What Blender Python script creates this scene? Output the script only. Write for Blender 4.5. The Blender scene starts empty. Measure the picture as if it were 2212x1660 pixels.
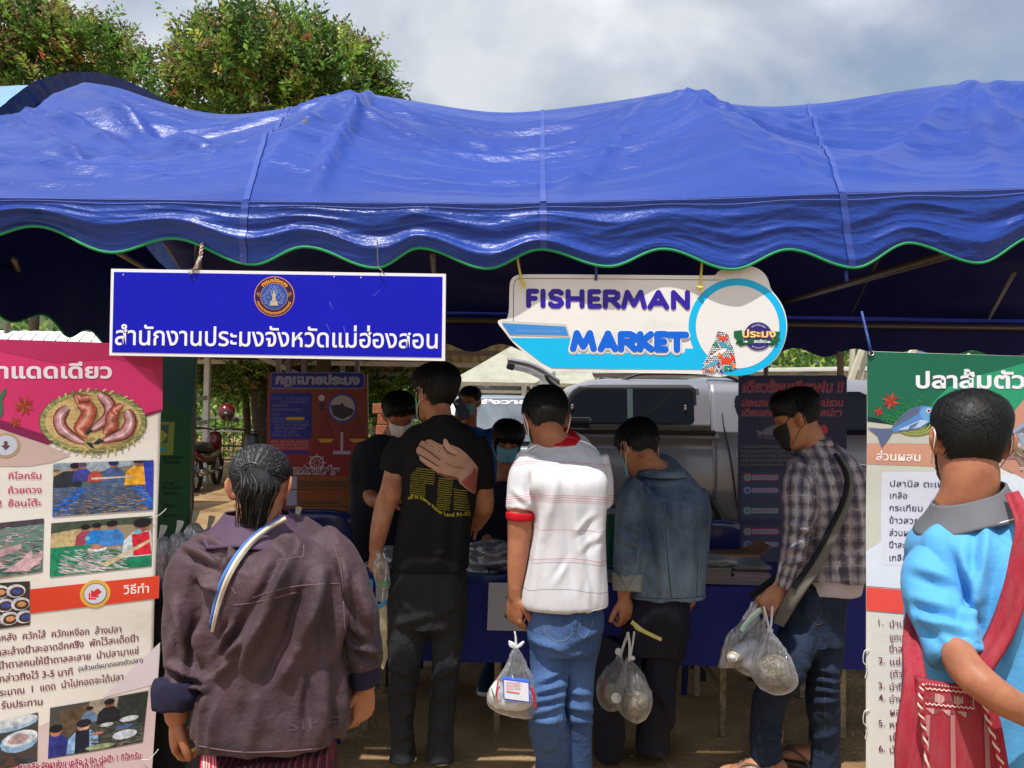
import bpy,bmesh,math,random
import numpy as np
from mathutils import Vector,Matrix
from mathutils.kdtree import KDTree
from mathutils.geometry import tessellate_polygon
random.seed(7)
RNG=np.random.default_rng(7)
S=bpy.context.scene
COL=S.collection
# camera
CAMZ=1.55
F=1671.0
TILT,ROLL=math.radians(1.44),math.radians(0.8)
cam_data=bpy.data.cameras.new('camera')
cam=bpy.data.objects.new('camera',cam_data);COL.objects.link(cam)
cam_data.sensor_width=36.0;cam_data.lens=36.0*F/2212.0
cam_data.clip_start=0.05;cam_data.clip_end=3000
RM=Matrix.Rotation(math.pi/2+TILT,3,'X')@Matrix.Rotation(ROLL,3,'Z')
cam.location=(0,0,CAMZ);cam.rotation_euler=RM.to_euler()
S.camera=cam
# light
SUN_EL,SUN_AZ=math.radians(66),math.radians(24)
tosun=Vector((-math.sin(SUN_AZ)*math.cos(SUN_EL),-math.cos(SUN_AZ)*math.cos(SUN_EL),math.sin(SUN_EL)))
sd=bpy.data.lights.new('sun','SUN');sd.energy=4.0;sd.angle=math.radians(0.6);sd.color=(1.0,0.965,0.91)
sun=bpy.data.objects.new('sun',sd);COL.objects.link(sun)
sun.rotation_euler=tosun.to_track_quat('Z','Y').to_euler()
W=bpy.data.worlds.new('World');S.world=W;W.use_nodes=True
nt=W.node_tree;nt.nodes.clear()
def wn(t,**k):
 n=nt.nodes.new(t)
 for a,b in k.items():
  if a in n.inputs:n.inputs[a].default_value=b
  else:setattr(n,a,b)
 return n
L=nt.links.new
sky=wn('ShaderNodeTexSky');sky.sky_type='NISHITA';sky.sun_disc=False
sky.sun_elevation=SUN_EL;sky.sun_rotation=math.pi+SUN_AZ;sky.air_density=1.2;sky.dust_density=1.5
bg1=wn('ShaderNodeBackground',Strength=0.105);L(sky.outputs[0],bg1.inputs[0])
tc=wn('ShaderNodeTexCoord');mp=wn('ShaderNodeMapping');mp.inputs['Scale'].default_value=(1,1,1.5)
mp.inputs['Location'].default_value=(0.35,0.1,0.42)
L(tc.outputs['Generated'],mp.inputs[0])
n1=wn('ShaderNodeTexNoise',Scale=2.1,Detail=7.0,Roughness=0.52,Distortion=0.35);L(mp.outputs[0],n1.inputs['Vector'])
cr1=wn('ShaderNodeValToRGB');cr1.color_ramp.elements[0].position=0.37;cr1.color_ramp.elements[1].position=0.55
cr1.color_ramp.elements[0].color=(0.25,0.25,0.25,1)
cr1.color_ramp.elements[1].color=(1,1,1,1);L(n1.outputs['Fac'],cr1.inputs[0])
n2=wn('ShaderNodeTexNoise',Scale=3.4,Detail=9.0,Roughness=0.5,Distortion=0.2);L(mp.outputs[0],n2.inputs['Vector'])
cr2=wn('ShaderNodeValToRGB');e=cr2.color_ramp.elements
e[0].position=0.30;e[0].color=(0.48,0.515,0.57,1);e[1].position=0.66;e[1].color=(0.92,0.94,0.98,1)
m_=e.new(0.48);m_.color=(0.60,0.63,0.68,1);L(n2.outputs['Fac'],cr2.inputs[0])
bg2=wn('ShaderNodeBackground',Strength=1.06);L(cr2.outputs[0],bg2.inputs[0])
mx=wn('ShaderNodeMixShader');L(cr1.outputs[0],mx.inputs[0]);L(bg1.outputs[0],mx.inputs[1]);L(bg2.outputs[0],mx.inputs[2])
wo=wn('ShaderNodeOutputWorld');L(mx.outputs[0],wo.inputs[0])
S.view_settings.view_transform='Standard';S.view_settings.look='None'
S.view_settings.exposure=0.22;S.view_settings.gamma=1.0
S.view_settings.use_curve_mapping=False
S.render.engine='CYCLES'
S.cycles.max_bounces=8;S.cycles.transparent_max_bounces=16;S.cycles.caustics_reflective=False;S.cycles.caustics_refractive=False
S.cycles.use_denoising=True
# picture <-> place
def ray(px,py):
 return RM@Vector(((px-1106)/F,-(py-830)/F,-1.0))
def at(px,py,d):
 v=ray(px,py);return Vector((0,0,CAMZ))+v*(d/v.y)
RMI=np.array(RM.transposed())
def proj(P):
 q=(np.asarray(P)-np.array([0,0,CAMZ]))@RMI.T
 return np.stack([1106+F*q[:,0]/-q[:,2],830-F*q[:,1]/-q[:,2]],1)
 # noise (vectorised)
def _h(i,j,k):
 n=(i*374761393+j*668265263+k*2147483647+1013904223)&0xffffffff
 n=((n^(n>>13))*1274126177)&0xffffffff
 n=n^(n>>16)
 return(n&0xffff)/32767.5-1.0
def vn(P):
 P=np.asarray(P,float);I=np.floor(P).astype(np.int64);f=P-I;f=f*f*f*(f*(f*6-15)+10)
 r=0
 for a in(0,1):
  wa=f[:,0]if a else 1-f[:,0]
  for b in(0,1):
   wb=f[:,1]if b else 1-f[:,1]
   for c in(0,1):
    wc=f[:,2]if c else 1-f[:,2]
    r=r+wa*wb*wc*_h(I[:,0]+a,I[:,1]+b,I[:,2]+c)
 return r
def fbm(P,o=3):
 r=0;a=1.0;P=np.asarray(P,float)
 for i in range(o):r=r+a*vn(P*2**i+17.3*i);a*=0.5
 return r
def ridged(P,o=2):
 r=0;a=1.0;P=np.asarray(P,float)
 for i in range(o):r=r+a*(1-np.abs(vn(P*2**i+9.1*i))*2.0);a*=0.45
 return r
 # objects
def _tag(o,label=None,cat=None,group=None,kind=None):
 if label:o['label']=label
 if cat:o['category']=cat
 if group:o['group']=group
 if kind:o['kind']=kind
 return o
def thing(name,loc,label,cat,group=None):
 o=bpy.data.objects.new(name,None);COL.objects.link(o);o.location=loc;o.empty_display_size=0.1
 o['_loc']=1
 del o['_loc']
 ROOT[o.name]=Vector(loc)
 return _tag(o,label,cat,group)
ROOT={}
def wloc(o):
 v=Vector((0,0,0))
 while o is not None:
  v=v+o.location;o=o.parent
 return v
def link(name,me,mat=None,parent=None,smooth=False):
 """mesh given in world coordinates"""
 o=bpy.data.objects.new(name,me);COL.objects.link(o)
 if mat is not None and not len(me.materials):
  for m in(mat if isinstance(mat,(list,tuple))else[mat]):me.materials.append(m)
 if smooth and len(me.polygons):
  me.polygons.foreach_set('use_smooth',np.ones(len(me.polygons),dtype=bool))
 if parent is not None:
  o.parent=parent;o.location=-wloc(parent)
 return o
class Geo:
 def __init__(s):s.v=[];s.f=[];s.uv=[];s.mi=[];s.n=0
 def add(s,v,f,uv=None,mi=0):
  v=np.asarray(v,float).reshape(-1,3);s.v.append(v)
  s.uv.append(np.zeros((len(v),3))if uv is None else np.asarray(uv,float))
  s.f+=[tuple(int(i)+s.n for i in q)for q in f];s.mi+=[mi]*len(f);s.n+=len(v)
  return s
 def mesh(s,name='m'):
  me=bpy.data.meshes.new(name);V=np.concatenate(s.v)if s.v else np.zeros((0,3))
  me.from_pydata(V.tolist(),[],s.f)
  if any(s.mi):me.polygons.foreach_set('material_index',np.array(s.mi,dtype=np.int32))
  U=np.concatenate(s.uv)
  if np.any(U):a=me.attributes.new('cuv','FLOAT_VECTOR','POINT');a.data.foreach_set('vector',U.astype(np.float32).ravel())
  me.update();return me
 def link(s,name,mat,parent=None,smooth=False):return link(name,s.mesh(name),mat,parent,smooth)
 def box(s,c,size,rot=None,mi=0,bev=0.0):
  x,y,z=[a/2 for a in size]
  if bev>0:
   b=min(bev,x*.49,y*.49,z*.49)
   V=[];
   for sx in(-1,1):
    for sy in(-1,1):
     for sz in(-1,1):
      V+=[(sx*x,sy*(y-b),sz*(z-b)),(sx*(x-b),sy*y,sz*(z-b)),(sx*(x-b),sy*(y-b),sz*z)]
   bm=bmesh.new();[bm.verts.new(p)for p in V]
   bmesh.ops.convex_hull(bm,input=bm.verts);bm.verts.index_update()
   Vv=np.array([p.co[:]for p in bm.verts]);Ff=[[q.index for q in f.verts]for f in bm.faces];bm.free()
  else:
   Vv=np.array([(a,b,c_)for a in(-x,x)for b in(-y,y)for c_ in(-z,z)])
   Ff=[(0,1,3,2),(4,6,7,5),(0,4,5,1),(2,3,7,6),(0,2,6,4),(1,5,7,3)]
  if rot is not None:Vv=Vv@np.array(rot).T
  return s.add(Vv+np.array(c),Ff,mi=mi)
 def bar(s,a,b,w,h=None,mi=0,bev=0.0,up=(0,0,1)):
  a=Vector(a);b=Vector(b);h=h or w;d=b-a;z=d.normalized();u=Vector(up)
  if abs(z.dot(u))>0.95:u=Vector((0,1,0))
  x=u.cross(z).normalized();y=z.cross(x)
  R=Matrix((x,y,z)).transposed()
  return s.box((a+b)/2,(w,h,d.length),R,mi,bev)
 def tube(s,pts,rad,n=12,sub=4,ref=None,ends=True,mi=0,rid=0.0,fine=None):
  """pts smooth path, rad number / per-point number / per-point (across, along-ref)"""
  P=np.array([list(p)for p in pts],float);m=len(P)
  if np.isscalar(rad):rad=[rad]*m
  Rd=np.array([(r,r)if np.isscalar(r)else r for r in rad],float)
  if sub>1 and m>2:
   t=np.linspace(0,m-1,(m-1)*sub+1);P=crm(P,t);Rd=np.maximum(crm(Rd,t),1e-5)
  elif m==2 and sub>1:
   t=np.linspace(0,1,sub+1)[:,None];P=P[0]*(1-t)+P[1]*t;Rd=Rd[0]*(1-t)+Rd[1]*t
  T=np.gradient(P,axis=0);T/=np.linalg.norm(T,axis=1)[:,None]+1e-12
  r0=np.array(ref if ref is not None else(0,-1,0.02),float)
  if abs(np.dot(r0,T[0]))>0.97*np.linalg.norm(r0):r0=np.array((1.0,0.1,0.1))
  Y=r0
  rings=[];Ls=[]
  if ends:
   hd=[(-0.98,0.15),(-0.75,0.62),(-0.35,0.92)]
   e0=[(P[0]+T[0]*a*max(Rd[0].min(),0),T[0],Rd[0]*b)for a,b in hd]
   e1=[(P[-1]-T[-1]*a*max(Rd[-1].min(),0),T[-1],Rd[-1]*b)for a,b in hd[::-1]]
  else:e0=e1=[]
  seq=e0+[(P[i],T[i],Rd[i])for i in range(len(P))]+e1
  th=np.linspace(0,2*np.pi,n,endpoint=False);ln=0;prev=None;UV=[]
  V=[]
  for c,t_,r in seq:
   Y=Y-t_*np.dot(Y,t_);Y=Y/(np.linalg.norm(Y)+1e-12);X=np.cross(Y,t_)
   if prev is not None:ln+=np.linalg.norm(c-prev)
   prev=c
   V.append(c+np.cos(th)[:,None]*X*r[0]+np.sin(th)[:,None]*Y*r[1])
   UV.append(np.stack([((th/(2*np.pi)+0.25)%1.0)*2*np.pi*Rd[:,0].max(),np.full(n,ln),np.full(n,rid)],1))
  return s._rings(V,UV,True,mi)
 def _rings(s,V,UV,cap,mi=0):
  n=len(V[0]);k=len(V);base=[]
  for i in range(k-1):
   for j in range(n):
    a=i*n+j;b=i*n+(j+1)%n;base.append((a,b,b+n,a+n))
  if cap:base.append(tuple(range(n))[::-1]);base.append(tuple((k-1)*n+j for j in range(n)))
  return s.add(np.concatenate(V),base,np.concatenate(UV),mi)
 def stack(s,secs,n=36,p=2.3,sub=4,mi=0,rid=0.0,cap=True):
  """secs: (centre, half-vector across, half-vector deep)"""
  C=np.array([list(q[0])for q in secs],float);A=np.array([list(q[1])for q in secs],float);B=np.array([list(q[2])for q in secs],float)
  m=len(C);t=np.linspace(0,m-1,(m-1)*sub+1)
  if sub>1 and m>2:C,A,B=crm(C,t),crm(A,t),crm(B,t)
  th=np.linspace(0,2*np.pi,n,endpoint=False);c,q=np.cos(th),np.sin(th)
  c=np.sign(c)*np.abs(c)**(2/p);q=np.sign(q)*np.abs(q)**(2/p)
  V=[];UV=[];ln=0
  for i in range(len(C)):
   if i:ln+=np.linalg.norm(C[i]-C[i-1])
   V.append(C[i]+c[:,None]*A[i]+q[:,None]*B[i])
   UV.append(np.stack([c*np.linalg.norm(A[i]),np.full(n,ln),np.full(n,rid)],1))
  return s._rings(V,UV,cap,mi)
 def ball(s,c,r,n=16,m=10,mi=0,rot=None):
  r=np.array((r,r,r)if np.isscalar(r)else r,float);V=[]
  for i in range(1,m):
   a=math.pi*i/m;th=np.linspace(0,2*np.pi,n,endpoint=False)
   V.append(np.stack([np.cos(th)*math.sin(a),np.sin(th)*math.sin(a),np.full(n,math.cos(a))],1)*r)
  if rot is not None:V=[q@np.array(rot).T for q in V]
  V=[q+np.array(list(c))for q in V]
  return s._rings(V,[np.zeros((n,3))]*len(V),True,mi)
def crm(P,t):
 m=len(P);i=np.clip(np.floor(t).astype(int),0,m-2);f=(t-i)[:,None]
 p0=P[np.maximum(i-1,0)];p1=P[i];p2=P[i+1];p3=P[np.minimum(i+2,m-1)]
 return 0.5*(2*p1+(p2-p0)*f+(2*p0-5*p1+4*p2-p3)*f**2+(3*p1-p0-3*p2+p3)*f**3)
def grid(fn,us,vs,name='g'):
 U,V=np.meshgrid(us,vs,indexing='ij');P=fn(U.ravel(),V.ravel());nv=len(vs);nu=len(us)
 i,j=np.meshgrid(np.arange(nu-1),np.arange(nv-1),indexing='ij');a=(i*nv+j).ravel()
 f=np.stack([a,a+nv,a+nv+1,a+1],1)
 g=Geo();g.add(P,f.tolist());return g
 # materials
MATS={}
def mat(name,col=(0.5,0.5,0.5),rough=0.6,metal=0.0,spec=0.5,var=0.0,vscale=8.0,bump=0.0,bscale=60.0,col2=None,c2=0.5,c2w=0.15,alpha=1.0,trans=0.0,coat=0.0,sheen=0.0,bdist=0.004,emis=None,stretch=(1,1,1),detail=4,vcol=False,sss=0.0):
 if name in MATS:return MATS[name]
 m=bpy.data.materials.new(name);m.use_nodes=True;t=m.node_tree;b=t.nodes['Principled BSDF']
 b.inputs['Base Color'].default_value=(*col,1);b.inputs['Roughness'].default_value=rough;b.inputs['Metallic'].default_value=metal
 b.inputs['Specular IOR Level'].default_value=spec;b.inputs['Alpha'].default_value=alpha
 b.inputs['Transmission Weight'].default_value=trans;b.inputs['Coat Weight'].default_value=coat;b.inputs['Sheen Weight'].default_value=sheen
 if sss:b.inputs['Subsurface Weight'].default_value=sss;b.inputs['Subsurface Scale'].default_value=0.01;b.inputs['Subsurface Radius'].default_value=(1,.35,.2)
 tcn=t.nodes.new('ShaderNodeTexCoord');mpn=t.nodes.new('ShaderNodeMapping');mpn.inputs['Scale'].default_value=stretch
 t.links.new(tcn.outputs['Object'],mpn.inputs[0]);cur=None
 def noise(sc,dt=detail,ro=0.55):
  n=t.nodes.new('ShaderNodeTexNoise');n.inputs['Scale'].default_value=sc;n.inputs['Detail'].default_value=dt;n.inputs['Roughness'].default_value=ro
  t.links.new(mpn.outputs[0],n.inputs['Vector']);return n
 if vcol:
  a=t.nodes.new('ShaderNodeAttribute');a.attribute_name='col';cur=a.outputs['Color']
 if col2 is not None:
  n=noise(vscale);r=t.nodes.new('ShaderNodeMapRange');r.inputs['From Min'].default_value=c2-c2w;r.inputs['From Max'].default_value=c2+c2w
  t.links.new(n.outputs['Fac'],r.inputs['Value']);x=t.nodes.new('ShaderNodeMix');x.data_type='RGBA'
  x.inputs['A'].default_value=(*col,1);x.inputs['B'].default_value=(*col2,1)
  if cur is not None:t.links.new(cur,x.inputs['A'])
  t.links.new(r.outputs[0],x.inputs['Factor']);cur=x.outputs['Result']
 if var>0:
  n=noise(vscale*2.3);r=t.nodes.new('ShaderNodeMapRange');r.inputs['From Min'].default_value=.25;r.inputs['From Max'].default_value=.75
  r.inputs['To Min'].default_value=1-var;r.inputs['To Max'].default_value=1+var
  t.links.new(n.outputs['Fac'],r.inputs['Value']);x=t.nodes.new('ShaderNodeMix');x.data_type='RGBA';x.blend_type='MULTIPLY';x.inputs['Factor'].default_value=1
  x.inputs['A'].default_value=(*col,1)
  if cur is not None:t.links.new(cur,x.inputs['A'])
  c=t.nodes.new('ShaderNodeCombineColor')
  for k in range(3):t.links.new(r.outputs[0],c.inputs[k])
  t.links.new(c.outputs[0],x.inputs['B']);cur=x.outputs['Result']
 if cur is not None:t.links.new(cur,b.inputs['Base Color'])
 if bump>0:
  n=noise(bscale,5,0.6);bn=t.nodes.new('ShaderNodeBump');bn.inputs['Strength'].default_value=bump;bn.inputs['Distance'].default_value=bdist
  t.links.new(n.outputs['Fac'],bn.inputs['Height']);t.links.new(bn.outputs[0],b.inputs['Normal'])
 if emis:b.inputs['Emission Color'].default_value=(*emis,1);b.inputs['Emission Strength'].default_value=1
 MATS[name]=m;return m
def srgb(r,g,b):
 f=lambda c:(c/255/12.92)if c<=10 else((c/255+0.055)/1.055)**2.4
 return(f(r),f(g),f(b))
_INK={}
def ink(r,g,b,rough=0.45):
 """flat printed colour, given as it looks on the print"""
 k=(r,g,b,rough)
 if k not in _INK:
  c=srgb(r,g,b);_INK[k]=mat('print_%02x%02x%02x_%d'%(r,g,b,rough*100),c,rough,spec=0.35,var=0.03,vscale=30)
 return _INK[k]
 # lettering
UPV=set('\u0e31\u0e34\u0e35\u0e36\u0e37\u0e4d\u0e47');TONE=set('\u0e48\u0e49\u0e4a\u0e4b\u0e4c');LOWV=set('\u0e38\u0e39\u0e3a')
_tw={}
def _raw_text(s,bold=0.0,res=3):
 k=(s,bold,res)
 if k in _tw:return _tw[k]
 cu=bpy.data.curves.new('t','FONT');cu.body=s;cu.size=1.0;cu.resolution_u=res;cu.offset=bold;cu.fill_mode='FRONT'
 o=bpy.data.objects.new('t',cu);COL.objects.link(o);dg=bpy.context.evaluated_depsgraph_get();me=o.evaluated_get(dg).to_mesh()
 V=np.zeros(len(me.vertices)*3);me.vertices.foreach_get('co',V);V=V.reshape(-1,3)[:,:2].copy()
 Fc=[tuple(p.vertices)for p in me.polygons]
 o.evaluated_get(dg).to_mesh_clear();bpy.data.objects.remove(o);bpy.data.curves.remove(cu)
 _tw[k]=(V,Fc);return _tw[k]
def _adv(s):
 a=_raw_text(s+'|')[0][:,0].max();b=_raw_text('|')[0][:,0].max();return a-b
def text2d(s,bold=0.0,res=3,quality=True):
 """string -> flat triangles; stacked Thai marks lifted clear of the vowel under them"""
 s=s.replace('\u0e33','\u0e4d\u0e32');base='';lifts=[]
 i=0
 while i<len(s):
  ch=s[i]
  if ch in TONE and base and base[-1]in UPV and i>0 and s[i-1]in UPV:lifts.append((len(base),ch));i+=1;continue
  if ch in TONE and i+1<len(s)and s[i+1]=='\u0e4d':
   base+='\u0e4d';lifts.append((len(base),ch));i+=2;continue
  base+=ch;i+=1
 V,Fc=_raw_text(base,bold,res);V=V.copy();Fc=list(Fc)
 if quality:
  for pos,ch in lifts:
   x=_adv(base[:pos]);v2,f2=_raw_text('\u0e01'+ch,bold,res);v1,f1=_raw_text('\u0e01',bold,res)
   xo=_adv('\u0e01');nb=len(v1)
   q=v2[nb:]+np.array([x-xo,0.17]);n=len(V);V=np.concatenate([V,q])
   Fc+=[tuple(a-nb+n for a in f)for f in f2 if min(f)>=nb]
 return V,Fc
class Plane:
 """a flat thing in the place; print is laid on it by where it falls in the photograph"""
 def __init__(s,c,nrm,wave=None,up=(0,0,1)):
  s.c=Vector(c);s.n=Vector(nrm).normalized();s.wave=wave
  s.x=Vector(up).cross(s.n).normalized();s.y=s.n.cross(s.x)
 def hit(s,px,py):
  r=ray(px,py);o=Vector((0,0,CAMZ));return o+r*((s.c-o).dot(s.n)/r.dot(s.n))
 def uv(s,px,py):
  p=s.hit(px,py)-s.c;return np.array([p.dot(s.x),p.dot(s.y)])
 def uvs(s,pts):return np.array([s.uv(*p)for p in pts])
 def w(s,Q,off):
  Q=np.asarray(Q,float).reshape(-1,2);h=np.full(len(Q),float(off))
  if s.wave is not None:h=h+s.wave(Q)
  return np.array(s.c)+Q[:,:1]*np.array(s.x)+Q[:,1:]*np.array(s.y)+h[:,None]*np.array(s.n)
 def flat(s,Q,Fc,off,name,m,parent,maxlen=None,thick=0.0):
  bm=bmesh.new();vs=[bm.verts.new((q[0],q[1],0))for q in Q]
  for f in Fc:
   try:bm.faces.new([vs[i]for i in f])
   except ValueError:pass
  if s.wave is not None and maxlen:
   bmesh.ops.triangulate(bm,faces=bm.faces)
   for _ in range(8):
    ed=[e_ for e_ in bm.edges if e_.calc_length()>maxlen]
    if not ed:break
    bmesh.ops.subdivide_edges(bm,edges=ed,cuts=1);bmesh.ops.triangulate(bm,faces=[f for f in bm.faces if len(f.verts)>3])
  bm.verts.index_update()
  q=np.array([v.co[:2]for v in bm.verts]);ff=[[v.index for v in f.verts]for f in bm.faces];bm.free()
  P=s.w(q,off);g=Geo();g.add(P,ff)
  me=g.mesh(name);bm=bmesh.new();bm.from_mesh(me);bm.normal_update()
  n=Vector((0,0,0))
  for f in bm.faces:n+=f.normal*f.calc_area()
  if n.dot(s.n)<0:bmesh.ops.reverse_faces(bm,faces=bm.faces)
  if thick:
   r=bmesh.ops.extrude_face_region(bm,geom=bm.faces[:])
   for v in[q_ for q_ in r['geom']if isinstance(q_,bmesh.types.BMVert)]:v.co-=s.n*thick
   bmesh.ops.recalc_face_normals(bm,faces=bm.faces)
  bm.to_mesh(me);bm.free()
  return link(name,me,m,parent,smooth=False)
 def poly(s,pts,off,name,m,parent,px=True,maxlen=0.03,thick=0.0):
  Q=s.uvs(pts)if px else np.array(pts,float)
  tri=tessellate_polygon([[Vector((a,b,0))for a,b in Q]])
  Fc=[tuple(range(len(Q)))]if(thick and s.wave is None)else[tuple(t_)for t_ in tri]
  return s.flat(Q,Fc,off,name,m,parent,maxlen,thick)
 def text(s,txt,px,py,size,off,m,parent,name='lettering',bold=0.0,width=None,rot=0.0,slant=0.0,align='l',res=3,quality=True,spread=None,maxlen=0.03):
  """baseline start at picture (px, py); size and width in picture units there"""
  V,Fc=text2d(txt,bold,res,quality)
  if not len(V):return None
  O=s.uv(px,py);E=s.uv(px+1,py);k=np.linalg.norm(E-O)
  V=V.copy();V[:,0]-=V[:,0].min();sy=size*k;sx=sy
  if width:sx=width*k/V[:,0].max()
  V[:,0]=V[:,0]*sx+V[:,1]*slant*sy;V[:,1]*=sy
  if align=='c':V[:,0]-=V[:,0].max()/2
  c,q=math.cos(rot),math.sin(rot);d=(E-O)/k;
  V=np.stack([V[:,0]*c-V[:,1]*q,V[:,0]*q+V[:,1]*c],1)
  V=np.stack([V[:,0]*d[0]-V[:,1]*d[1],V[:,0]*d[1]+V[:,1]*d[0]],1)+O
  return s.flat(V,Fc,off,name,m,parent,maxlen)
 def arc_text(s,txt,cpx,cpy,R,a0,a1,size,off,m,parent,bold=0.0,inside=False):
  V,Fc=text2d(txt,bold,2);C=s.uv(cpx,cpy);k=np.linalg.norm(s.uv(cpx+1,cpy)-C);V=V.copy();V[:,0]-=V[:,0].min();w_=V[:,0].max()
  a=a0+(a1-a0)*V[:,0]/w_
  r=(R+(V[:,1]*size)*(-1 if inside else 1))*k
  Q=np.stack([C[0]+np.cos(a)*r,C[1]+np.sin(a)*r],1)
  return s.flat(Q,Fc,off,'lettering',m,parent)
 def disc(s,cpx,cpy,R,off,name,m,parent,Ri=0,n=40,a0=0,a1=2*math.pi,ry=None,rot=0.0):
  C=s.uv(cpx,cpy);k=np.linalg.norm(s.uv(cpx+1,cpy)-C);t_=np.linspace(a0,a1,n+1);ry=ry or R
  def el(f):
   x=np.cos(t_)*R*k*f;y=np.sin(t_)*ry*k*f
   return np.stack([x*math.cos(rot)-y*math.sin(rot),x*math.sin(rot)+y*math.cos(rot)],1)+C
  a=el(1.0);b=el(Ri/R if Ri else 0.0);Q=np.concatenate([a,b]);Fc=[(i,i+1,n+2+i,n+1+i)for i in range(n)]
  return s.flat(Q,Fc,off,name,m,parent,maxlen=0.03)
def sheet(pl,pts,name,mt,parent,off=0.0,nx=40,ny=60,thick=0.002):
 """waving sheet between 4 picture corners TL TR BR BL"""
 q=pl.uvs(pts)
 def f(U,V):
  U=U[:,None];V=V[:,None]
  Q=(q[0]*(1-U)+q[1]*U)*(1-V)+(q[3]*(1-U)+q[2]*U)*V
  return pl.w(Q,off)
 g=grid(f,np.linspace(0,1,nx),np.linspace(0,1,ny))
 o=g.link(name,mt,parent,True);md=o.modifiers.new('s','SOLIDIFY');md.thickness=thick;md.offset=-1 if o.data.polygons[0].normal.dot(pl.n)>0 else 1
 return o
 # ground
M_dirt=mat('trodden_earth',srgb(166,138,100),0.95,spec=0.2,col2=srgb(120,92,62),vscale=1.6,c2=0.56,c2w=0.14,var=0.28,bump=0.9,bscale=38,bdist=0.02,detail=9)
def ground_z(P):
 d=np.hypot(P[:,0],P[:,1]-6);return fbm(P*0.9,3)*0.006+fbm(P*6+5,2)*0.0022
def gfn(U,V):
 X=np.sign(U)*np.abs(U)**2.2*700;Y=4+np.sign(V)*np.abs(V)**2.2*900
 P=np.stack([X,Y,np.zeros_like(X)],1);P[:,2]=ground_z(P);return P
g=grid(gfn,np.linspace(-1,1,260),np.linspace(-1,1,260))
_tag(g.link('ground',M_dirt,None,True),kind='structure')
g=Geo()
for i in range(1500):
 x=random.uniform(-3,3);y=random.uniform(2.0,5.2)if i%3 else random.uniform(5,16);r=random.uniform(.003,.010)*(1 if i%3 else 1.8)
 v=np.array([(1,0,0),(-1,0,0),(0,1,0),(0,-1,0),(0,0,.7),(0,0,-.5)])*r*RNG.uniform(.7,1.3,(6,1))+(x,y,r*.25)
 g.add(v,[(0,2,4),(2,1,4),(1,3,4),(3,0,4),(2,0,5),(1,2,5),(3,1,5),(0,3,5)])
_tag(g.link('gravel',mat('pebble',srgb(165,145,118),0.9,var=0.4,vscale=30)),kind='stuff')
# market tent
M_tarp=mat('blue_tarpaulin',(0.009,0.042,0.28),0.35,spec=0.38,col2=(0.014,0.056,0.34),vscale=1.3,c2w=0.2,var=0.10,bump=0.42,bscale=10,bdist=0.03,detail=7,stretch=(0.55,1,1.4))
M_tape=mat('tarpaulin_seam_tape',(0.030,0.070,0.36),0.38,spec=0.5,var=0.1)
M_trim=mat('green_edging',srgb(28,150,88),0.6,var=0.15,vscale=40,bump=0.3,bscale=300)
M_pole=mat('steel_pole',srgb(120,112,100),0.45,metal=0.6,var=0.25,vscale=20,col2=srgb(110,70,40),c2=0.66,c2w=0.06)
SIL=[(-900,300),(-560,230),(-300,205),(-60,196),(90,184),(190,178),(260,190),(330,216),(420,240),(490,250),(560,243),(660,228),(740,213),(782,202),(830,208),(920,223),(1010,238),(1090,245),(1170,240),(1280,226),(1380,211),(1435,201),(1480,208),(1540,221),(1640,231),(1700,230),(1800,221),(1900,204),(2000,189),(2080,180),(2140,178),(2200,187),(2330,215),(2560,240),(2900,200),(3500,200)]
EAVE=[(-900,428),(0,428),(300,431),(700,437),(1100,440),(1500,430),(1800,418),(2212,408),(3200,400)]
SCAL=[(-440,500),(-300,560),(-180,500),(-60,520),(75,489),(245,547),(375,517),(548,573),(662,536),(812,580),(908,538),(1052,583),(1168,542),(1312,578),(1432,540),(1578,584),(1704,541),(1842,580),(1962,527),(2108,570),(2235,512),(2380,568),(2520,520),(2660,570)]+[(2800+135*k,520 if k%2==0 else 570)for k in range(22)]
def cosint(pts,x,sm=True):
 X=np.array([p[0]for p in pts],float);Y=np.array([p[1]for p in pts],float)
 i=np.clip(np.searchsorted(X,x)-1,0,len(X)-2);t=(x-X[i])/(X[i+1]-X[i])
 if sm:t=(1-np.cos(np.pi*np.clip(t,0,1)))/2
 return Y[i]*(1-t)+Y[i+1]*t
DR,DE,DV,DB=4.6,2.60,2.62,6.5
def world_line(pts,d,X,sm=False):
 """height over X of a picture line standing at depth d"""
 px=np.array([p[0]for p in pts],float);q=np.array([at(a,b,d)[:]for a,b in pts])
 if not sm:return np.interp(X,q[:,0],q[:,2])
 i=np.clip(np.searchsorted(q[:,0],X)-1,0,len(q)-2);t=np.clip((X-q[i,0])/(q[i+1,0]-q[i,0]),0,1);t=(1-np.cos(np.pi*t))/2
 return q[i,2]*(1-t)+q[i+1,2]*t
XL,XR=at(178,178,DR).x,6.5
RIBS=[at(178,178,DR).x,at(781,203,DR).x,at(1435,203,DR).x,at(2135,180,DR).x,4.75,6.5]
def ribw(X):
 r=np.zeros_like(X)
 for a in RIBS:r=np.maximum(r,np.exp(-np.abs(X-a)/0.30))
 return r
def sagw(X):
 """0 on a hoop, 1 midway between two hoops"""
 i=np.clip(np.searchsorted(RIBS,X)-1,0,len(RIBS)-2);R_=np.array(RIBS);t=(X-R_[i])/(R_[i+1]-R_[i]);return np.clip(4*t*(1-t),0,1)
def softline(pts,d,X):
 r=0
 for o_,w_ in((-.10,.2),(-.05,.2),(0,.2),(.05,.2),(.1,.2)):r=r+w_*world_line(pts,d,X+o_)
 k=ribw(X);return r*(1-k*.8)+world_line(pts,d,X)*k*.8
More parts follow.
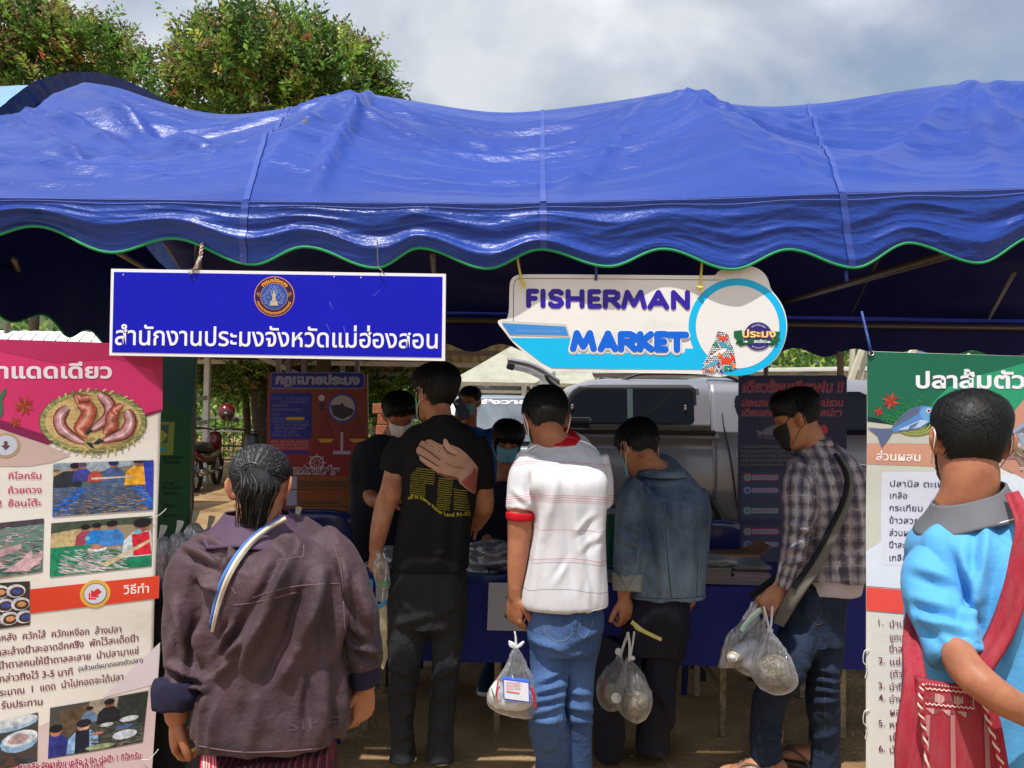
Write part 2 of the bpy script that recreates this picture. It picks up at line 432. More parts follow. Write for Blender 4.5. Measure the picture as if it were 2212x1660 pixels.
def roof(X,V):
 """V 0 front eave .. 1 ridge .. 2 back eave"""
 R_=softline(SIL,DR,X);E=world_line(EAVE,DE,X);f=V<=1;v=np.where(f,V,2-V)
 Eb=np.full_like(X,2.36)
 y=np.where(f,DE+(DR-DE)*v,DB+(DR-DB)*v);e=np.where(f,E,Eb)
 hb=0.07*ribw(X)+0.05-0.12*sagw(X)
 z=e+(R_-e)*v+np.sin(np.pi*v)*hb
 s=sagw(X);w1=v*2.2+0.16*s
 A=0.013+0.020*s+0.012*np.exp(-((X+1.9)/0.9)**2)
 P=np.stack([X*0.75+3,w1*4.6,np.zeros_like(X)],1)
 fold=ridged(P,2)*0.6+vn(np.stack([X*1.3,w1*9+X*.6,X*0+4],1))*0.35
 env=np.clip(v*6,0,1)*np.clip((1.0-v)*4,0,1)
 z=z+fold*A*1.5*env-.17*np.exp(-((X-XL)/.35)**2)*np.sin(np.pi*np.clip(v,0,1))
 z=z+env*.034*np.exp(-((X+1.85)/.75)**2)*vn(np.stack([X*1.2+v*2,v*8.0-X*1.1,X*0+2],1))
 z=z+env*(.0055+.005*np.exp(-((X+1.7)/1.0)**2))*ridged(np.stack([X*3.1+v*3,v*13+X*2.2,X*0+8],1),3)
 for x0,v0,x1,v1,am,wd in[(2.7,1.0,1.35,.18,.045,.07),(2.7,.98,1.7,.05,.04,.06),(2.65,.95,2.0,0.02,.04,.06),(2.75,.9,2.35,.02,.035,.05),(2.2,.95,.95,.45,.025,.05),(2.3,.97,.9,.62,.022,.045),(.85,.98,.15,.05,.022,.06),(.8,.98,.3,.5,.016,.05),(-2.45,.9,-1.55,.60,.055,.05),(-2.45,.75,-1.45,.38,.05,.05),(-2.45,.6,-1.5,.22,.04,.045),(-2.4,.95,-1.25,.82,-.06,.06),(-1.75,.72,-.95,.86,.045,.045),(-1.9,.3,-.9,.42,.03,.04),(-2.2,.2,-1.3,.12,.035,.04),(-1.6,.5,-1.0,.62,.03,.04),(-1.2,.25,-.85,.30,.02,.03),(-2.0,.66,-1.3,.74,-.05,.05),(-.85,.95,-.70,.05,.05,.035),(-.85,.9,-.05,.55,.02,.05),(-.85,.6,.1,.48,.018,.04),(.95,.95,1.08,.1,.03,.05),(.9,.7,2.1,.52,.02,.04),(.9,.55,1.9,.42,.018,.04),(.92,.85,1.9,.70,.02,.04)]:
  dx,dv=x1-x0,v1-v0;L2=dx*dx+dv*dv*4;t=np.clip(((X-x0)*dx+(v-v0)*dv*4)/L2,0,1)
  dd=np.hypot(X-x0-dx*t,(v-v0-dv*t)*2);z=z+np.where(f,am*1.25*(np.exp(-(dd/(wd*.8))**2))*(1-0.5*t)*env,0)
 return np.stack([X,y,z],1)
tent=thing('market_tent',(0,DR,0),'long blue tarpaulin market tent with green scalloped edge','tent')
g=grid(roof,np.linspace(XL,XR,540),np.concatenate([np.linspace(0,1,130),np.linspace(1.03,2,40)]))
g.link('canopy',M_tarp,tent,True)
M_tarp_shade=mat('shade_dark_tarpaulin',(0.010,0.016,0.17),0.6,spec=.2,var=.1)  # same blue tarpaulin, with the shade inside the tent put into its colour
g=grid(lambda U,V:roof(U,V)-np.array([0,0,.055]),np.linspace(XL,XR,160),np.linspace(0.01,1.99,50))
g.link('underside_shade',M_tarp_shade,tent,True)  # added layer under the canopy, coloured dark to stand for the shade there
def scallop_z(X,d=DV):return world_line(SCAL,d,X,True)
def val_pt(X,t):
 top=world_line(EAVE,DE,X);b=scallop_z(X);y=DE-.006+(DV-DE)*t
 P=np.stack([X*1.1,t*2.2+X*.25,X*0+2],1)
 am=0.011*np.clip(t*4,0,1)*(1-.35*np.exp(-((t-1)/.1)**2))
 yy=-fbm(P,2)*am-ridged(np.stack([X*.7,t*3.1-X*.35,X*0+9],1),2)*am*.55-vn(np.stack([X*7,t*1.5,X*0+3],1))*.006*t-.005*ridged(np.stack([X*2.4+t*2,t*3.4-X*1.6,X*0+21],1),2)*np.clip(t*3,0,1)
 cr=np.exp(-((t-(.32+(X+2.2)*.22))/.10)**2)*np.clip((.4-X)*2,0,1)*.018
 return np.stack([X,y+yy-cr,top+(b-top)*t],1)
g=grid(lambda U,V:val_pt(U,V),np.linspace(XL+.01,XR,900),np.linspace(0,1,60))
g.link('valance',M_tarp,tent,True)
Xs=np.linspace(XL+.01,XR,900);e_=val_pt(Xs,np.ones_like(Xs));g=Geo();g.tube(e_+np.array([0,-.001,0]),0.0048,n=8,sub=1,ends=False);g.link('edging',M_trim,tent,True)
for dz in(0.0,-0.022):
 q=val_pt(Xs,np.full_like(Xs,0.02 if dz==0 else 0.10));g=Geo();g.tube(q+np.array([0,-.0025,0]),0.0014,n=4,sub=1,ends=False);g.link('stitching',mat('white_thread',srgb(96,110,190),0.7),tent)
def strip(pathfn,width,n=90,off=0.003):
 t=np.linspace(0,1,n);c=pathfn(t);l=pathfn(t,-width/2);r=pathfn(t,width/2);g=Geo()
 g.add(np.concatenate([l,r]),[(i,i+1,n+i+1,n+i)for i in range(n-1)]);return g
def tape_path(xs_top,xs_eave):
 def f(t,dx=0.0):
  v=1-t;X=xs_eave+(xs_top-xs_eave)*v+dx;q=roof(X,v);q[:,1]-=.004;q[:,2]+=.004;return q
 return f
for pt,pe,pb in((628,532,530),(1172,1173,1173),(1745,1818,1838)):
 xt=at(pt,245,DR).x;xe=at(pe,435,DE).x
 strip(tape_path(xt,xe),0.021).link('seam_tape',M_tape,tent,True)
 xb=at(pb,560,DV).x
 def vf(t,dx=0.0,xe=xe,xb=xb):X=xe+(xb-xe)*t+dx;q=val_pt(X,t);q[:,1]-=.004;return q
 strip(vf,0.024,40).link('seam_tape',M_tape,tent,True)
def bval(U,V):
 z0=2.36;zb=CAMZ+0.0*U
 b=np.array([at(1106,753,6.56).z])+0.035*np.cos(U*2*np.pi/0.50+1.2)
 P=np.stack([U,6.52+.03*V+.02*vn(np.stack([U*3,V*2,U*0],1))*V,z0+(b-z0)*V],1);return P
g=grid(bval,np.linspace(XL,XR,500),np.linspace(0,1,12));g.link('valance',M_tarp_shade,tent,True)  # back valance in the shade-darkened tarpaulin colour
def lval(U,V):
 y=DE+.1+U*3.6;zt=np.interp(U,[0,.5,1],[2.22,3.0,2.3]);zb=np.interp(U,[0,.35,.6,1],[2.06,1.98,1.92,1.9])+.04*np.cos(U*2*np.pi*7)
 X=XL+.02+.03*vn(np.stack([U*9,V*2,U*0],1));return np.stack([X,y,zt+(zb-zt)*V],1)
g=grid(lval,np.linspace(0,1,160),np.linspace(0,1,12));g.link('side_cloth',M_tarp_shade,tent,True)  # side cloth in the shade-darkened tarpaulin colour
U_=np.linspace(0,1,160);g=Geo();g.tube(lval(U_,np.ones(160)),.006,n=6,sub=1,ends=False);g.link('edging',M_trim,tent,True)
fr=Geo();fr.tube([(XL,DE+.05,2.20),(XR,DE+.05,2.24)],.019,n=10,sub=1);fr.link('eave_pole',M_pole,tent,True)
fr=Geo();fr.tube([(XL,6.46,2.24),(XR,6.46,2.24)],.02,n=10,sub=1);fr.link('eave_pole',M_pole,tent,True)
fr=Geo();fr.tube([(XL,6.4,at(100,657,6.4).z),(-2.05,6.4,at(240,657,6.4).z)],.018,n=10,sub=1);fr.link('eave_pole',M_pole,tent,True)
for i,rx in enumerate(RIBS[:4]):
 q=roof(np.full(21,rx),np.linspace(0.01,1.99,21));q[:,2]-=.035;g=Geo();g.tube(q,.016,n=8,sub=1);g.link('hoop',M_pole,tent,True)
for a,b in(((1696,652,6.35),(2105,533,2.75)),((1655,600,4.6),(1612,660,6.0)),((2135,690,6.2),(2190,590,4.5)),((30,560,3.6),(62,650,6.0)),((255,545,3.2),(330,590,4.6)),((430,560,3.6),(432,590,4.4)),((935,550,3.4),(940,640,6.2))):
 g=Geo();g.tube([at(*a),at(*b)],.013 if a[0]!=1696 else .021,n=8,sub=1);g.link('brace',M_pole,tent,True)
for px,d in((432,6.5),(1655,6.46)):
 if px==1655:
  q=at(px,700,d);g=Geo();g.tube([(q.x,d,0),(q.x,d,2.3)],.022,n=10,sub=1);g.link('post',M_pole,tent,True)
for px,d in((2290,DE+.08),(-90,DE+.08)):
 q=at(px,700,d);g=Geo();g.tube([(q.x,d,0),(q.x,d,2.24)],.022,n=10,sub=1);g.link('post',M_pole,tent,True)
M_tarp2=mat('dark_blue_tarpaulin',(0.014,0.060,0.27),0.42,spec=0.5,var=0.2,vscale=5,bump=0.4,bscale=16,bdist=0.02)
t2=thing('hooped_tent',(at(190,300,5.9).x,6.2,0),'darker blue hooped tent rising behind the left end of the long tent','tent','blue tents')
arch_px=[(-70,330),(-35,275),(10,232),(70,185),(130,164),(190,158),(250,168),(310,192),(360,222),(400,255),(430,320)]
A0=np.array([at(a,b,5.3)[:]for a,b in arch_px])
def hood(U,V):
 q=crm(A0,U);c=np.array([A0[:,0].mean(),0,2.6]);s_=1-.07*V-.10*V**2
 out=q.copy();out[:,0]=c[0]+(q[:,0]-c[0])*s_;out[:,2]=c[2]+(q[:,2]-c[2])*(1+.01*V)+.008*vn(np.stack([U*3,V*1.5,U*0],1));out[:,1]=5.3+V*2.2;return out
g=grid(hood,np.linspace(0,len(A0)-1,90),np.linspace(0,1,20));g.link('canopy',M_tarp2,t2,True)
def hood2(U,V):
 q=crm(A0,U);c=np.array([A0[:,0].mean(),0,3.0]);s_=1-.075*V;q[:,0]=c[0]+(q[:,0]-c[0])*s_;q[:,2]=c[2]+(q[:,2]-c[2])*(1-.105*V);q[:,1]=5.28+.10*V;q[:,1]+=.012*vn(np.stack([U*8,V*2,U*0],1));return q
g=grid(hood2,np.linspace(0,len(A0)-1,160),np.linspace(0,1,8));g.link('rim',M_tarp2,t2,True)
def hend(U,V):
 q=crm(A0,U);z0=2.2;c0=A0[:,0].mean();out=q.copy();out[:,1]=6.6;out[:,2]=z0+(q[:,2]-.06-z0)*V;out[:,0]=c0+(q[:,0]-c0)*.96;out[:,1]+=.03*vn(np.stack([U*3,V,U*0],1));return out
g=grid(hend,np.linspace(0,len(A0)-1,60),np.linspace(0,1,10));g.link('end_wall',M_tarp2,t2,True)
for x_ in(A0[0,0]+.02,A0[-1,0]-.02):
 for y_ in(5.36,):
  g=Geo();g.tube([(x_+(.06 if x_<-3 else-.06)*(y_>6),y_,0),(x_+(.06 if x_<-3 else-.06)*(y_>6),y_,3.25)],.02,n=8,sub=1);g.link('post',M_pole,t2,True)
t3=thing('shelter',(-4.6,8.4,0),'pale blue flat sheet roof at the far left edge behind the blue tents','shelter')
def flat3(U,V):return np.stack([-7.2+U*2.0,8+V*1.6,at(30,184,9.6).z*V+at(30,235,8).z*(1-V)+.02*vn(np.stack([U*8,V*8,U*0],1))],1)
g=grid(flat3,np.linspace(0,1,30),np.linspace(0,1,12));g.link('roof',mat('pale_blue_sheet',srgb(120,165,215),0.35,var=.1),t3,True)
for x_ in(-7.1,-5.3):
 g=Geo();g.tube([(x_,8.1,0),(x_,8.1,at(30,186,8).z-.34)],.03,n=8,sub=1);g.link('post',M_pole,t3,True)
 # hanging signs
WHITE=ink(238,238,240);
plA=Plane(at(600,676,2.57),(0.012,-1,0.0))
sA=thing('office_sign',at(600,676,2.57),'long blue hanging sign with white Thai lettering and a round emblem','sign')
q=[(240,581),(963,592),(961,780),(236,768)]
plA.poly(q,0.0,'board',mat('white_sign_frame',srgb(235,236,240),0.35),sA,thick=0.02)
plA.poly([(246.5,588),(956,598.5),(954,773),(242.5,761.5)],0.0015,'panel',mat('blue_sign_sheet',(.0025,.004,.47),0.35,spec=0.25,var=.05,vscale=3),sA,thick=0.001)
plA.text('สำนักงานประมงจังหวัดแม่ฮ่องสอน',249,745,56,0.0028,WHITE,sA,bold=0.011,width=700,rot=-0.0115,res=4)
em=(593,641)
def ring_(pl,R,Ri,off,m,par,name='emblem',n=48):return pl.disc(em[0],em[1],R,off,name,m,par,Ri=Ri,n=n)
ring_(plA,43.5,0,.0026,ink(226,150,110),sA);ring_(plA,41.8,0,.0032,ink(52,12,62),sA);ring_(plA,29.5,0,.0038,ink(205,140,110),sA);ring_(plA,28.3,0,.0044,ink(48,78,165),sA)
gold=ink(240,160,40);lgold=ink(190,180,150);pbl=ink(118,140,200)
plA.arc_text('กรมประมง',*em,31.5,math.radians(140),math.radians(38),11,.0042,gold,sA,bold=.04)
plA.arc_text('กระทรวงเกษตรและสหกรณ์',*em,39.0,math.radians(198),math.radians(342),8.0,.0042,gold,sA,bold=.03,inside=True)
for s_ in(-1,1):
 plA.poly([(em[0]+s_*30.5,em[1]-8),(em[0]+s_*36,em[1]-9),(em[0]+s_*39,em[1]-5),(em[0]+s_*34,em[1]-1),(em[0]+s_*33,em[1]+3),(em[0]+s_*30.5,em[1]-2)],.0046,'emblem',ink(150,100,70),sA)
 for k,(x,y,r)in enumerate([(8,-16,3.4),(13,-10,3.6),(17,-3,3.8),(19,6,3.6),(15,13,3.6),(9,18,3),(22,-1,2.6),(11,3,2.8),(18,14,2.4),(6,-21,2.4)]):
  plA.disc(em[0]+s_*x,em[1]+y,r,.0048+.0002*k,'emblem',pbl,sA,Ri=r*.55,n=12,a0=.6,a1=5.6)
plA.poly([(em[0],em[1]-25),(em[0]+3,em[1]-17),(em[0]+8,em[1]-9),(em[0]+6,em[1]-1),(em[0]-6,em[1]-1),(em[0]-8,em[1]-9),(em[0]-3,em[1]-17)],.0052,'emblem',pbl,sA)
plA.poly([(em[0],em[1]-20),(em[0]+5,em[1]-8),(em[0]+3.5,em[1]+1),(em[0]-3.5,em[1]+1),(em[0]-5,em[1]-8)],.0056,'emblem',ink(52,78,160),sA)
plA.poly([(em[0],em[1]-14),(em[0]+2,em[1]-10),(em[0]+1.6,em[1]-7),(em[0]+4,em[1]-4),(em[0]+3.4,em[1]+5),(em[0]+6,em[1]+10),(em[0]-6,em[1]+10),(em[0]-3.4,em[1]+5),(em[0]-4,em[1]-4),(em[0]-1.6,em[1]-7),(em[0]-2,em[1]-10)],.006,'emblem',lgold,sA)
plA.poly([(em[0]-10,em[1]+11),(em[0]+10,em[1]+11),(em[0]+7,em[1]+15),(em[0]+9,em[1]+20),(em[0]-9,em[1]+20),(em[0]-7,em[1]+15)],.006,'emblem',lgold,sA)
for x0,y0,x1,y1 in((712,652,718,668),(705,700,715,722),(742,705,748,730),(806,640,820,628)):
 plA.poly([(x0,y0),(x0+.8,y0),(x1+.6,y1),(x1,y1)],.002,'scratch',ink(120,130,215),sA)
for x,y in((267,594),(722,598),(780,600)):plA.disc(x,y,1.6,.0024,'screw',ink(200,200,205),sA,n=10)
def twist(a,b,r,name,m,par,wob=.004,n=40):
 a=Vector(a);b=Vector(b)
 for ph in(0,math.pi):
  g=Geo();P=[]
  for i in range(n):
   t=i/(n-1);c=a.lerp(b,t);P.append((c.x+wob*math.cos(t*22+ph),c.y+wob*math.sin(t*22+ph),c.z))
  g.tube(P,r,n=6,sub=1);g.link(name,m,par,True)
M_rope=mat('brown_white_rope',srgb(150,120,100),0.9,col2=srgb(225,220,215),vscale=120,c2w=.03)
r1=thing('sign_rope',at(425,575,2.555),'frayed brown and white rope tying the blue office sign to the tent','rope')
twist(at(421,583,2.558),at(433,556,2.57),.003,'strand',M_rope,r1);twist(at(433,556,2.57),at(440,500,2.64),.003,'strand',M_rope,r1)
g=Geo();P=[at(414+5*math.cos(a),588+6*math.sin(a),2.565+.012*math.sin(2*a))for a in np.linspace(0,6.2,14)];g.tube(P,.0022,n=6,sub=2);g.link('loop',M_pole,r1,True)
r2=thing('sign_wire',at(820,585,2.555),'thin twisted wire holding the right end of the blue office sign','wire')
g=Geo();g.tube([at(815,520,2.57),at(817,575,2.562),at(823,583,2.558),at(830,593,2.557)],.002,n=6,sub=4);g.link('wire',M_pole,r2,True)
plB=Plane(at(1390,700,2.655),(-0.01,-1,0.0))
sB=thing('fisherman_market_sign',at(1390,700,2.655),'boat shaped white and cyan hanging sign reading FISHERMAN MARKET','sign')
def F2(x,y):return((1100+x/2.765)*.9357,(560+y/2.765)*.9357)
def arcp(cx,cy,r,a0,a1,n):return[(cx+r*math.cos(math.radians(a)),cy+r*math.sin(math.radians(a)))for a in np.linspace(a0,a1,n)]
out=[F2(*p)for p in[(208,490),(210,270),(222,232),(250,210),(300,203),(900,207),(1500,213),(1533,206),(1545,180),(1600,165),(1660,172),(1700,155),(1760,150),(1830,185),(1865,240),(1878,300),(1930,360),(1968,430),(1986,520),(1978,610),(1945,700),(1890,770),(1820,815),(1740,840),(1650,840),(1610,850),(1560,860),(1500,855),(1440,838),(900,833),(480,826),(440,810),(330,725),(230,640),(180,570),(137,520),(136,500),(160,490)]]
def smooth_poly(pts,it=2):
 P=np.array(pts,float)
 for _ in range(it):
  Nn=np.roll(P,-1,0);Q=np.empty((len(P)*2,2));Q[0::2]=P*.75+Nn*.25;Q[1::2]=P*.25+Nn*.75;P=Q
 return[tuple(p)for p in P]
M_sgnw=mat('white_sign_board',srgb(234,232,230),0.35,var=.04,vscale=4,col2=srgb(214,212,208),c2=.62,c2w=.08)
plB.poly(smooth_poly(out,2),0.0,'board',M_sgnw,sB,thick=0.012)
cy=ink(0,186,240,.3);dk=ink(30,32,48)
for a,b in(((235,515),(237,275)),((237,275),(248,245)),((248,245),(272,230)),((272,230),(900,234)),((900,234),(1560,241))):
 (x0,y0),(x1,y1)=F2(*a),F2(*b);l=math.hypot(x1-x0,y1-y0);nx,ny=-(y1-y0)/l*.55,(x1-x0)/l*.55
 plB.poly([(x0+nx,y0+ny),(x1+nx,y1+ny),(x1-nx,y1-ny),(x0-nx,y0-ny)],.0012,'outline',dk,sB)
plB.poly([F2(*p)for p in[(215,610),(600,612),(590,690),(620,712),(1240,700),(1300,715),(1330,700),(1330,678),(1400,678),(1440,735),(1480,800),(1440,812),(880,808),(480,803),(410,765),(300,680)]],.0012,'hull',cy,sB)
plB.poly([F2(*p)for p in[(158,500),(575,522),(598,605),(225,592),(190,560)]],.0016,'stripe_border',ink(205,205,200),sB)
plB.poly([F2(*p)for p in[(162,516),(568,538),(588,596),(212,588)]],.0022,'stripe',ink(60,140,215),sB)
plB.text('กินเจกินปลาที่มีคุณภาพ',*F2(258,572),9,.0028,ink(130,170,225),sB,width=94,rot=-.02,quality=False)
def strokes(pl,letters,r,off,m,par):
 for st in letters:
  for k in range(len(st)-1):
   (x0,y0),(x1,y1)=st[k],st[k+1];a=math.atan2(y1-y0,x1-x0)
   P=[(x1+r*math.cos(a+t),y1+r*math.sin(a+t))for t in np.linspace(-math.pi/2,math.pi/2,7)]+[(x0+r*math.cos(a+t),y0+r*math.sin(a+t))for t in np.linspace(math.pi/2,3*math.pi/2,7)]
   pl.poly(P,off[0],'lettering',m,par);off[0]+=.00004
def glyph(ch):
 S_={'F':[[(.85,0),(0,0),(0,1)],[(0,.5),(.7,.5)]],'I':[[(0,0),(0,1)]],'S':[[(.92,.12),(.7,0),(.25,0),(.02,.2),(.12,.42),(.8,.58),(.95,.8),(.7,1),(.2,1),(0,.86)]],'H':[[(0,0),(0,1)],[(.95,0),(.95,1)],[(0,.5),(.95,.5)]],'E':[[(.8,0),(0,0),(0,1),(.85,1)],[(0,.5),(.7,.5)]],'R':[[(0,1),(0,0),(.6,0),(.85,.12),(.85,.38),(.6,.52),(0,.52)],[(.45,.55),(.9,1)]],'M':[[(0,1),(.22,0),(.6,.85),(1.0,0),(1.22,1)]],'A':[[(0,1),(.5,0),(1,1)],[(.22,.72),(.78,.72)]],'N':[[(0,1),(0,0),(.9,1),(.9,0)]],'K':[[(0,0),(0,1)],[(.85,0),(.1,.5),(.9,1)]],'T':[[(0,0),(1.05,0)],[(.52,0),(.52,1)]]}
 return S_[ch]
def word(pl,word_,boxes,r,off0,m,par):
 off=[off0]
 for ch,(x0,x1,y0,y1)in zip(word_,boxes):
  gl=glyph(ch);wmax=max(p[0]for st in gl for p in st)or 1
  sc=(x1-x0-2*r)/wmax if wmax and ch!='I' else 0
  strokes(pl,[[(x0+r+p[0]*sc,y0+r+p[1]*(y1-y0-2*r))for p in st]for st in gl],r,off,m,par)
def bx(l):return[(F2(a,c)[0],F2(b,c)[0],F2(a,c)[1],F2(a,d)[1])for a,b,c,d in l]
word(plB,'FISHERMAN',bx([(316,400,296,420),(408,444,296,421),(456,560,297,423),(568,690,298,423),(708,800,299,425),(806,922,301,427),(922,1088,303,429),(1090,1230,304,431),(1240,1362,305,432)]),5.6,.0014,ink(50,22,160,.3),sB)
mb=bx([(595,768,560,700),(772,905,562,702),(900,1030,566,703),(1022,1136,566,704),(1132,1226,566,705),(1200,1356,570,706)])
word(plB,'MARKET',[(a-3.5,b+3.5,c-2,d+7)for a,b,c,d in mb],11,.0014,ink(205,212,222),sB)
word(plB,'MARKET',[(a-2.5,b+2.5,c-2.5,d+4.5)for a,b,c,d in mb],9.8,.0030,ink(240,240,242),sB)
word(plB,'MARKET',mb,7.2,.0046,ink(0,100,220,.3),sB)
rc=F2(1665,540)
plB.disc(*rc,105.5,.0016,'ring',cy,sB,n=72);plB.disc(*rc,90,.0024,'ring',ink(233,231,230),sB,n=72)
net=[F2(*p)for p in[(1540,570),(1600,580),(1640,690),(1656,800),(1620,822),(1590,808),(1565,834),(1535,815),(1500,830),(1440,822),(1450,770),(1500,670)]]
plB.poly(net,.0034,'net',ink(228,230,235),sB)
nc=[ink(20,28,60),ink(235,90,50),ink(0,110,200),ink(245,140,60),ink(30,150,120),ink(90,170,210)]
def inside(p,poly_):
 x,y=p;c=False;j=len(poly_)-1
 for i in range(len(poly_)):
  if(poly_[i][1]>y)!=(poly_[j][1]>y)and x<(poly_[j][0]-poly_[i][0])*(y-poly_[i][1])/(poly_[j][1]-poly_[i][1])+poly_[i][0]:c=not c
  j=i
 return c
cells={}
yy=net[0][1]
for i in range(24):
 for j in range(18):
  c_=(F2(1430,0)[0]+j*4.6+(i%2)*2.3,F2(0,572)[1]+i*4.0)
  if not inside(c_,net):continue
  k_=random.random();m_i=0 if k_<.0 else(1 if k_<.1 else 2 if k_<(.32 if c_[1]>F2(0,740)[1]and c_[0]>F2(1545,0)[0]else .12)else 6)
  cells.setdefault(m_i,[]).append((c_,random.uniform(1.4,1.95)))
Q=[];Fc=[]
for m_i,L_ in cells.items():
 Q=[];Fc=[]
 for(c_,r)in L_:
  b=len(Q);Q+=[tuple(plB.uv(c_[0]+r*math.cos(a)*1.15,c_[1]+r*math.sin(a)))for a in np.linspace(0,2*math.pi,7)[:-1]];Fc.append(tuple(range(b,b+6)))
 plB.flat(Q,Fc,.0046,'net',ink(240,240,242)if m_i==6 else nc[m_i],sB)
plB.poly(net,.0040,'net',ink(24,34,70),sB)
def crab(cx,cy_,s_,m):
 plB.disc(cx,cy_,8*s_,.0052,'crab_print',m,sB,ry=5.5*s_,n=18)
 for sd_ in(-1,1):
  for k in range(4):plB.poly([(cx+sd_*5*s_,cy_+(k-1)*2.4*s_),(cx+sd_*12*s_,cy_+(k*3.6-5)*s_),(cx+sd_*12.5*s_,cy_+(k*3.6-3.8)*s_),(cx+sd_*5*s_,cy_+(k-.2)*2.4*s_)],.0051,'crab_print',m,sB)
  plB.disc(cx+sd_*9.5*s_,cy_-6*s_,3.2*s_,.0053,'crab_print',m,sB,n=12)
def fish_print(pl,cx,cy_,l,h,ang,m,par,off,name='fish_print',tail=True):
 P=[(-.5,0),(-.38,-.32),(-.1,-.5),(.2,-.36),(.36,-.1),(.52,-.42),(.5,0),(.52,.42),(.36,.1),(.2,.34),(-.1,.5),(-.38,.3)]
 c,s_=math.cos(ang),math.sin(ang)
 pl.poly([(cx+x*l*c-y*h*s_,cy_+x*l*s_+y*h*c)for x,y in P],off,name,m,par)
crab(*F2(1595,756),1.35,ink(228,70,40));crab(*F2(1572,612),.85,ink(225,80,50))
fish_print(plB,*F2(1585,662),34,10,.5,ink(70,160,190),sB,.0052);fish_print(plB,*F2(1500,778),34,9,2.7,ink(90,170,200),sB,.0052);fish_print(plB,*F2(1545,706),40,10,2.7,ink(235,238,240),sB,.0054)
for x,y,c_ in((1547,718,nc[3]),(1500,812,nc[3]),(1620,800,nc[4]),(1525,655,nc[4]),(1590,800,nc[4]),(1640,790,nc[3])):plB.disc(*F2(x,y),4.2,.0056,'shell_print',c_,sB,n=12,ry=5)
bc=F2(1795,600)
for pts in([(1640,568),(1690,560),(1700,640),(1650,650),(1662,625),(1640,600)],[(1890,568),(1938,572),(1925,600),(1940,625),(1895,622)],[(1655,640),(1740,615),(1740,650),(1680,665)],[(1870,612),(1925,640),(1880,665),(1850,640)]):
 plB.poly([F2(*p)for p in pts],.0048,'ribbon',ink(14,100,62),sB)
plB.disc(*bc,30.5,.0052,'badge',ink(62,44,130),sB);plB.disc(*bc,28.4,.0056,'badge',ink(50,32,120),sB,n=40)
plB.poly([F2(*p)for p in[(1688,625),(1760,618),(1830,618),(1925,628),(1915,655),(1830,645),(1760,645),(1690,655)]],.006,'ribbon',ink(10,92,60),sB)
plB.text('ประมง',*F2(1693,608),22,.0062,ink(120,60,20),sB,width=73,bold=.075,rot=.0)
plB.text('ประมง',*F2(1694,606),22,.0068,ink(250,215,140),sB,width=72,bold=.03,rot=.0)
plB.text('ธงเขียว',*F2(1768,642),9,.0066,ink(240,240,235),sB,width=27,bold=.03)
plB.arc_text('คุณภาพ ได้มาตรฐาน',*bc,22.5,math.radians(128),math.radians(50),5.5,.0066,ink(230,225,240),sB)
plB.arc_text('จังหวัดแม่ฮ่องสอน',*bc,27,math.radians(238),math.radians(305),5,.0066,ink(220,215,235),sB,inside=True)
fish_print(plB,*F2(1715,635),9,4,math.pi,WHITE,sB,.0066);fish_print(plB,*F2(1862,637),9,4,0,WHITE,sB,.0066)
M_ylw=mat('yellow_cord',srgb(225,205,90),0.7,var=.2,vscale=90)
for i,((x0,y0),(x1,y1),kx,ky)in enumerate((((1116,545),(1124,593),1130,613),((1517,560),(1514,598),1513,622))):
 r_=thing('yellow_rope',at(x0,y0,2.66),['yellow cord and knot on the left of the boat shaped sign','yellow cord and knot near the round end of the boat shaped sign'][i],'rope','yellow cords holding the boat shaped sign')
 g=Geo();g.tube([at(x0,y0-30,2.66),at(x0,y0,2.66),at(x1,y1,2.650),at(kx,ky,2.642)],[.0042,.0042,.004,.003],n=8,sub=5);g.link('strand',M_ylw,r_,True)
 g=Geo();g.ball(at(kx,ky,2.637),(.009,.006,.007));g.ball(at(kx+4,ky+6,2.637),(.003,.003,.009));g.ball(at(kx-5,ky-2,2.637),(.006,.003,.003));g.link('knot',M_ylw,r_,True)
r_=thing('strap',at(1287,590,2.65),'short dark blue strap hanging over the top of the boat shaped sign','strap')
g=Geo();g.tube([at(1287,560,2.645),at(1288,590,2.65),at(1287,606,2.652)],[(.005,.001)]*3,n=8,sub=4);g.link('webbing',M_tarp2,r_,True)
r_=thing('strap',at(1828,590,2.65),'loose bright blue tie dangling from the tent edge right of the boat shaped sign','strap')
g=Geo();g.tube([at(1828,560,2.64),at(1828,590,2.63),at(1829,608,2.635)],[(.006,.001)]*3,n=8,sub=4);g.link('webbing',M_tarp,r_,True)
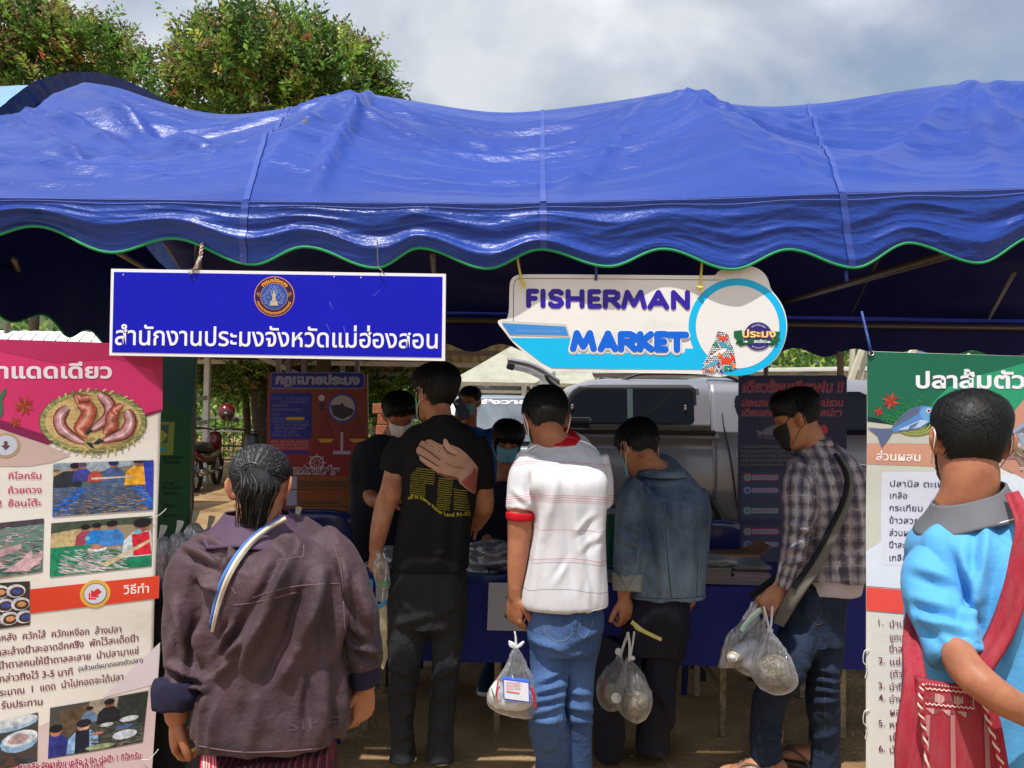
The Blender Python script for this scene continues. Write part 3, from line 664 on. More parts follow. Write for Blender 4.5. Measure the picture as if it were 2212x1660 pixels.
# trees and far background
M_leaf=mat('leaf',(0.06,0.11,0.03),0.42,spec=0.35,vcol=True,var=0.15,vscale=3)
_lt=MATS['leaf'].node_tree;_b=_lt.nodes['Principled BSDF']
_tr=_lt.nodes.new('ShaderNodeBsdfTranslucent');_mx=_lt.nodes.new('ShaderNodeMixShader');_mx.inputs[0].default_value=.4
_lt.links.new(_b.inputs['Base Color'].links[0].from_socket,_tr.inputs[0]);_lt.links.new(_b.outputs[0],_mx.inputs[1]);_lt.links.new(_tr.outputs[0],_mx.inputs[2])
_lt.links.new(_mx.outputs[0],_lt.nodes['Material Output'].inputs[0])
M_bark=mat('bark',srgb(70,55,42),0.9,var=.4,vscale=9,bump=.8,bscale=30,bdist=.02)
def leaves_mesh(C,D,L_,W_,colr):
 """C centre, D direction, sizes, colour per leaf -> folded diamond leaves"""
 n=len(C);D=D/np.linalg.norm(D,axis=1)[:,None];R_=RNG.normal(size=(n,3));R_[:,2]+=1.1
 X=np.cross(D,R_);X/=np.linalg.norm(X,axis=1)[:,None];N=np.cross(X,D)
 a=C-D*L_[:,None]*.5;b=C+D*L_[:,None]*.5-N*L_[:,None]*.12;l=C+X*W_[:,None]*.5-D*L_[:,None]*.05-N*W_[:,None]*.0+N*W_[:,None]*.12;r=C-X*W_[:,None]*.5-D*L_[:,None]*.05+N*W_[:,None]*.12
 V=np.stack([a,l,b,r],1).reshape(-1,3);i=np.arange(n)*4
 f=np.concatenate([np.stack([i,i+2,i+1],1),np.stack([i,i+3,i+2],1)])
 me=bpy.data.meshes.new('leaves');me.from_pydata(V.tolist(),[],f.tolist())
 ca=me.attributes.new('col','FLOAT_COLOR','POINT');c4=np.concatenate([np.repeat(colr,4,0),np.ones((n*4,1))],1)
 ca.data.foreach_set('color',c4.astype(np.float32).ravel());me.update();return me
LEAFC=np.array([srgb(86,120,54),srgb(112,148,64),srgb(62,94,50),srgb(150,166,74),srgb(170,136,78),srgb(182,190,92)])
def shoots(points,dirs,lens,nleaf,lsize,cmix,young=0.06,flower=0.16):
 C=[];D=[];Ls=[];Ws=[];K=[]
 for p,d,ln in zip(points,dirs,lens):
  tone=RNG.choice(len(LEAFC),p=cmix);fl=RNG.random()<flower;yg=RNG.random()<young
  side=np.cross(d,RNG.normal(size=3));side/=np.linalg.norm(side)+1e-9;up2=np.cross(side,d)
  br=RNG.uniform(.85,1.6)
  for k in range(nleaf):
   t=(k+.5)/nleaf;s_=1 if k%2 else-1;c=p+d*ln*t+np.array([0,0,-.10*ln*t*t]);a=RNG.uniform(.5,1.0)
   dd=d*.6+side*s_*a+up2*RNG.uniform(-.5,.5)
   sz=lsize*(1-.45*t)*RNG.uniform(.7,1.25)
   if fl and t>.45:
    for _ in range(3):C.append(c+RNG.normal(size=3)*lsize*.45);D.append(RNG.normal(size=3));Ls.append(lsize*.28);Ws.append(lsize*.26);K.append(np.array(srgb(150,128,92))*RNG.uniform(.6,1.2))
    continue
   C.append(c+dd*sz*.5);D.append(dd);Ls.append(sz);Ws.append(sz*.45);q=LEAFC[tone]*br*RNG.uniform(.8,1.2)
   if yg and t>.6:q=np.array(srgb(190,110,80))if RNG.random()<.6 else np.array(srgb(190,180,90))
   K.append(q)
 return np.array(C),np.array(D),np.array(Ls),np.array(Ws),np.array(K)
def tree(name,base,blobs,nsh,lsize,label,cat='tree',group=None,nleaf=13,cmix=(.30,.32,.18,.14,.01,.05),trunk_r=.11,spikes=(),limbs=6,flower=.16,shl=.42,up=.55):
 t=thing(name,base,label,cat,group);B=np.array([[*c,r]for c,r in blobs]);g=Geo();b0=Vector(base)
 top=Vector(B[:,:3].mean(0));low=Vector((b0.x,b0.y,B[:,2].min()-.2))
 g.tube([b0,b0.lerp(low,.5)+Vector((.08,0,0)),low,low.lerp(top,.8)],[trunk_r,trunk_r*.8,trunk_r*.65,trunk_r*.2],n=10,sub=4);g.link('trunk',M_bark,t,True)
 for i in range(min(limbs,len(B))):
  q=Vector(B[i,:3]);g=Geo();m=low.lerp(q,.5)+Vector((random.uniform(-.2,.2),0,random.uniform(0,.2)));g.tube([low,m,q,q+(q-m)*.5],[trunk_r*.5,trunk_r*.3,trunk_r*.14,.006],n=7,sub=4);g.link('limb',M_bark,t,True)
 pr=B[:,3]**2/(B[:,3]**2).sum();ix=RNG.choice(len(B),nsh,p=pr);u=RNG.normal(size=(nsh,3));u/=np.linalg.norm(u,axis=1)[:,None]
 rr=RNG.uniform(.45,1.0,nsh)**.5;P=B[ix,:3]+u*(B[ix,3]*rr)[:,None]*np.array([1,1,.85]);d=u+np.array([0,0,up])+RNG.normal(size=(nsh,3))*.3;d/=np.linalg.norm(d,axis=1)[:,None]
 ln=RNG.uniform(.6,1.3,nsh)*shl
 if len(spikes):
  sp=np.array([s_[0]for s_ in spikes]);sdv=np.array([s_[1]for s_ in spikes]);P=np.concatenate([P,sp]);d=np.concatenate([d,sdv/np.linalg.norm(sdv,axis=1)[:,None]]);ln=np.concatenate([ln,np.linalg.norm(sdv,axis=1)])
 C,D,Ls,Ws,K=shoots(P,d,ln,nleaf,lsize,cmix,flower=flower)
 o=link('crown',leaves_mesh(C,D,Ls,Ws,K),M_leaf,t)
 g=Geo()
 for i in range(0,len(P),2 if nsh>600 else 1):g.tube([P[i]-d[i]*ln[i]*.3,P[i]+d[i]*ln[i]*.9],[.007,.003],n=4,sub=1,ends=False)
 g.link('twigs',M_bark,t);return t
def BL(lst,d):return[(at(x,y,d+dd)[:],r/F*d)for x,y,r,dd in lst]
def SP(lst,d):return[(np.array(at(x+(j:=random.uniform(-14,14)),y+random.uniform(-12,12),d)[:]),np.array((at(x2+j,y2+random.uniform(-6,14),d+.1)-at(x,y,d))[:]))for x,y,x2,y2 in lst]
D1=14.0
tree('flowering_tree',(at(690,900,D1+.6).x,D1+.6,0),BL([(600,170,105,0),(480,190,90,.2),(700,180,85,-.2),(560,100,70,0),(660,110,65,.1),(450,120,55,0),(735,165,50,0),(415,215,45,.3),(600,250,120,.3),(520,150,90,-.5),(750,215,55,0),(375,235,35,0),(430,70,26,0),(790,195,24,0)],D1),1150,.20,'dense flowering tree with upright leafy shoots rising behind the middle of the blue tent',group='trees behind the blue tent',spikes=SP([(535,90,533,-5),(600,90,598,-12),(580,100,570,30),(420,80,425,12),(445,90,470,40),(770,130,815,75),(790,150,835,118),(810,180,862,195),(700,90,715,50),(660,80,670,45),(740,110,770,62),(480,90,500,55),(800,200,865,205),(385,150,372,95),(370,180,345,130),(800,160,838,150)]*8,D1),trunk_r=.16,shl=.62,up=.9,flower=.2)
tree('flowering_tree',(at(60,900,D1+1.5).x,D1+1.5,0),BL([(60,120,100,0),(-40,100,110,0),(150,130,80,0),(225,180,48,0),(20,60,60,0),(285,195,35,0),(110,70,50,.2),(200,100,45,0),(90,190,90,0),(-90,40,80,0),(245,150,26,0),(330,215,24,0)],D1+1),1000,.21,'broad dark tree with pale seed heads at the top left corner',group='trees behind the blue tent',spikes=SP([(65,50,62,2),(100,60,108,20),(190,80,200,20),(200,80,215,35),(260,110,280,55),(285,140,312,88),(20,40,8,20),(140,70,150,30),(300,150,330,105),(240,110,250,60)]*6,D1+1),flower=.34,shl=.62,up=.9)
def mass(name,boxes,n,ls,cm,base_h,kind='stuff'):
 C=[]
 for(x0,x1,y0,y1,z0,z1,w_)in boxes:
  k=int(n*w_);P=np.stack([RNG.uniform(x0,x1,k),RNG.uniform(y0,y1,k),RNG.uniform(0,1,k)],1)
  top=z1+fbm(P*np.array([.5,.2,0])+3,3)*base_h;P[:,2]=z0+(top-z0)*P[:,2]**.8;C.append(P)
 C=np.concatenate(C);n=len(C);D=RNG.normal(size=(n,3));D[:,2]-=.2
 tone=vn(C*np.array([.8,.8,.8]))*.5+.5;K=LEAFC[RNG.choice(len(LEAFC),n,p=cm)]*(0.6+tone[:,None]*.9)
 o=link(name,leaves_mesh(C,D,RNG.uniform(.6,1.4,n)*ls,RNG.uniform(.4,.9,n)*ls*.8,K),M_leaf);return _tag(o,kind=kind)
mass('undergrowth',[(-14,8,19.5,23,0,1.6,.5),(-14,8,22,27,.6,2.6,.5)],26000,.17,(.25,.25,.15,.2,.03,.12),.5)
mass('distant_wood',[(-30,40,34,46,0,5.0,.55),(0,60,36,60,3,8.2,.45)],34000,.42,(.35,.2,.25,.12,.03,.05),1.2)
g=grid(lambda U,V:np.stack([U,30+V*60,-1.0+V*16+fbm(np.stack([U*.06,V*2,U*0],1),3)*2],1),np.linspace(-90,130,60),np.linspace(0,1,14))
_tag(g.link('wooded_hillside',mat('hillside_scrub',srgb(62,78,42),.95,var=.5,vscale=.35,bump=1,bscale=.7,bdist=.6),None,True),kind='structure')
tree('roadside_tree',(at(525,1000,16.5).x,16.5,0),BL([(520,820,60,0),(470,800,55,.4),(590,815,60,0),(430,830,45,0)],16.5),420,.13,'thin forked tree with a leaning trunk behind the parked motorcycles',group='trees beyond the metal shed',trunk_r=.10,flower=0)
tree('roadside_tree',(at(560,1000,15.6).x,15.6,0),BL([(590,790,70,0),(660,800,60,.3),(520,785,50,0),(740,830,60,.5)],15.6),480,.13,'thick straight dark trunked tree left of the red notice stand',group='trees beyond the metal shed',trunk_r=.26,flower=0,cmix=(.3,.15,.45,.06,.02,.02))
tree('roadside_tree',(at(840,1000,17).x,17,0),BL([(830,850,60,0),(800,880,50,0),(870,870,50,0),(780,830,50,0),(1000,790,60,0),(960,770,60,0),(1040,770,50,0),(900,830,50,0)],17),700,.13,'leafy tree seen between the red notice stand and the man in black',group='trees beyond the metal shed',flower=0)
# open metal shed
M_white=mat('white_painted_steel',srgb(205,205,205),.45,var=.12,vscale=6,col2=srgb(150,140,128),c2=.66,c2w=.08)
M_sheet=mat('corrugated_sheet',srgb(176,176,158),.55,metal=.0,var=.2,vscale=2,col2=srgb(120,112,92),c2=.6,c2w=.15)
shed=thing('open_shed',(at(600,1000,15).x,15.5,0),'open white steel shed with a corrugated roof behind the motorcycles','shed')
q0=at(446,1035,14.6);gy=14.6
for px,d in((446,14.6),(738,15.8),(812,17.2),(655,13.2),(622,13.2)):
 q=at(px,900,d);g=Geo();g.box((q.x,q.y,1.45),(.10 if d>14 else .085,.10,2.9),bev=.006);g.link('post',M_white if d>14 else mat('maroon_steel',srgb(70,50,52),.6),shed)
def corr(U,V):
 y=12.6+V*5.2;z=2.72-V*.55+0.018*np.sin(U*2*np.pi/.19);return np.stack([U,y,z],1)
for k in range(7):
 x0=-7.0+k*1.05;g=grid(corr,np.linspace(x0,x0+1.06,60),np.linspace(0,1,2))
 o=g.link('roof_sheet',M_sheet,shed,True);o.location=o.location+Vector((0,0,.012*(k%2)))
for y_,z_ in((12.7,2.64),(14.0,2.50),(15.4,2.35),(16.8,2.20),(17.7,2.11)):
 g=Geo();g.box((-3.5,y_,z_-.05),(7.3,.06,.09));g.link('purlin',M_white if y_>15 else M_pole,shed)
g=Geo();g.bar(at(560,770,13.0),at(650,812,15.6),.07);g.link('brace',M_white,shed)
gate=thing('steel_railing',(at(410,1000,14).x,14,0),'white steel railing joined to the shed post left of the motorcycles','railing')
for(x0,y0,d0,x1,y1,d1)in((370,868,12.0,445,860,14.5),(370,923,12.0,445,912,14.5),(370,975,12.0,445,963,14.5),(370,1025,12.0,445,1014,14.5),(395,1044,12.5,441,1020,14.5)):
 g=Geo();g.bar(at(x0,y0,d0),at(x1,y1,d1),.05,.08,bev=.005);g.link('rail',M_white,gate)
g=Geo();q=at(372,900,12.0);g.box((q.x,q.y,.62),(.07,.07,1.24));g.link('rail_post',M_white,gate)
fen=thing('railing_fence',(-4,18.4,0),'low dark upright bar fence with pale rails behind the motorcycles','fence')
for k in range(46):
 x_=-11+k*.22;g=Geo();g.tube([(x_,18.4,0),(x_,18.4,1.25)],.012,n=6,sub=1);g.link('bar',mat('dark_steel',srgb(52,54,50),.6),fen)
for z_ in(.12,.45,.8,1.12):g=Geo();g.box((-6,18.36,z_),(10.6,.03,.04));g.link('rail',M_white if z_>.7 else MATS['dark_steel'],fen)
M_brick=mat('rough_red_block',srgb(150,88,62),.9,var=.3,vscale=9,bump=.5,bscale=40)
for i,(px,y0,y1)in enumerate(((612,852,1010),(836,878,1000))):
 bp=thing('block_pillar',(at(px,900,12.4).x,12.4,0),['red block pillar at the left edge of the red notice stand','stepped red block pillar right of the red notice stand'][i],'pillar','red block pillars behind the notice stand')
 zt=at(px,y0,12.4).z;k=0;z_=0
 while z_<zt-.01:
  h=.17;g=Geo();g.box((at(px,900,12.4).x+(.02 if k%2 else 0),12.4,z_+h/2-.005),(.30 if z_<zt-.25 else .42,.30,h-.012),bev=.01);g.link('block',M_brick,bp);z_+=h;k+=1
  # motorcycles
M_blk=mat('black_plastic',(.012,.012,.014),.35,coat=.3);M_rub=mat('rubber',(.02,.02,.02),.8);M_red=mat('red_lacquer',srgb(92,10,16),.25,coat=.6)
M_chr=mat('chrome',(.6,.6,.62),.2,metal=1)
def moto(px,d,label,yaw=0.0,red=True):
 b=at(px,1000,d);t=thing('motorcycle',(b.x,d,0),label,'motorcycle','motorcycles parked under the shed')
 def W_(x,y,z):c,s_=math.cos(yaw),math.sin(yaw);return(b.x+x*c-y*s_,d+x*s_+y*c,z)
 for nm,y in(('wheel',0.0),('wheel',1.24)):
  g=Geo();g.tube([W_(0,y+.27*math.cos(a),.29+.27*math.sin(a))for a in np.linspace(0,2*math.pi,25)],.04,n=8,sub=1,ends=False);w_=g.link(nm,M_rub,t,True)
  g=Geo();g.tube([W_(-.05,y,.29),W_(.05,y,.29)],.05,n=12,sub=1)
  for k in range(8):a=k*math.pi/4;g.tube([W_(0,y,.29),W_(0,y+.24*math.cos(a),.29+.24*math.sin(a))],.006,n=5,sub=1)
  g.link('spokes',M_chr,w_,True)
 g=Geo();g.tube([W_(0,-.30,.74),W_(0,-.05,.74),W_(0,.35,.72),W_(0,.62,.60),W_(0,.75,.45)],[(.05,.04),(.13,.07),(.15,.10),(.11,.09),(.07,.07)],n=14,ref=(0,0,1));g.link('seat',M_blk,t,True)
 g=Geo();g.tube([W_(0,-.34,.66),W_(0,-.1,.60),W_(0,.4,.55),W_(0,.9,.62),W_(0,1.02,.88)],[(.04,.05),(.12,.09),(.13,.10),(.15,.14),(.13,.10)],n=14,ref=(0,0,1));g.link('fairing',M_red if red else M_blk,t,True)
 g=Geo();g.tube([W_(0,-.22,.52),W_(0,-.36,.34),W_(0,-.40,.28)],[(.08,.02),(.10,.015),(.10,.012)],n=10,ref=(0,1,0));g.link('mudguard',M_blk,t,True)
 g=Geo();g.box(W_(0,-.42,.47),(.20,.012,.14),Matrix.Rotation(yaw,3,'Z')@Matrix.Rotation(-.3,3,'X'),bev=.004);pl_=g.link('number_plate',mat('plate_white',srgb(200,202,205),.4),t)
 g=Geo();g.tube([W_(-.07,-.36,.66),W_(.07,-.36,.66)],.045,n=10,sub=2);g.link('tail_lamp',M_red,t,True)
 g=Geo();g.tube([W_(0,1.2,.3),W_(0,1.02,.95),W_(0,.98,1.02)],.03,n=8);g.link('fork',M_chr,t,True)
 g=Geo();g.tube([W_(-.34,.82,1.04),W_(-.18,.95,1.03),W_(0,.98,1.0),W_(.18,.95,1.03),W_(.34,.82,1.04)],.016,n=8);g.link('handlebar',M_blk,t,True)
 for s_ in(-1,1):
  g=Geo();g.tube([W_(s_*.22,.93,1.03),W_(s_*.27,.97,1.16)],.006,n=6,sub=1);g.ball(W_(s_*.28,.97,1.20),(.06,.015,.04));g.link('mirror',M_blk,t,True)
 g=Geo();g.tube([W_(.13,.55,.30),W_(.15,.1,.30),W_(.15,-.25,.36)],[.025,.04,.045],n=10);g.link('exhaust',M_chr,t,True)
 return t,W_
m1,w1=moto(548,12.6,'black motorcycle with a white number plate parked beyond the grey haired woman',.35,red=False)
m2,w2=moto(425,13.0,'red and black motorcycle behind the white railing at the left',.1)
hl=thing('helmet',at(489,880,12.9),'dark red motorcycle helmet hanging above the parked motorcycles','helmet')
g=Geo();c_=at(489,890,12.9);g.ball(c_,(.135,.155,.145),n=20,m=14);g.link('shell',M_red,hl,True)
g=Geo();g.ball(c_+Vector((.03,-.09,-.04)),(.10,.08,.06));g.link('visor',M_blk,hl,True)
# beige tents behind the cars
M_canv=mat('beige_plastic_sheet',srgb(176,174,156),.4,spec=.5,var=.10,vscale=3,bump=.6,bscale=9,bdist=.03,col2=srgb(150,146,126),c2=.6,c2w=.12)
bt=thing('beige_tent',(at(1080,900,11.5).x,12.5,0),'pale beige peaked sheet tent behind the man on the phone','tent')
def quadgrid(pts,nx,ny,amp,fq,name,m,par,sd=0):
 A=np.array([at(*p)[:]for p in pts])
 def f(U,V):
  U_=U[:,None];V_=V[:,None];P=(A[0]*(1-U_)+A[1]*U_)*(1-V_)+(A[3]*(1-U_)+A[2]*U_)*V_
  P[:,1]+=amp*fbm(np.stack([U*fq,V*fq*.6,U*0+sd],1),3);P[:,2]-=amp*2*np.sin(np.pi*U)*np.sin(np.pi*V);return P
 g=grid(f,np.linspace(0,1,nx),np.linspace(0,1,ny));return g.link(name,m,par,True)
quadgrid([(1110,745,12.5),(1250,745,12.5),(1290,832,11.0),(968,826,11.0)],40,20,.04,6,'roof',M_canv,bt)
quadgrid([(968,826,11.0),(1290,832,11.0),(1290,862,11.0),(955,856,11.0)],40,8,.03,9,'valance',M_canv,bt,3)
quadgrid([(1145,835,10.9),(1200,800,10.9),(1200,850,10.9),(1150,880,10.9)],12,8,.03,5,'side_sheet',M_canv,bt,5)
M_wood=mat('weathered_timber',srgb(150,138,118),.85,var=.25,vscale=12,bump=.4,bscale=50)
for a,b,w_ in(((960,828,10.95),(1290,834,10.95),.05),((975,845,10.96),(1290,850,10.96),.04),((1132,834,10.9),(1130,985,10.9),.07),((1132,905,10.88),(1210,855,10.88),.06),((966,830,10.95),(966,990,10.95),.06)):
 g=Geo();g.bar(at(*a),at(*b),w_);g.link('timber',M_wood,bt)
b2=thing('beige_tent',(at(1780,900,13).x,13.2,0),'long low beige sheet wall and roof seen above the pickup cab','tent')
quadgrid([(1180,806,13.0),(2330,796,13.0),(2330,850,12.9),(1180,850,12.9)],90,10,.05,26,'side_sheet',M_canv,b2,2)
quadgrid([(1180,803,13.6),(2330,784,13.6),(2330,797,12.95),(1180,807,12.95)],60,4,.01,20,'roof',M_canv,b2,2)
g=Geo();g.bar(at(1180,806,12.92),at(2330,795,12.92),.03);g.link('rail',M_white,b2)
for px in(1250,1900,2300):q=at(px,850,13.1);g=Geo();g.box((q.x,q.y,.95),(.07,.07,1.9));g.link('post',M_white,b2)
cp=thing('pole_frame',(at(1850,900,9.3).x,9.3,0),'crossed cream steel poles standing left of the green banner','pole frame')
M_cream=mat('cream_steel',srgb(206,196,172),.45,var=.1)
for a,b in(((1866,745,9.5),(1828,850,9.5)),((1843,735,9.7),(1836,860,9.7)),((1872,755,9.6),(1862,800,9.6)),((2014,745,9.6),(2016,775,9.6)),((1970,762,9.6),(1940,790,9.6)),((2150,750,9.6),(2152,780,9.6)),((2090,772,9.55),(2060,790,9.55))):
 A_,B_=at(*a),at(*b);D_=B_-A_;g=Geo();g.bar(A_-D_*.2,B_+D_*(A_.z/max(.05,-D_.z)-1 if abs(D_.x)<.12 else .3),.045,.07,bev=.006);g.link('pole',M_cream,cp)
um=thing('parasol',(at(2150,900,11).x,11,0),'purple and green parasol peeking over the green banner','parasol')
c_=at(2150,725,11);
for k in range(8):
 g=Geo();P=[];a0,a1=k*math.pi/4,(k+1)*math.pi/4
 for r in np.linspace(0,1,7):
  for a in np.linspace(a0,a1,5):P.append((c_.x+1.05*r*math.cos(a),11+1.05*r*math.sin(a),c_.z+.12-.40*r*r))
 g.add(P,[(i*5+j,i*5+j+1,(i+1)*5+j+1,(i+1)*5+j)for i in range(6)for j in range(4)]);g.link('panel',mat('parasol_%d'%(k%3),[srgb(70,70,150),srgb(30,150,130),srgb(235,235,235)][k%3],.6),um,True)
g=Geo();g.tube([(c_.x,11,0),(c_.x,11,c_.z+.1)],.018,n=8,sub=1);g.link('pole',M_white,um,True)
rb=thing('ribbed_roof',(at(110,740,8).x,8.3,0),'row of white ribbed barrel roof sheets above the pink banner','roof')
M_rw=mat('white_ribbed_sheet',srgb(232,234,236),.35,var=.05)
for k in range(13):
 x0=at(-60+k*26,740,8).x;wd=.113;g=Geo();P=[]
 zt=at(110,712,8).z
 for a in np.linspace(0,1.15,9):
  for u in(-1,-.6,.0,.6,1):P.append((x0+.06*math.cos(a*1.2)+u*wd*.5,8+.30-.30*math.sin(a+.35),zt-.34+.34*math.cos(a)-.012*abs(u)**3))
 g.add(P,[(i*5+j,i*5+j+1,(i+1)*5+j+1,(i+1)*5+j)for i in range(8)for j in range(4)]);g.link('rib',M_rw,rb,True)
g=Geo();g.box((at(110,740,8.25).x,8.3,zt-.42),(2.2,.1,.2));g.link('beam',M_white,rb)
for px in(-80,260):q=at(px,740,8.3);g=Geo();g.box((q.x,8.3,(zt-.5)/2),(.06,.06,zt-.5));g.link('post',M_white,rb)
# silver pickup with a camper shell
M_sil=mat('gunmetal_paint',srgb(146,146,156),.3,metal=.3,spec=.5,coat=.5,var=.03,vscale=60)
M_glass=mat('tinted_glass',(.012,.016,.022),.04,spec=.8,coat=.4)
M_gask=mat('black_rubber_gasket',(.012,.012,.014),.5)
TD=6.9
tk=thing('pickup_truck',(at(1700,900,TD).x,TD+.9,0),'grey pickup truck with a windowed camper shell parked behind the stall','truck')
X0,X1=at(1196,900,TD).x,at(1196,900,TD).x+5.15
def zt_(py):return at(1500,py,TD).z
ZR,ZB,ZS=zt_(821),zt_(938),.52
def body_sec(prof):
 return np.array(prof)
def loopsec(x,prof,Wd=1.84):
 y0=TD;L1=[(x,y0+i_,z)for i_,z in prof];L2=[(x,y0+Wd-i_,z)for i_,z in prof[::-1]]
 return L1+L2
shell=[(.015,ZB+.03),(.02,ZB+.10),(.035,ZB+.22),(.055,ZR-.16),(.075,ZR-.07),(.13,ZR-.015),(.25,ZR+.01),(.5,ZR+.02)]
xs=[X0+.10,X0+.16,X0+.24,X0+.36,at(1535,900,TD).x]
g=Geo();V=[]
for i,x_ in enumerate([X0+.02,X0+.08,X0+.20,X0+.34,X0+.5,at(1300,900,TD).x+.2,at(1536,900,TD).x-.01,at(1536,900,TD).x]):
 k=[.30,.62,.84,.95,1,1,1,.985][i];V.append(np.array(loopsec(x_,[(a+(1-min(k*1.1,1))*.2,ZB+.03+(z-ZB-.03)*k)for a,z in shell])))
g._rings(V,[np.zeros((16,3))]*len(V),True);g.link('camper_shell',M_sil,tk,True)
bedp=[(.10,ZS),(.02,ZS+.10),(0,ZS+.3),(.004,ZB-.28),(.03,ZB-.14),(.045,ZB-.06),(.02,ZB-.05),(.03,ZB)]
g=Geo();V=[np.array(loopsec(x_,bedp))for x_ in(X0,X0+.05,at(1553,900,TD).x-.03,at(1556,900,TD).x)];g._rings(V,[np.zeros((16,3))]*4,True);g.link('bed',M_sil,tk,True)
g=Geo();g.box(((X0+at(1553,900,TD).x)/2,TD+.92,ZB+.012),(at(1553,900,TD).x-X0-.04,1.80,.045),bev=.01);g.link('rail_seal',M_gask,tk)
CX=at(1566,900,TD).x
cabp=[(.10,ZS-.02),(.02,ZS+.08),(-.005,ZS+.3),(.0,ZB-.22),(.02,ZB-.10),(.035,ZB),(.06,ZB+.08),(.13,ZR-.12),(.17,ZR-.04),(.25,ZR+.015),(.5,ZR+.04)]
g=Geo();V=[]
for x_,kz in((CX-.10,1),(CX-.06,1.0),(CX+.02,1),(CX+1.75,1),(CX+2.0,.93),(CX+2.35,.55),(CX+2.6,.16),(CX+3.3,.08),(CX+3.55,.0)):
 V.append(np.array(loopsec(x_,[(a,z if z<=ZB+.001 else ZB+(z-ZB)*kz)for a,z in cabp])))
g._rings(V,[np.zeros((22,3))]*len(V),True);g.link('cab',M_sil,tk,True)
def sidepatch(pts,name,m,inset=.0,off=.006,thick=.01,par=None,yfn=None):
 P=[at(x,y,TD)for x,y in pts];V=[]
 for p in P:
  h=p.z;ins=np.interp(h,[ZS,ZB,ZR-.07,ZR-.015],[0,.03,.078,.13])if yfn is None else yfn(h)
  V.append((p.x,TD+ins-off,p.z))
 tri=tessellate_polygon([[Vector((v[0],v[2],0))for v in V]]);g=Geo();g.add(V,tri);return g.link(name,m,par or tk)
def rrect(x0,y0,x1,y1,r,r2=None,n=8):
 r2=r2 or r;P=[]
 for cx,cy_,a,rr in((x0+r2,y0+r2,180,r2),(x1-r,y0+r,270,r),(x1-r,y1-r,0,r),(x0+r,y1-r,90,r)):
  P+=[(cx+rr*math.cos(math.radians(a+t)),cy_+rr*math.sin(math.radians(a+t)))for t in np.linspace(0,90,n)]
 return P
sidepatch(rrect(1218,827,1514,931,22,62),'window_trim',mat('silver_trim',srgb(160,162,170),.25,metal=.8),off=.010)
wf=sidepatch(rrect(1222,831,1507,925,18,58),'window_frame',M_gask,off=.018)
sidepatch(rrect(1229,841,1359,917,8,46),'pane',M_glass,off=.025,par=None);sidepatch(rrect(1368,841,1501,918,12,6),'pane',M_glass,off=.025)
sidepatch(rrect(1356,840,1368,918,2),'divider',mat('grey_green_seal',srgb(70,90,92),.5),off=.034)
for px,py in((1236,880),(1480,882)):g=Geo();g.ball(at(px,py,TD+.02),(.012,.012,.030));g.link('latch',M_chr,tk,True)
ov=rrect(1232,902,1277,915,6);sidepatch(ov,'sticker_rim',ink(110,116,122),off=.029);sidepatch([(1254.5+(x-1254.5)*.95,908.5+(y-908.5)*.86)for x,y in ov],'sticker',ink(22,26,32),off=.031)
plT=Plane(at(1254,908,TD+.02),(0,-1,0));plT.text('W CARRYBOY',1236,912,8.5,.0,ink(150,155,160),tk,width=36,bold=.01)
for s_ in(0,1):
 y_=TD+(.22 if s_==0 else 1.62);g=Geo();P=[(at(1345,820,y_).x,y_,ZR),(at(1372,820,y_).x,y_,ZR+.055),(at(1400,820,y_).x,y_,ZR+.075),(at(1530,820,y_).x+.0,y_,ZR+.075),(at(1560,820,y_).x,y_,ZR+.05),(at(1600,820,y_).x,y_,ZR)]
 P=[(at(a,820,TD+.2).x,y_,ZR+b)for a,b in((1345,-.005),(1375,.045),(1400,.058),(1470,.062),(1555,.055),(1605,-.005))]
 g.tube(P,[(.02,.014)]*6,n=8,ref=(0,0,1));g.link('roof_rail',M_gask,tk,True)
g=Geo();g.tube([at(1345,835,TD+.25)*1,at(1200,818,TD+.3),at(1204,818,TD+.3)][1:],.02,n=6,sub=1)
g=Geo();g.box(at(1316,820,TD+.4),(.18,.12,.05),bev=.015);g.link('spoiler_lamp',M_gask,tk,True)
g=Geo();hp=[(1200,830),(1168,808),(1140,795),(1118,790),(1097,786)]
for y_ in(TD+.12,):
 g.stack([(at(a,b,y_+.8),Vector((0,.72,0)),Vector((.0,0,.036)))for a,b in hp],n=20,p=4,sub=3)
g.link('rear_hatch',M_sil,tk,True)
g=Geo();g.tube([at(1203,838,TD+.15),at(1185,822,TD+.14),at(1180,812,TD+.14)],.018,n=8);g.link('hatch_arm',M_gask,tk,True)
g=Geo();g.box(at(1103,792,TD+.12),(.07,.1,.06),Matrix.Rotation(.3,3,'Y'),bev=.01);g.link('hatch_handle',M_gask,tk)
sidepatch([(1592,868),(1596,856),(1610,850),(1700,848),(1705,930),(1625,930),(1606,905),(1596,885)],'rear_window',M_glass,off=.02,yfn=lambda h:np.interp(h,[ZB,ZB+.08,ZR-.12],[.03,.055,.125]))
sidepatch([(1716,848),(1868,846),(1900,862),(1985,928),(1985,940),(1716,940)],'front_window',M_glass,off=.02,yfn=lambda h:np.interp(h,[ZB,ZB+.08,ZR-.12],[.03,.055,.125]))
g=Geo();g.tube([(CX+.02,TD+.26,ZR+.01),(CX-.0,TD+.05,ZB+.1),(CX+.05,TD-.012,ZB-.2),(CX+.09,TD-.012,ZS+.3),(CX+.12,TD,ZS+.1)],.006,n=6);g.link('door_gap',M_gask,tk,True)
g=Geo();g.tube([(CX+1.0,TD+.03,ZB),(CX+1.0,TD-.008,ZB-.2),(CX+1.0,TD,ZS+.1)],.006,n=6);g.link('door_gap',M_gask,tk,True)
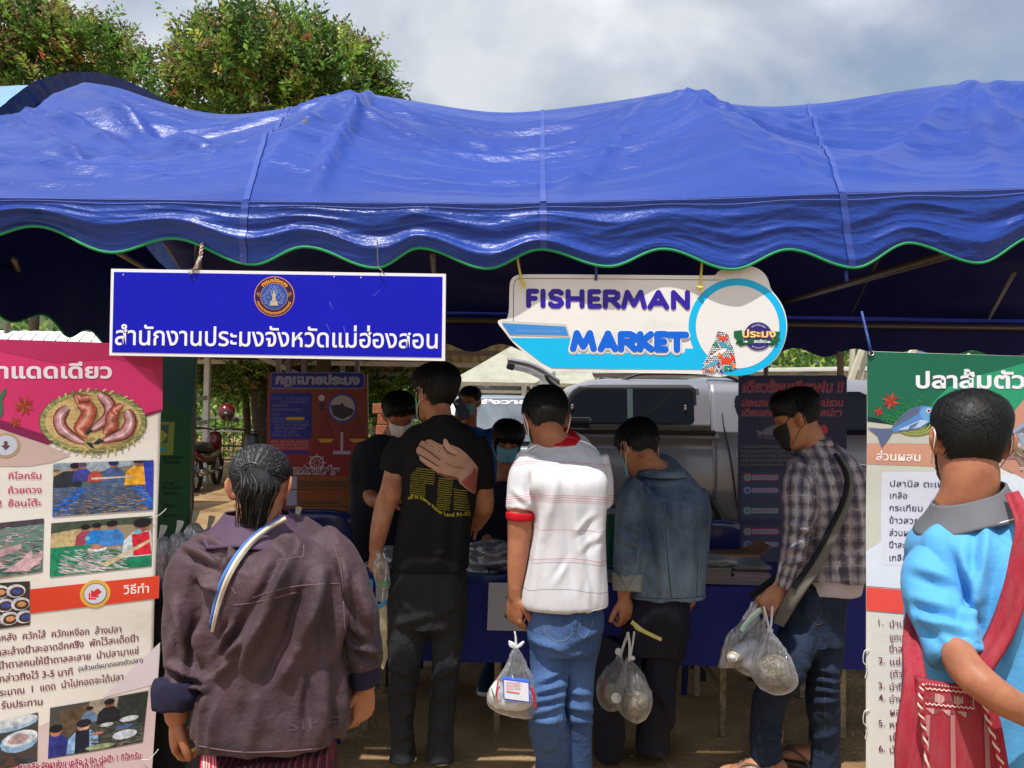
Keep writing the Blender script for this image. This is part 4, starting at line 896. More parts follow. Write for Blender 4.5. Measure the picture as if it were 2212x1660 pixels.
for px in(1846,):g=Geo();g.tube([at(px-18,1006,TD),at(px,1003,TD-.035),at(px+26,1006,TD)],[.012,.016,.012],n=8);g.link('door_handle',M_chr,tk,True)
for cx_ in(X0+1.05,CX+2.75):
 for y_ in(TD+.02,TD+1.62):
  g=Geo();g.tube([(cx_,y_,.38),(cx_,y_+.03,.38),(cx_,y_+.17,.38),(cx_,y_+.2,.38)],[.34,.37,.37,.34],n=32,sub=1,ref=(0,0,1),ends=False);w_=g.link('wheel',M_rub,tk,True)
  g=Geo();g.tube([(cx_,y_-.01,.38),(cx_,y_+.02,.38)],[.22,.22],n=24,sub=1,ref=(0,0,1),ends=False);g.link('rim',M_chr,w_,True)
  g=Geo();g.tube([(cx_+.47*math.cos(a),y_-.03 if y_<TD+1 else y_+.23,.40+.47*math.sin(a))for a in np.linspace(-.2,math.pi+.2,20)],.035,n=8,sub=1);g.link('arch',M_gask,tk,True)
g=Geo();g.box((X0+.05,TD+.92,.6),(.12,1.7,.2),bev=.03);g.link('bumper',M_chr,tk)
# car seen from the back, lettering on its rear glass
cr=thing('parked_car',(at(1085,900,9.1).x,10,0),'silver car with white lettering across its rear window behind the phone man','car')
M_car=mat('silver_paint',srgb(150,158,166),.3,metal=.4,coat=.4)
cxm=at(1085,900,9.1).x;hw=.86
secs=[]
for y_,zl,zh,w_ in((9.0,.35,1.02,.78),(9.06,.3,1.06,.84),(9.3,.3,1.10,.86),(10.0,.28,1.12,.87),(11.6,.28,1.08,.87),(12.8,.3,.92,.82),(13.0,.35,.8,.7)):
 secs.append((Vector((cxm,y_,(zl+zh)/2)),Vector((w_,0,0)),Vector((0,0,(zh-zl)/2))))
g=Geo();g.stack(secs,n=36,p=4.5,sub=3);g.link('body',M_car,cr,True)
ztop=at(1090,858,9.5).z
g=Geo();g.stack([(Vector((cxm,y_,(1.0+z)/2)),Vector((w_,0,0)),Vector((0,0,(z-1.0)/2)))for y_,z,w_ in((9.12,1.06,.80),(9.35,ztop-.03,.74),(9.6,ztop,.72),(10.8,ztop-.02,.72),(11.6,1.10,.74))],n=32,p=5,sub=4);g.link('cabin',M_car,cr,True)
plC=Plane(at(1090,910,9.12),(0,-1,.38))
plC.poly([(1012,862),(1175,862),(1192,955),(996,955)],0.02,'rear_window',mat('misted_glass',srgb(96,106,118),.12,spec=.6,var=.1,col2=srgb(130,140,150),vscale=3),cr,thick=.01)
plC.text('นสังวาลย์',1012,874,13,.024,ink(240,240,240),cr,width=158,bold=.05)
g=Geo();g.box(at(1172,985,8.98),(.12,.06,.26),bev=.02);g.link('tail_lamp',M_red,cr);g=Geo();g.box(at(1004,985,8.98),(.12,.06,.26),bev=.02);g.link('tail_lamp',M_red,cr)
for s_ in(-1,1):
 for y_ in(9.6,12.2):g=Geo();g.tube([(cxm+s_*.84,y_,.31),(cxm+s_*.66,y_,.31)],.31,n=24,sub=1,ref=(0,0,1),ends=False);g.link('wheel',M_rub,cr,True)
 # printed banners
def bil(q,u,v):
 q=np.array(q,float);return tuple((q[0]*(1-u)+q[1]*u)*(1-v)+(q[3]*(1-u)+q[2]*u)*v)
def pink(c):
 '''ink of a printed photograph: grainy and uneven'''
 return mat('photo_ink_%d_%d_%d'%tuple(c),srgb(*c),.45,spec=.35,var=.42,vscale=26,col2=tuple(v*.55 for v in srgb(*c)),c2=.60,c2w=.12)
class Photo:
 """a photograph printed on a banner: flat shapes in the picture's own 0..1 frame"""
 def __init__(s,pl,quad,off,m,par):s.pl,s.q,s.off,s.par=pl,quad,off,par;pl.poly(quad,off,'printed_photo',m,par);s.k=1
 def poly(s,pts,c):
  pts=[(min(max(a,0),1),min(max(b,0),1))for a,b in pts]
  s.pl.poly([bil(s.q,u,v)for u,v in pts],s.off+.0002+.00004*s.k,'printed_photo',pink(c),s.par);s.k+=1
 def ell(s,u,v,a,b,c,rot=0,n=14):
  s.poly([(u+a*math.cos(t)*math.cos(rot)-b*math.sin(t)*math.sin(rot),v+a*math.cos(t)*math.sin(rot)+b*math.sin(t)*math.cos(rot))for t in np.linspace(0,2*math.pi,n+1)[:-1]],c)
 def many(s,n,box,a,b,cols,rot=(-.4,.4),clip=None):
  for col_ in cols:
   Q=[];Fc=[]
   for _ in range(n//len(cols)):
    u,v=random.uniform(box[0],box[1]),random.uniform(box[2],box[3])
    if clip and not clip(u,v):continue
    r=random.uniform(*rot);k=random.uniform(.6,1.3)*(.5+.8*(v-box[2])/(box[3]-box[2]+1e-6));bq=len(Q);ok=True
    for t in(0,.8,math.pi,math.pi+.8):
     x=u+a*k*math.cos(t)*math.cos(r)-b*k*math.sin(t)*math.sin(r);y=v+a*k*math.cos(t)*math.sin(r)+b*k*math.sin(t)*math.cos(r)
     x=min(max(x,0),1);y=min(max(y,0),1);Q.append(tuple(s.pl.uv(*bil(s.q,x,y))))
    Fc.append((bq,bq+1,bq+2,bq+3))
   if Q:s.pl.flat(Q,Fc,s.off+.0002+.00004*s.k,'printed_photo',pink(col_),s.par);s.k+=1
 def man(s,u,v,h,shirt,hair=(20,22,34),skin=(150,100,78),lean=0.0,w=1.0):
  """head-and-shoulders figure standing on v"""
  s.poly([(u-.26*h*w,v),(u-.24*h*w+lean*.3,v-h*.45),(u-.12*h*w+lean*.6,v-h*.66),(u+.12*h*w+lean*.6,v-h*.66),(u+.25*h*w+lean*.3,v-h*.42),(u+.27*h*w,v)],shirt)
  s.ell(u+lean,v-h*.80,.10*h,.17*h,skin);s.ell(u+lean,v-h*.88,.12*h,.13*h,hair)
def star(pl,cx,cy_,r,n,m,par,off,w=.32):
 for k in range(n):
  a=k*2*math.pi/n+.3;x=cx+r*.55*math.cos(a);y=cy_+r*.55*math.sin(a)
  P=[(cx,cy_),(cx+r*.5*math.cos(a-w),cy_+r*.5*math.sin(a-w)),(cx+r*math.cos(a),cy_+r*math.sin(a)),(cx+r*.5*math.cos(a+w),cy_+r*.5*math.sin(a+w))]
  pl.poly(P,off+.00004*k,'anise_print',m[k%2],par)
def wavy(a1,a2,sd):
 def w(Q):
  P=np.stack([Q[:,0]*1.2+sd,Q[:,1]*4.2+Q[:,0]*1.0,Q[:,0]*0],1);P2=np.stack([Q[:,0]*2.5+sd,Q[:,1]*1.2,Q[:,0]*0+5],1)
  return a1*vn(P)+a2*vn(P2)
 return w
M_ban=mat('banner_vinyl',srgb(226,222,214),.38,spec=.45,var=.03,vscale=3,bump=.15,bscale=22,bdist=.01)
VI=lambda r,g_,b:ink(r,g_,b,.38)
# pink recipe banner (left)
cL=at(170,1100,2.72);plL=Plane(cL,(math.tan(math.radians(17)),-1,0),wave=wavy(.010,.016,1.0))
bL=thing('recipe_banner',(cL.x,cL.y,0),'tall pink topped hanging banner with fish photographs and Thai cooking steps','banner','recipe banners at both ends of the stall')
def PL(x,y):return(x*.2818,692.4+y*.2818)
def PL2(x,y):return(x*.301,1160.3+y*.301)
sheet(plL,[(-190,726),(352,746),(314,1880),(-190,2010)],'sheet',M_ban,bL,nx=60,ny=120)
mag,mag2,mar,bei=VI(205,50,110),VI(180,40,92),VI(125,28,78),VI(196,172,165)
plL.poly([(-190,726),(352,746),(351,885),(315,894),(200,950),(95,941),(0,908),(-190,850)],.0008,'colour_field',mag,bL)
plL.poly([(-190,727),(0,733.5),(352,746.5),(351,850),(330,800),(250,775),(120,785),(0,760),(-190,790)],.0014,'colour_field',mag2,bL)
plL.poly([(-190,850),(0,908),(96,941),(130,952),(100,962),(0,928),(-190,880)],.0016,'colour_field',mar,bL)
plL.poly([(300,897),(351,884),(351,889),(305,904)],.0016,'colour_field',mar,bL)
plL.poly([(-190,880),(0,928),(98,961),(150,985),(108,1000),(60,1008),(-190,1010)],.0014,'colour_field',bei,bL)
plL.text('ปลาแดดเดียว',-74,817,52,.0024,VI(232,222,232),bL,bold=.03,width=332,rot=.0)
tc_=PL(715,780)
plL.disc(*tc_,117,.0022,'tray_print',VI(96,92,72),bL,ry=76,n=48);plL.disc(*tc_,115,.0028,'tray_print',VI(146,150,96),bL,ry=74,n=48);plL.disc(*tc_,104,.0034,'tray_print',VI(206,180,122),bL,ry=64,n=48)
for k in range(40):
 a=k*2*math.pi/40;c1,s1=math.cos(a),math.sin(a)
 plL.poly([(tc_[0]+104*math.cos(a),tc_[1]+64*math.sin(a)),(tc_[0]+114.5*math.cos(a+.05),tc_[1]+73.5*math.sin(a+.05)),(tc_[0]+114.5*math.cos(a+.10),tc_[1]+73.5*math.sin(a+.10)),(tc_[0]+104*math.cos(a+.05),tc_[1]+64*math.sin(a+.05))],.0038,'tray_print',VI(186,184,116)if k%3 else VI(118,128,84),bL)
for col_ in(VI(178,148,92),VI(228,208,156)):
 Q=[];Fc=[]
 for _ in range(170):
  y=random.uniform(-62,62);hw_=104*math.sqrt(max(0,1-(y/64)**2));x=random.uniform(-hw_,hw_-14)if hw_>20 else 0;l=random.uniform(6,26);l=min(l,hw_-x);b_=len(Q)
  if l<2:continue
  sl=random.uniform(-.05,.05);Q+=[tuple(plL.uv(tc_[0]+x+a,tc_[1]+y+b2+a*sl))for a,b2 in((0,0),(l,0),(l,.8),(0,.8))];Fc.append((b_,b_+1,b_+2,b_+3))
 for _ in range(70):
  x=random.uniform(-98,98);hh=64*math.sqrt(max(0,1-(x/104)**2));y=random.uniform(-hh,hh-8);l=min(random.uniform(5,18),hh-y);b_=len(Q)
  Q+=[tuple(plL.uv(tc_[0]+x+a,tc_[1]+y+b2))for a,b2 in((0,0),(.9,0),(.9,l),(0,l))];Fc.append((b_,b_+1,b_+2,b_+3))
 plL.flat(Q,Fc,.0040+(.0003 if col_ is not None else 0),'tray_print',col_,bL)
def fillet(pts,w_,cols,o_):
 P=crm(np.array([PL(*p)for p in pts],float),np.linspace(0,len(pts)-1,16));T=np.gradient(P,axis=0);T/=np.linalg.norm(T,axis=1)[:,None];Nn=np.stack([-T[:,1],T[:,0]],1)
 W_=np.interp(np.linspace(0,1,16),[0,.15,.5,.85,1],[.45,.9,1,.55,.15])[:,None]*w_
 for f_,c_,i_ in cols:
  a=P+Nn*W_*f_+Nn*W_*i_;b=P-Nn*W_*f_+Nn*W_*i_;plL.poly([tuple(p)for p in a]+[tuple(p)for p in b[::-1]],o_[0],'fish_print',pink(c_),bL);o_[0]+=.00022
oo=[.0046]
FC=[(1.12,(70,46,40),0),(1.0,(140,62,56),0),(.8,(184,126,130),.1),(.45,(214,160,170),.1),(.16,(235,210,215),-.1)]
FD=[(1.1,(90,40,36),0),(1.0,(158,74,60),0),(.6,(196,112,92),.1),(.25,(220,160,148),.1)]
fillet([(520,670),(455,740),(470,830),(560,900),(640,940)],13,FC,oo);fillet([(760,560),(835,640),(840,730),(760,800),(690,850)],13,FC,oo);fillet([(970,690),(1000,770),(960,860),(860,900),(770,930)],13,FC,oo)
fillet([(600,650),(690,680),(640,790),(600,830),(660,900)],15,FD,oo);fillet([(690,590),(620,600),(590,580),(600,640)],9,FD,oo);fillet([(900,650),(850,760),(860,800),(820,840),(800,880)],13,FD,oo);fillet([(940,650),(880,690),(900,720)],8,FD,oo)
for p in([(650,930),(700,940),(722,985),(690,975)],[(705,950),(760,905),(800,925),(750,955)],[(655,860),(690,830),(710,850),(668,880)]):plL.poly([PL(*a)for a in p],oo[0]+.0002,'fish_print',VI(40,42,50),bL)
star(plL,*PL(180,655),24,8,[VI(176,80,40),VI(150,55,45)],bL,.0026);star(plL,*PL(112,780),14,8,[VI(176,80,40),VI(150,55,45)],bL,.0026)
plL.poly([PL(*p)for p in[(-60,640),(0,560),(45,510),(40,560),(10,610),(20,700),(0,745),(-60,740)]],.0026,'leaf_print',VI(60,110,80),bL)
ac=PL(38,960);plL.disc(*ac,31,.0024,'arrow_disc',VI(176,150,120),bL);plL.disc(*ac,25,.003,'arrow_disc',VI(188,196,210),bL)
plL.poly([(ac[0]-4,ac[1]-9),(ac[0]+4,ac[1]-9),(ac[0]+4,ac[1]),(ac[0]+10,ac[1]),(ac[0],ac[1]+10),(ac[0]-10,ac[1]),(ac[0]-4,ac[1])],.0036,'arrow',VI(96,64,74),bL)
tx=VI(190,58,96)
for s_,x,y,w_ in(('1',-8,1036,None),('กิโลกรัม',16,1036,71),('1',-8,1066,None),('ถ้วยตวง',15,1067,73),('2',-8,1095,None),('ช้อนโต๊ะ',15,1095,72)):plL.text(s_,x,y,22,.0022,tx,bL,bold=.012,width=w_,rot=.015)
ph=Photo(plL,[PL(400,1100),PL(1172,1072),PL(1168,1455),PL(393,1510)],.0022,VI(112,118,96),bL)
ph.poly([(0,0),(1,0),(1,.12),(.5,.2),(0,.14)],(150,165,180));ph.poly([(0,.12),(.4,.2),(1,.1),(1,.45),(0,.45)],(84,98,74));ph.poly([(.0,.16),(.18,.12),(.2,.45),(0,.45)],(178,152,112));ph.poly([(.66,.12),(.8,.08),(.78,.34),(.66,.34)],(120,112,104))
ph.poly([(0,.45),(.5,.40),(.95,.42),(1,1),(0,1)],(74,96,128));ph.poly([(0,.82),(.25,.5),(.33,.5),(.12,1),(0,1)],(20,96,190));ph.poly([(.8,.5),(.88,.5),(1,.8),(1,.95),(.93,.95)],(20,100,200))
ph.many(520,(0,.96,.46,.99),.028,.012,[(140,112,84),(92,84,82),(60,74,96),(172,138,100),(50,62,80)])
ph.man(.12,.46,.46,(40,46,56),lean=.10,w=1.3);ph.man(.29,.36,.36,(60,66,150),hair=(90,70,110));ph.man(.42,.38,.28,(180,70,60),hair=(150,150,160));ph.man(.60,.40,.42,(70,92,140),hair=(30,36,96));ph.man(.86,.48,.56,(222,158,40),hair=(34,30,60));ph.poly([(.90,.02),(1,.0),(1,.78),(.93,.6)],(40,60,180));ph.poly([(.38,.30),(.8,.30),(.8,.33),(.38,.34)],(190,180,170))
ph=Photo(plL,[PL(385,1560),PL(1165,1500),PL2(1085,210),PL2(355,290)],.0022,VI(150,134,108),bL)
ph.poly([(0,0),(1,0),(1,.16),(.5,.12),(0,.26)],(70,82,66));ph.poly([(0,.2),(.3,.14),(.28,.5),(0,.5)],(186,164,118));ph.poly([(0,.46),(.35,.46),(1,.8),(1,1),(0,1)],(20,128,92));ph.many(260,(.12,.74,.54,.98),.05,.016,[(186,176,180),(150,144,150),(206,192,196)],rot=(.2,.6))
ph.man(.34,.46,.38,(150,60,80));ph.man(.45,.46,.40,(30,120,200));ph.man(.60,.52,.48,(60,130,205));ph.man(.90,.78,.74,(196,205,215));ph.poly([(.80,.34),(.97,.30),(1,.76),(.82,.76)],(205,32,52));ph.ell(.86,.30,.035,.06,(110,175,195));ph.ell(.36,.34,.025,.04,(110,175,195));ph.ell(.46,.56,.10,.05,(215,215,220));ph.ell(.46,.53,.08,.035,(190,120,100));ph.poly([(.5,.86),(1,.44),(1,.5),(.56,.92)],(205,188,150))
ph=Photo(plL,[(-60,1136),PL(328,1522),PL2(302,250),(-60,1258)],.0022,VI(96,130,122),bL)
ph.poly([(0,0),(1,0),(1,.1),(0,.12)],(70,60,70));ph.many(300,(0,1,.1,1),.07,.022,[(176,140,140),(120,100,104),(206,172,176),(60,100,96)]);ph.poly([(.45,.9),(.7,.72),(.84,.55),(.86,.66),(1,.6),(1,.75),(.8,.95)],(205,170,176));ph.poly([(.36,.5),(.7,.42),(.7,.52),(.4,.62)],(190,155,160))
ph=Photo(plL,[(-60,1263),PL2(212,318),PL2(208,635),(-60,1368)],.0022,VI(60,50,50),bL)
for k in range(9):u,v=.2+.28*(k%3)+.08*(k//3),.2+.3*(k//3);ph.ell(u,v,.17,.15,(205,205,212));ph.ell(u+.02,v+.02,.13,.11,(72,52,44));ph.ell(u+.02,v+.01,.08,.06,(196,140,90)if k%2 else(60,80,160))
plL.poly([PL2(212,378),PL2(1146,278),PL2(1140,440),PL2(212,553)],.0020,'orange_band',VI(216,66,44),bL)
ac=PL2(683,408);plL.disc(*ac,33,.0026,'arrow_disc',VI(222,172,70),bL);plL.disc(*ac,25.5,.0032,'arrow_disc',VI(120,116,120),bL);plL.disc(*ac,23.5,.0036,'arrow_disc',VI(205,210,220),bL)
ax,ay=ac;plL.poly([(ax+6,ay-12),(ax+14,ay-4),(ax+5,ay+3),(ax+9,ay+7),(ax-9,ay+7),(ax-9,ay-9),(ax-4,ay-5)],.0042,'arrow',VI(206,46,56),bL)
plL.poly([(ax-14,ay-2),(ax-11,ay-2),(ax-11,ay+9),(ax+2,ay+9),(ax+2,ay+12),(ax-14,ay+12)],.0042,'arrow',VI(206,46,56),bL)
plL.text('วิธีทำ',266,1284,29,.0026,VI(245,235,230),bL,bold=.012,width=56,rot=.07)
plL.poly([(345,1400),(331,1490),(222,1510),(60,1580),(-190,1680),(-190,2000),(314,1870)],.0008,'colour_field',VI(208,186,184),bL);plL.poly([(345,1390),(338,1480),(222,1508),(290,1440)],.0012,'colour_field',VI(216,205,212),bL)
tm=VI(116,40,70)
for s_,x,y,w_,sz,m_,r_ in(('ผ่าหลัง  ควักไส้  ควักเหงือก  ล้างปลา',-20,1388,292,24,tm,.1),('และล้างน้ำสะอาดอีกครั้ง  พักไว้สะเด็ดน้ำ',-8,1419,319,24,tm,.135),('น้ำตาลคนให้น้ำตาลละลาย  นำปลามาแช่',-4,1447,315,24,tm,.14),('กล่าวทิ้งไว้ 3-5 นาที',-3,1476,162,24,tm,.14),('(แล้วแต่ขนาดของตัวปลา)',169,1451,141,16,VI(50,40,80),.165),('ประมาณ  1  แดด  นำไปทอดจะได้ปลา',-14,1508,290,24,tm,.17),('รับประทาน',1,1533,90,24,tm,.13)):
 plL.text(s_,x,y,sz,.0022,m_,bL,bold=.008,width=w_,rot=r_-.015)
ph=Photo(plL,[PL2(358,1230),PL2(1060,1112),PL2(1020,1480),PL2(345,1590)],.0022,VI(74,74,70),bL)
ph.poly([(.1,.1),(.4,.05),(.4,.5),(.15,.6)],(96,78,60));ph.poly([(.4,0),(.7,0),(.68,.4),(.42,.4)],(160,148,132));ph.poly([(.7,0),(1,0),(1,1),(.72,.5)],(44,52,50));ph.poly([(.3,.75),(.6,.55),(1,.6),(1,1),(.35,1)],(66,74,70))
ph.man(.07,.98,.62,(44,52,130),skin=(176,110,84));ph.man(.41,.42,.32,(96,124,160));ph.man(.61,.48,.46,(30,32,38),skin=(120,84,66));ph.man(.36,.98,.64,(140,180,220),hair=(34,34,50),skin=(196,150,130));ph.poly([(.28,.55),(.42,.55),(.44,.98),(.28,.98)],(28,30,52));ph.many(160,(.45,1,.5,.98),.03,.02,[(40,46,50),(90,96,96),(120,110,100)])
for u,v,a,b,c_ in((.83,.48,.10,.055,(200,208,215)),(.60,.52,.07,.04,(190,195,200)),(.80,.78,.13,.09,(196,202,214)),(.55,.93,.16,.05,(150,160,120)),(.78,.62,.09,.04,(70,100,150)),(.52,.66,.06,.03,(180,120,100))):ph.ell(u,v,a,b,c_)
ph=Photo(plL,[(-60,1575),PL2(270,1262),PL2(268,1610),(-60,1680)],.0022,VI(70,64,62),bL)
for u,v,a,b,c_ in((.6,.12,.42,.14,(150,178,205)),(.62,.08,.38,.10,(200,208,214)),(.72,.5,.30,.22,(140,176,210)),(.74,.45,.27,.16,(206,212,220)),(.7,.45,.16,.10,(176,150,150)),(.5,.9,.3,.12,(60,54,56))):ph.ell(u,v,a,b,c_)
ph.many(90,(0,1,0,1),.05,.03,[(90,60,50),(60,70,80)],clip=lambda u,v:v>.68)
for s_,x,y,w_,r_ in(('ผสมเกลือ อัตราส่วน เกลือ 3 ขีด ต่อน้ำ 1 กิโลกรัม',28,1664,285,.118),('แช่ไว้นาน ถึง 30 นาที',84,1669,141,.10)):
 plL.text(s_,x,y,20,.0022,VI(244,214,224),bL,bold=.07,width=w_+2,rot=r_-.015);plL.text(s_,x,y,20,.0032,VI(160,40,70),bL,bold=.014,width=w_,rot=r_-.015)
for y in(753,1118,1640):
 g=Geo();q=plL.hit(350-(y-753)*.033,y);g.tube([q+Vector((-.02,-.006,0)),q+Vector((.004,-.012,.004)),q+Vector((.018,-.004,.014)),q+Vector((.03,.01,.03))],.0012,n=5);g.link('tie',mat('white_string',srgb(220,218,210),.8),bL)
 # green recipe banner (right)
cR=at(1990,1150,2.15);plR=Plane(cR,(-math.tan(math.radians(15)),-1,0),wave=wavy(.006,.010,7.0))
bR=thing('recipe_banner',(cR.x,cR.y,0),'tall green topped hanging banner with a painted fish and numbered Thai steps','banner','recipe banners at both ends of the stall')
def PR(x,y):return(1834+x*.2819,729.8+y*.2819)
def PR2(x,y):return(1834+x*.2784,1197.7+y*.2784)
sheet(plR,[(1873,759),(2500,779),(2480,2060),(1869,1960)],'sheet',M_ban,bR,nx=60,ny=120)
plR.poly([(1873,759.5),(2500,779),(2500,800),(2380,830),(2180,905),(2100,930),(1960,925),(1873,908)],.0008,'colour_field',VI(22,100,74),bR)
plR.poly([PR(580,620),PR(640,500),PR(760,380),PR(950,300),PR(1150,250),PR(1341,195),(2500,790),(2500,800),(2380,830),(2180,905),(2060,925)],.0014,'colour_field',VI(40,150,108),bR)
plR.poly([PR(1225,610),PR(1341,470),(2400,800),(2500,800),(2500,1120),(2240,1060),PR(1341,1080),PR(1160,990),PR(1150,700)],.0020,'board_print',VI(196,140,120),bR)
for k,(x,y,l,h,a,c_)in enumerate(((1340,730,130,46,-.5,(150,160,180)),(1290,800,100,34,-.3,(200,196,205)),(1320,890,96,34,.5,(168,160,130)),(1400,980,110,34,.5,(150,120,110)),(1500,700,120,40,-.4,(150,160,180)))):
 fish_print(plR,*PR(x,y),l,h,a+math.pi,VI(*c_),bR,.0026+.0004*k);fish_print(plR,PR(x,y)[0],PR(x,y)[1]-4,l*.8,h*.4,a+math.pi,VI(*[int(v*.72)for v in c_]),bR,.0028+.0004*k)
plR.disc(*PR(1335,870),2.4,.0046,'fish_print',VI(40,30,30),bR,n=12);plR.disc(*PR(1318,1002),4,.0046,'fish_print',VI(235,225,215),bR,n=12);plR.disc(*PR(1318,1002),2,.005,'fish_print',VI(40,30,30),bR,n=12)
plR.poly([(1873,908),(1960,925),(2060,930),(2060,960),(1873,958)],.0012,'colour_field',VI(192,190,178),bR)
plR.poly([(1873,901),(1890,903),(1925,914),(1960,922),(1873,911)],.0018,'colour_field',VI(20,50,52),bR)
plR.poly([(1872.5,958),(2080,962),(2080,1010),(1872.5,1003)],.0016,'colour_field',VI(206,150,124),bR)
plR.poly([(1872,1003),(2080,1010),(2240,1060),(2490,1120),(2490,1300),(1871,1190)],.0010,'colour_field',VI(208,208,194),bR)
plR.poly(rrect(1904,1020,2120,1222,8),.0018,'panel_print',VI(222,224,236),bR)
plR.poly([(1871,1192),(1990,1120),(2080,1050),(2280,1000),(2490,1120),(2490,1330),(2160,1290),(1871,1266)],.0014,'colour_field',VI(222,230,240),bR)
plR.poly([(1871.5,1268.5),(1959,1276),(2160,1296),(2490,1330),(2490,1392),(2160,1346),(1959,1326),(1871,1318.5)],.0020,'orange_band',VI(240,86,76),bR)
plR.text('ปลาส้มตัว',1978,838,51,.0026,VI(232,232,240),bR,bold=.03,width=228,rot=-.004)
star(plR,*PR(318,487),21,8,[VI(190,66,48),VI(150,50,44)],bR,.0022);star(plR,*PR(225,567),12,8,[VI(190,66,48),VI(150,50,44)],bR,.0022)
for k,(x0,y0,x1,y1)in enumerate(((480,620,580,415),(440,610,395,440),(400,640,250,590),(420,620,320,550),(540,600,640,510),(380,660,240,620),(470,600,460,500))):
 P0,P1=np.array(PR(x0,y0)),np.array(PR(x1,y1));d_=P1-P0;n_=np.array([-d_[1],d_[0]])/np.linalg.norm(d_)
 for j in range(9):
  c_=P0+d_*(j+1)/10;
  for s_ in(-1,1):q_=c_+n_*s_*9*(1-j/12)+d_*.10;plR.poly([tuple(c_),tuple(c_+(q_-c_)*.5+d_*.03),tuple(q_),tuple(c_+(q_-c_)*.6-d_*.03)],.0021+.0003*(j%2),'herb_print',VI(66,150,74)if j%2 else VI(44,122,60),bR)
for k in range(26):
 a0=random.uniform(2.6,4.2)+math.pi*.9;r=random.uniform(22,46);c_=PR(500,660);plR.disc(c_[0],c_[1],r,.0026+.00002*k,'nest_print',VI(170,178,90)if k%2 else VI(120,140,66),bR,Ri=r-1.6,n=14,a0=-2.9+random.uniform(-.3,.3),a1=-.3+random.uniform(-.3,.3),ry=r*.62)
fa=-.42;fc=PR(470,640)
def FR(x,y):return(fc[0]+x*math.cos(fa)-y*math.sin(fa),fc[1]+x*math.sin(fa)+y*math.cos(fa))
plR.poly([FR(-38,0),FR(-66,-12),FR(-92,-26),FR(-78,-2),FR(-80,26),FR(-58,14)],.0036,'fish_print',VI(92,104,140),bR)
plR.poly([FR(-44,-3),FR(-20,-18),FR(8,-25),FR(34,-22),FR(52,-10),FR(56,4),FR(40,18),FR(12,22),FR(-18,14),FR(-44,6)],.0040,'fish_print',VI(86,136,196),bR)
plR.poly([FR(-44,-3),FR(-20,-18),FR(8,-25),FR(34,-22),FR(20,-8),FR(-14,-5)],.0044,'fish_print',VI(92,104,132),bR);plR.poly([FR(-34,5),FR(-10,6),FR(22,6),FR(36,16),FR(12,20),FR(-18,12)],.0044,'fish_print',VI(178,196,226),bR)
plR.poly([FR(-6,8),FR(16,8),FR(4,14),FR(-16,16)],.0048,'fish_print',VI(96,110,150),bR);plR.disc(*FR(40,0),17,.0046,'fish_print',VI(104,160,210),bR,n=24);plR.disc(*FR(44,-5),5.5,.005,'fish_print',VI(225,215,215),bR,n=16);plR.disc(*FR(44,-5),3,.0054,'fish_print',VI(90,50,50),bR,n=14)
for k in range(9):plR.disc(*FR(-24+k*6,-12-6*math.sin(k*.3)),1.0,.0048,'fish_print',VI(50,60,96),bR,n=8)
plR.text('ส่วนผสม',1892,994,27,.0026,VI(246,240,236),bR,bold=.014,width=94,rot=-.03)
nv=VI(52,56,84);mn=VI(110,50,84)
for s_,x,y,w_,sz,m_ in(('ปลานิล ตะเพียน',1923,1051,142,20,nv),('เกลือ',1923,1077,37,20,nv),('3',2023,1079,None,20,nv),('กระเทียม',1922,1104,71,20,nv),('ข้าวสวย',1922,1131,64,20,nv),('ส่วนผสม',1922,1158,62,20,nv),('น้ำสะอาด',1922,1184,62,20,nv),('เกลือ',1922,1212,38,20,nv),('1.',1898,1351,None,21,mn),('นำปลา',1922,1355,52,21,mn),('ขูดเกล็ด',1922,1383,56,21,mn),('น้ำสะอาด',1922,1409,62,21,mn),('2.',1898,1433,None,21,mn),('แช่น้ำ',1923,1436,46,21,mn),('(ตัวปลา',1923,1462,56,21,mn),('3.',1898,1487,None,21,mn),('นำขึ้น',1922,1490,40,21,mn),('4.',1898,1513,None,21,mn),('นำพริก',1922,1516,50,21,mn),('ผสม',1923,1544,34,21,mn),('5.',1898,1568,None,21,mn),('หมัก',1922,1571,36,21,mn),('เป็น',1922,1598,34,21,mn),('6.',1898,1622,None,21,mn),('นำมา',1922,1625,42,21,mn)):
 plR.text(s_,x,y,sz,.0030,m_,bR,bold=.006,width=w_,rot=-.02 if y<1240 else 0)
q=plR.hit(1881,764);g=Geo();g.tube([q+Vector((.0065*math.cos(a),-.004,.0065*math.sin(a)))for a in np.linspace(0,6.283,17)],.0025,n=6,sub=1,ends=False);g.link('eyelet',M_chr,bR,True)
g=Geo();g.tube([q,q+Vector((-.01,-.01,.03)),q+Vector((-.012,.03,.12))],.004,n=6);g.link('tie',M_tarp2,bR,True)
for y in(1425,1555):
 g=Geo();q=plR.hit(1869,y);g.tube([q+Vector((.008,-.006,.03)),q+Vector((-.006,-.008,.025)),q+Vector((-.008,-.006,-.005)),q+Vector((.004,-.006,-.02)),q+Vector((-.002,-.004,-.05))],.0014,n=5);g.link('tie',MATS['white_string'],bR)
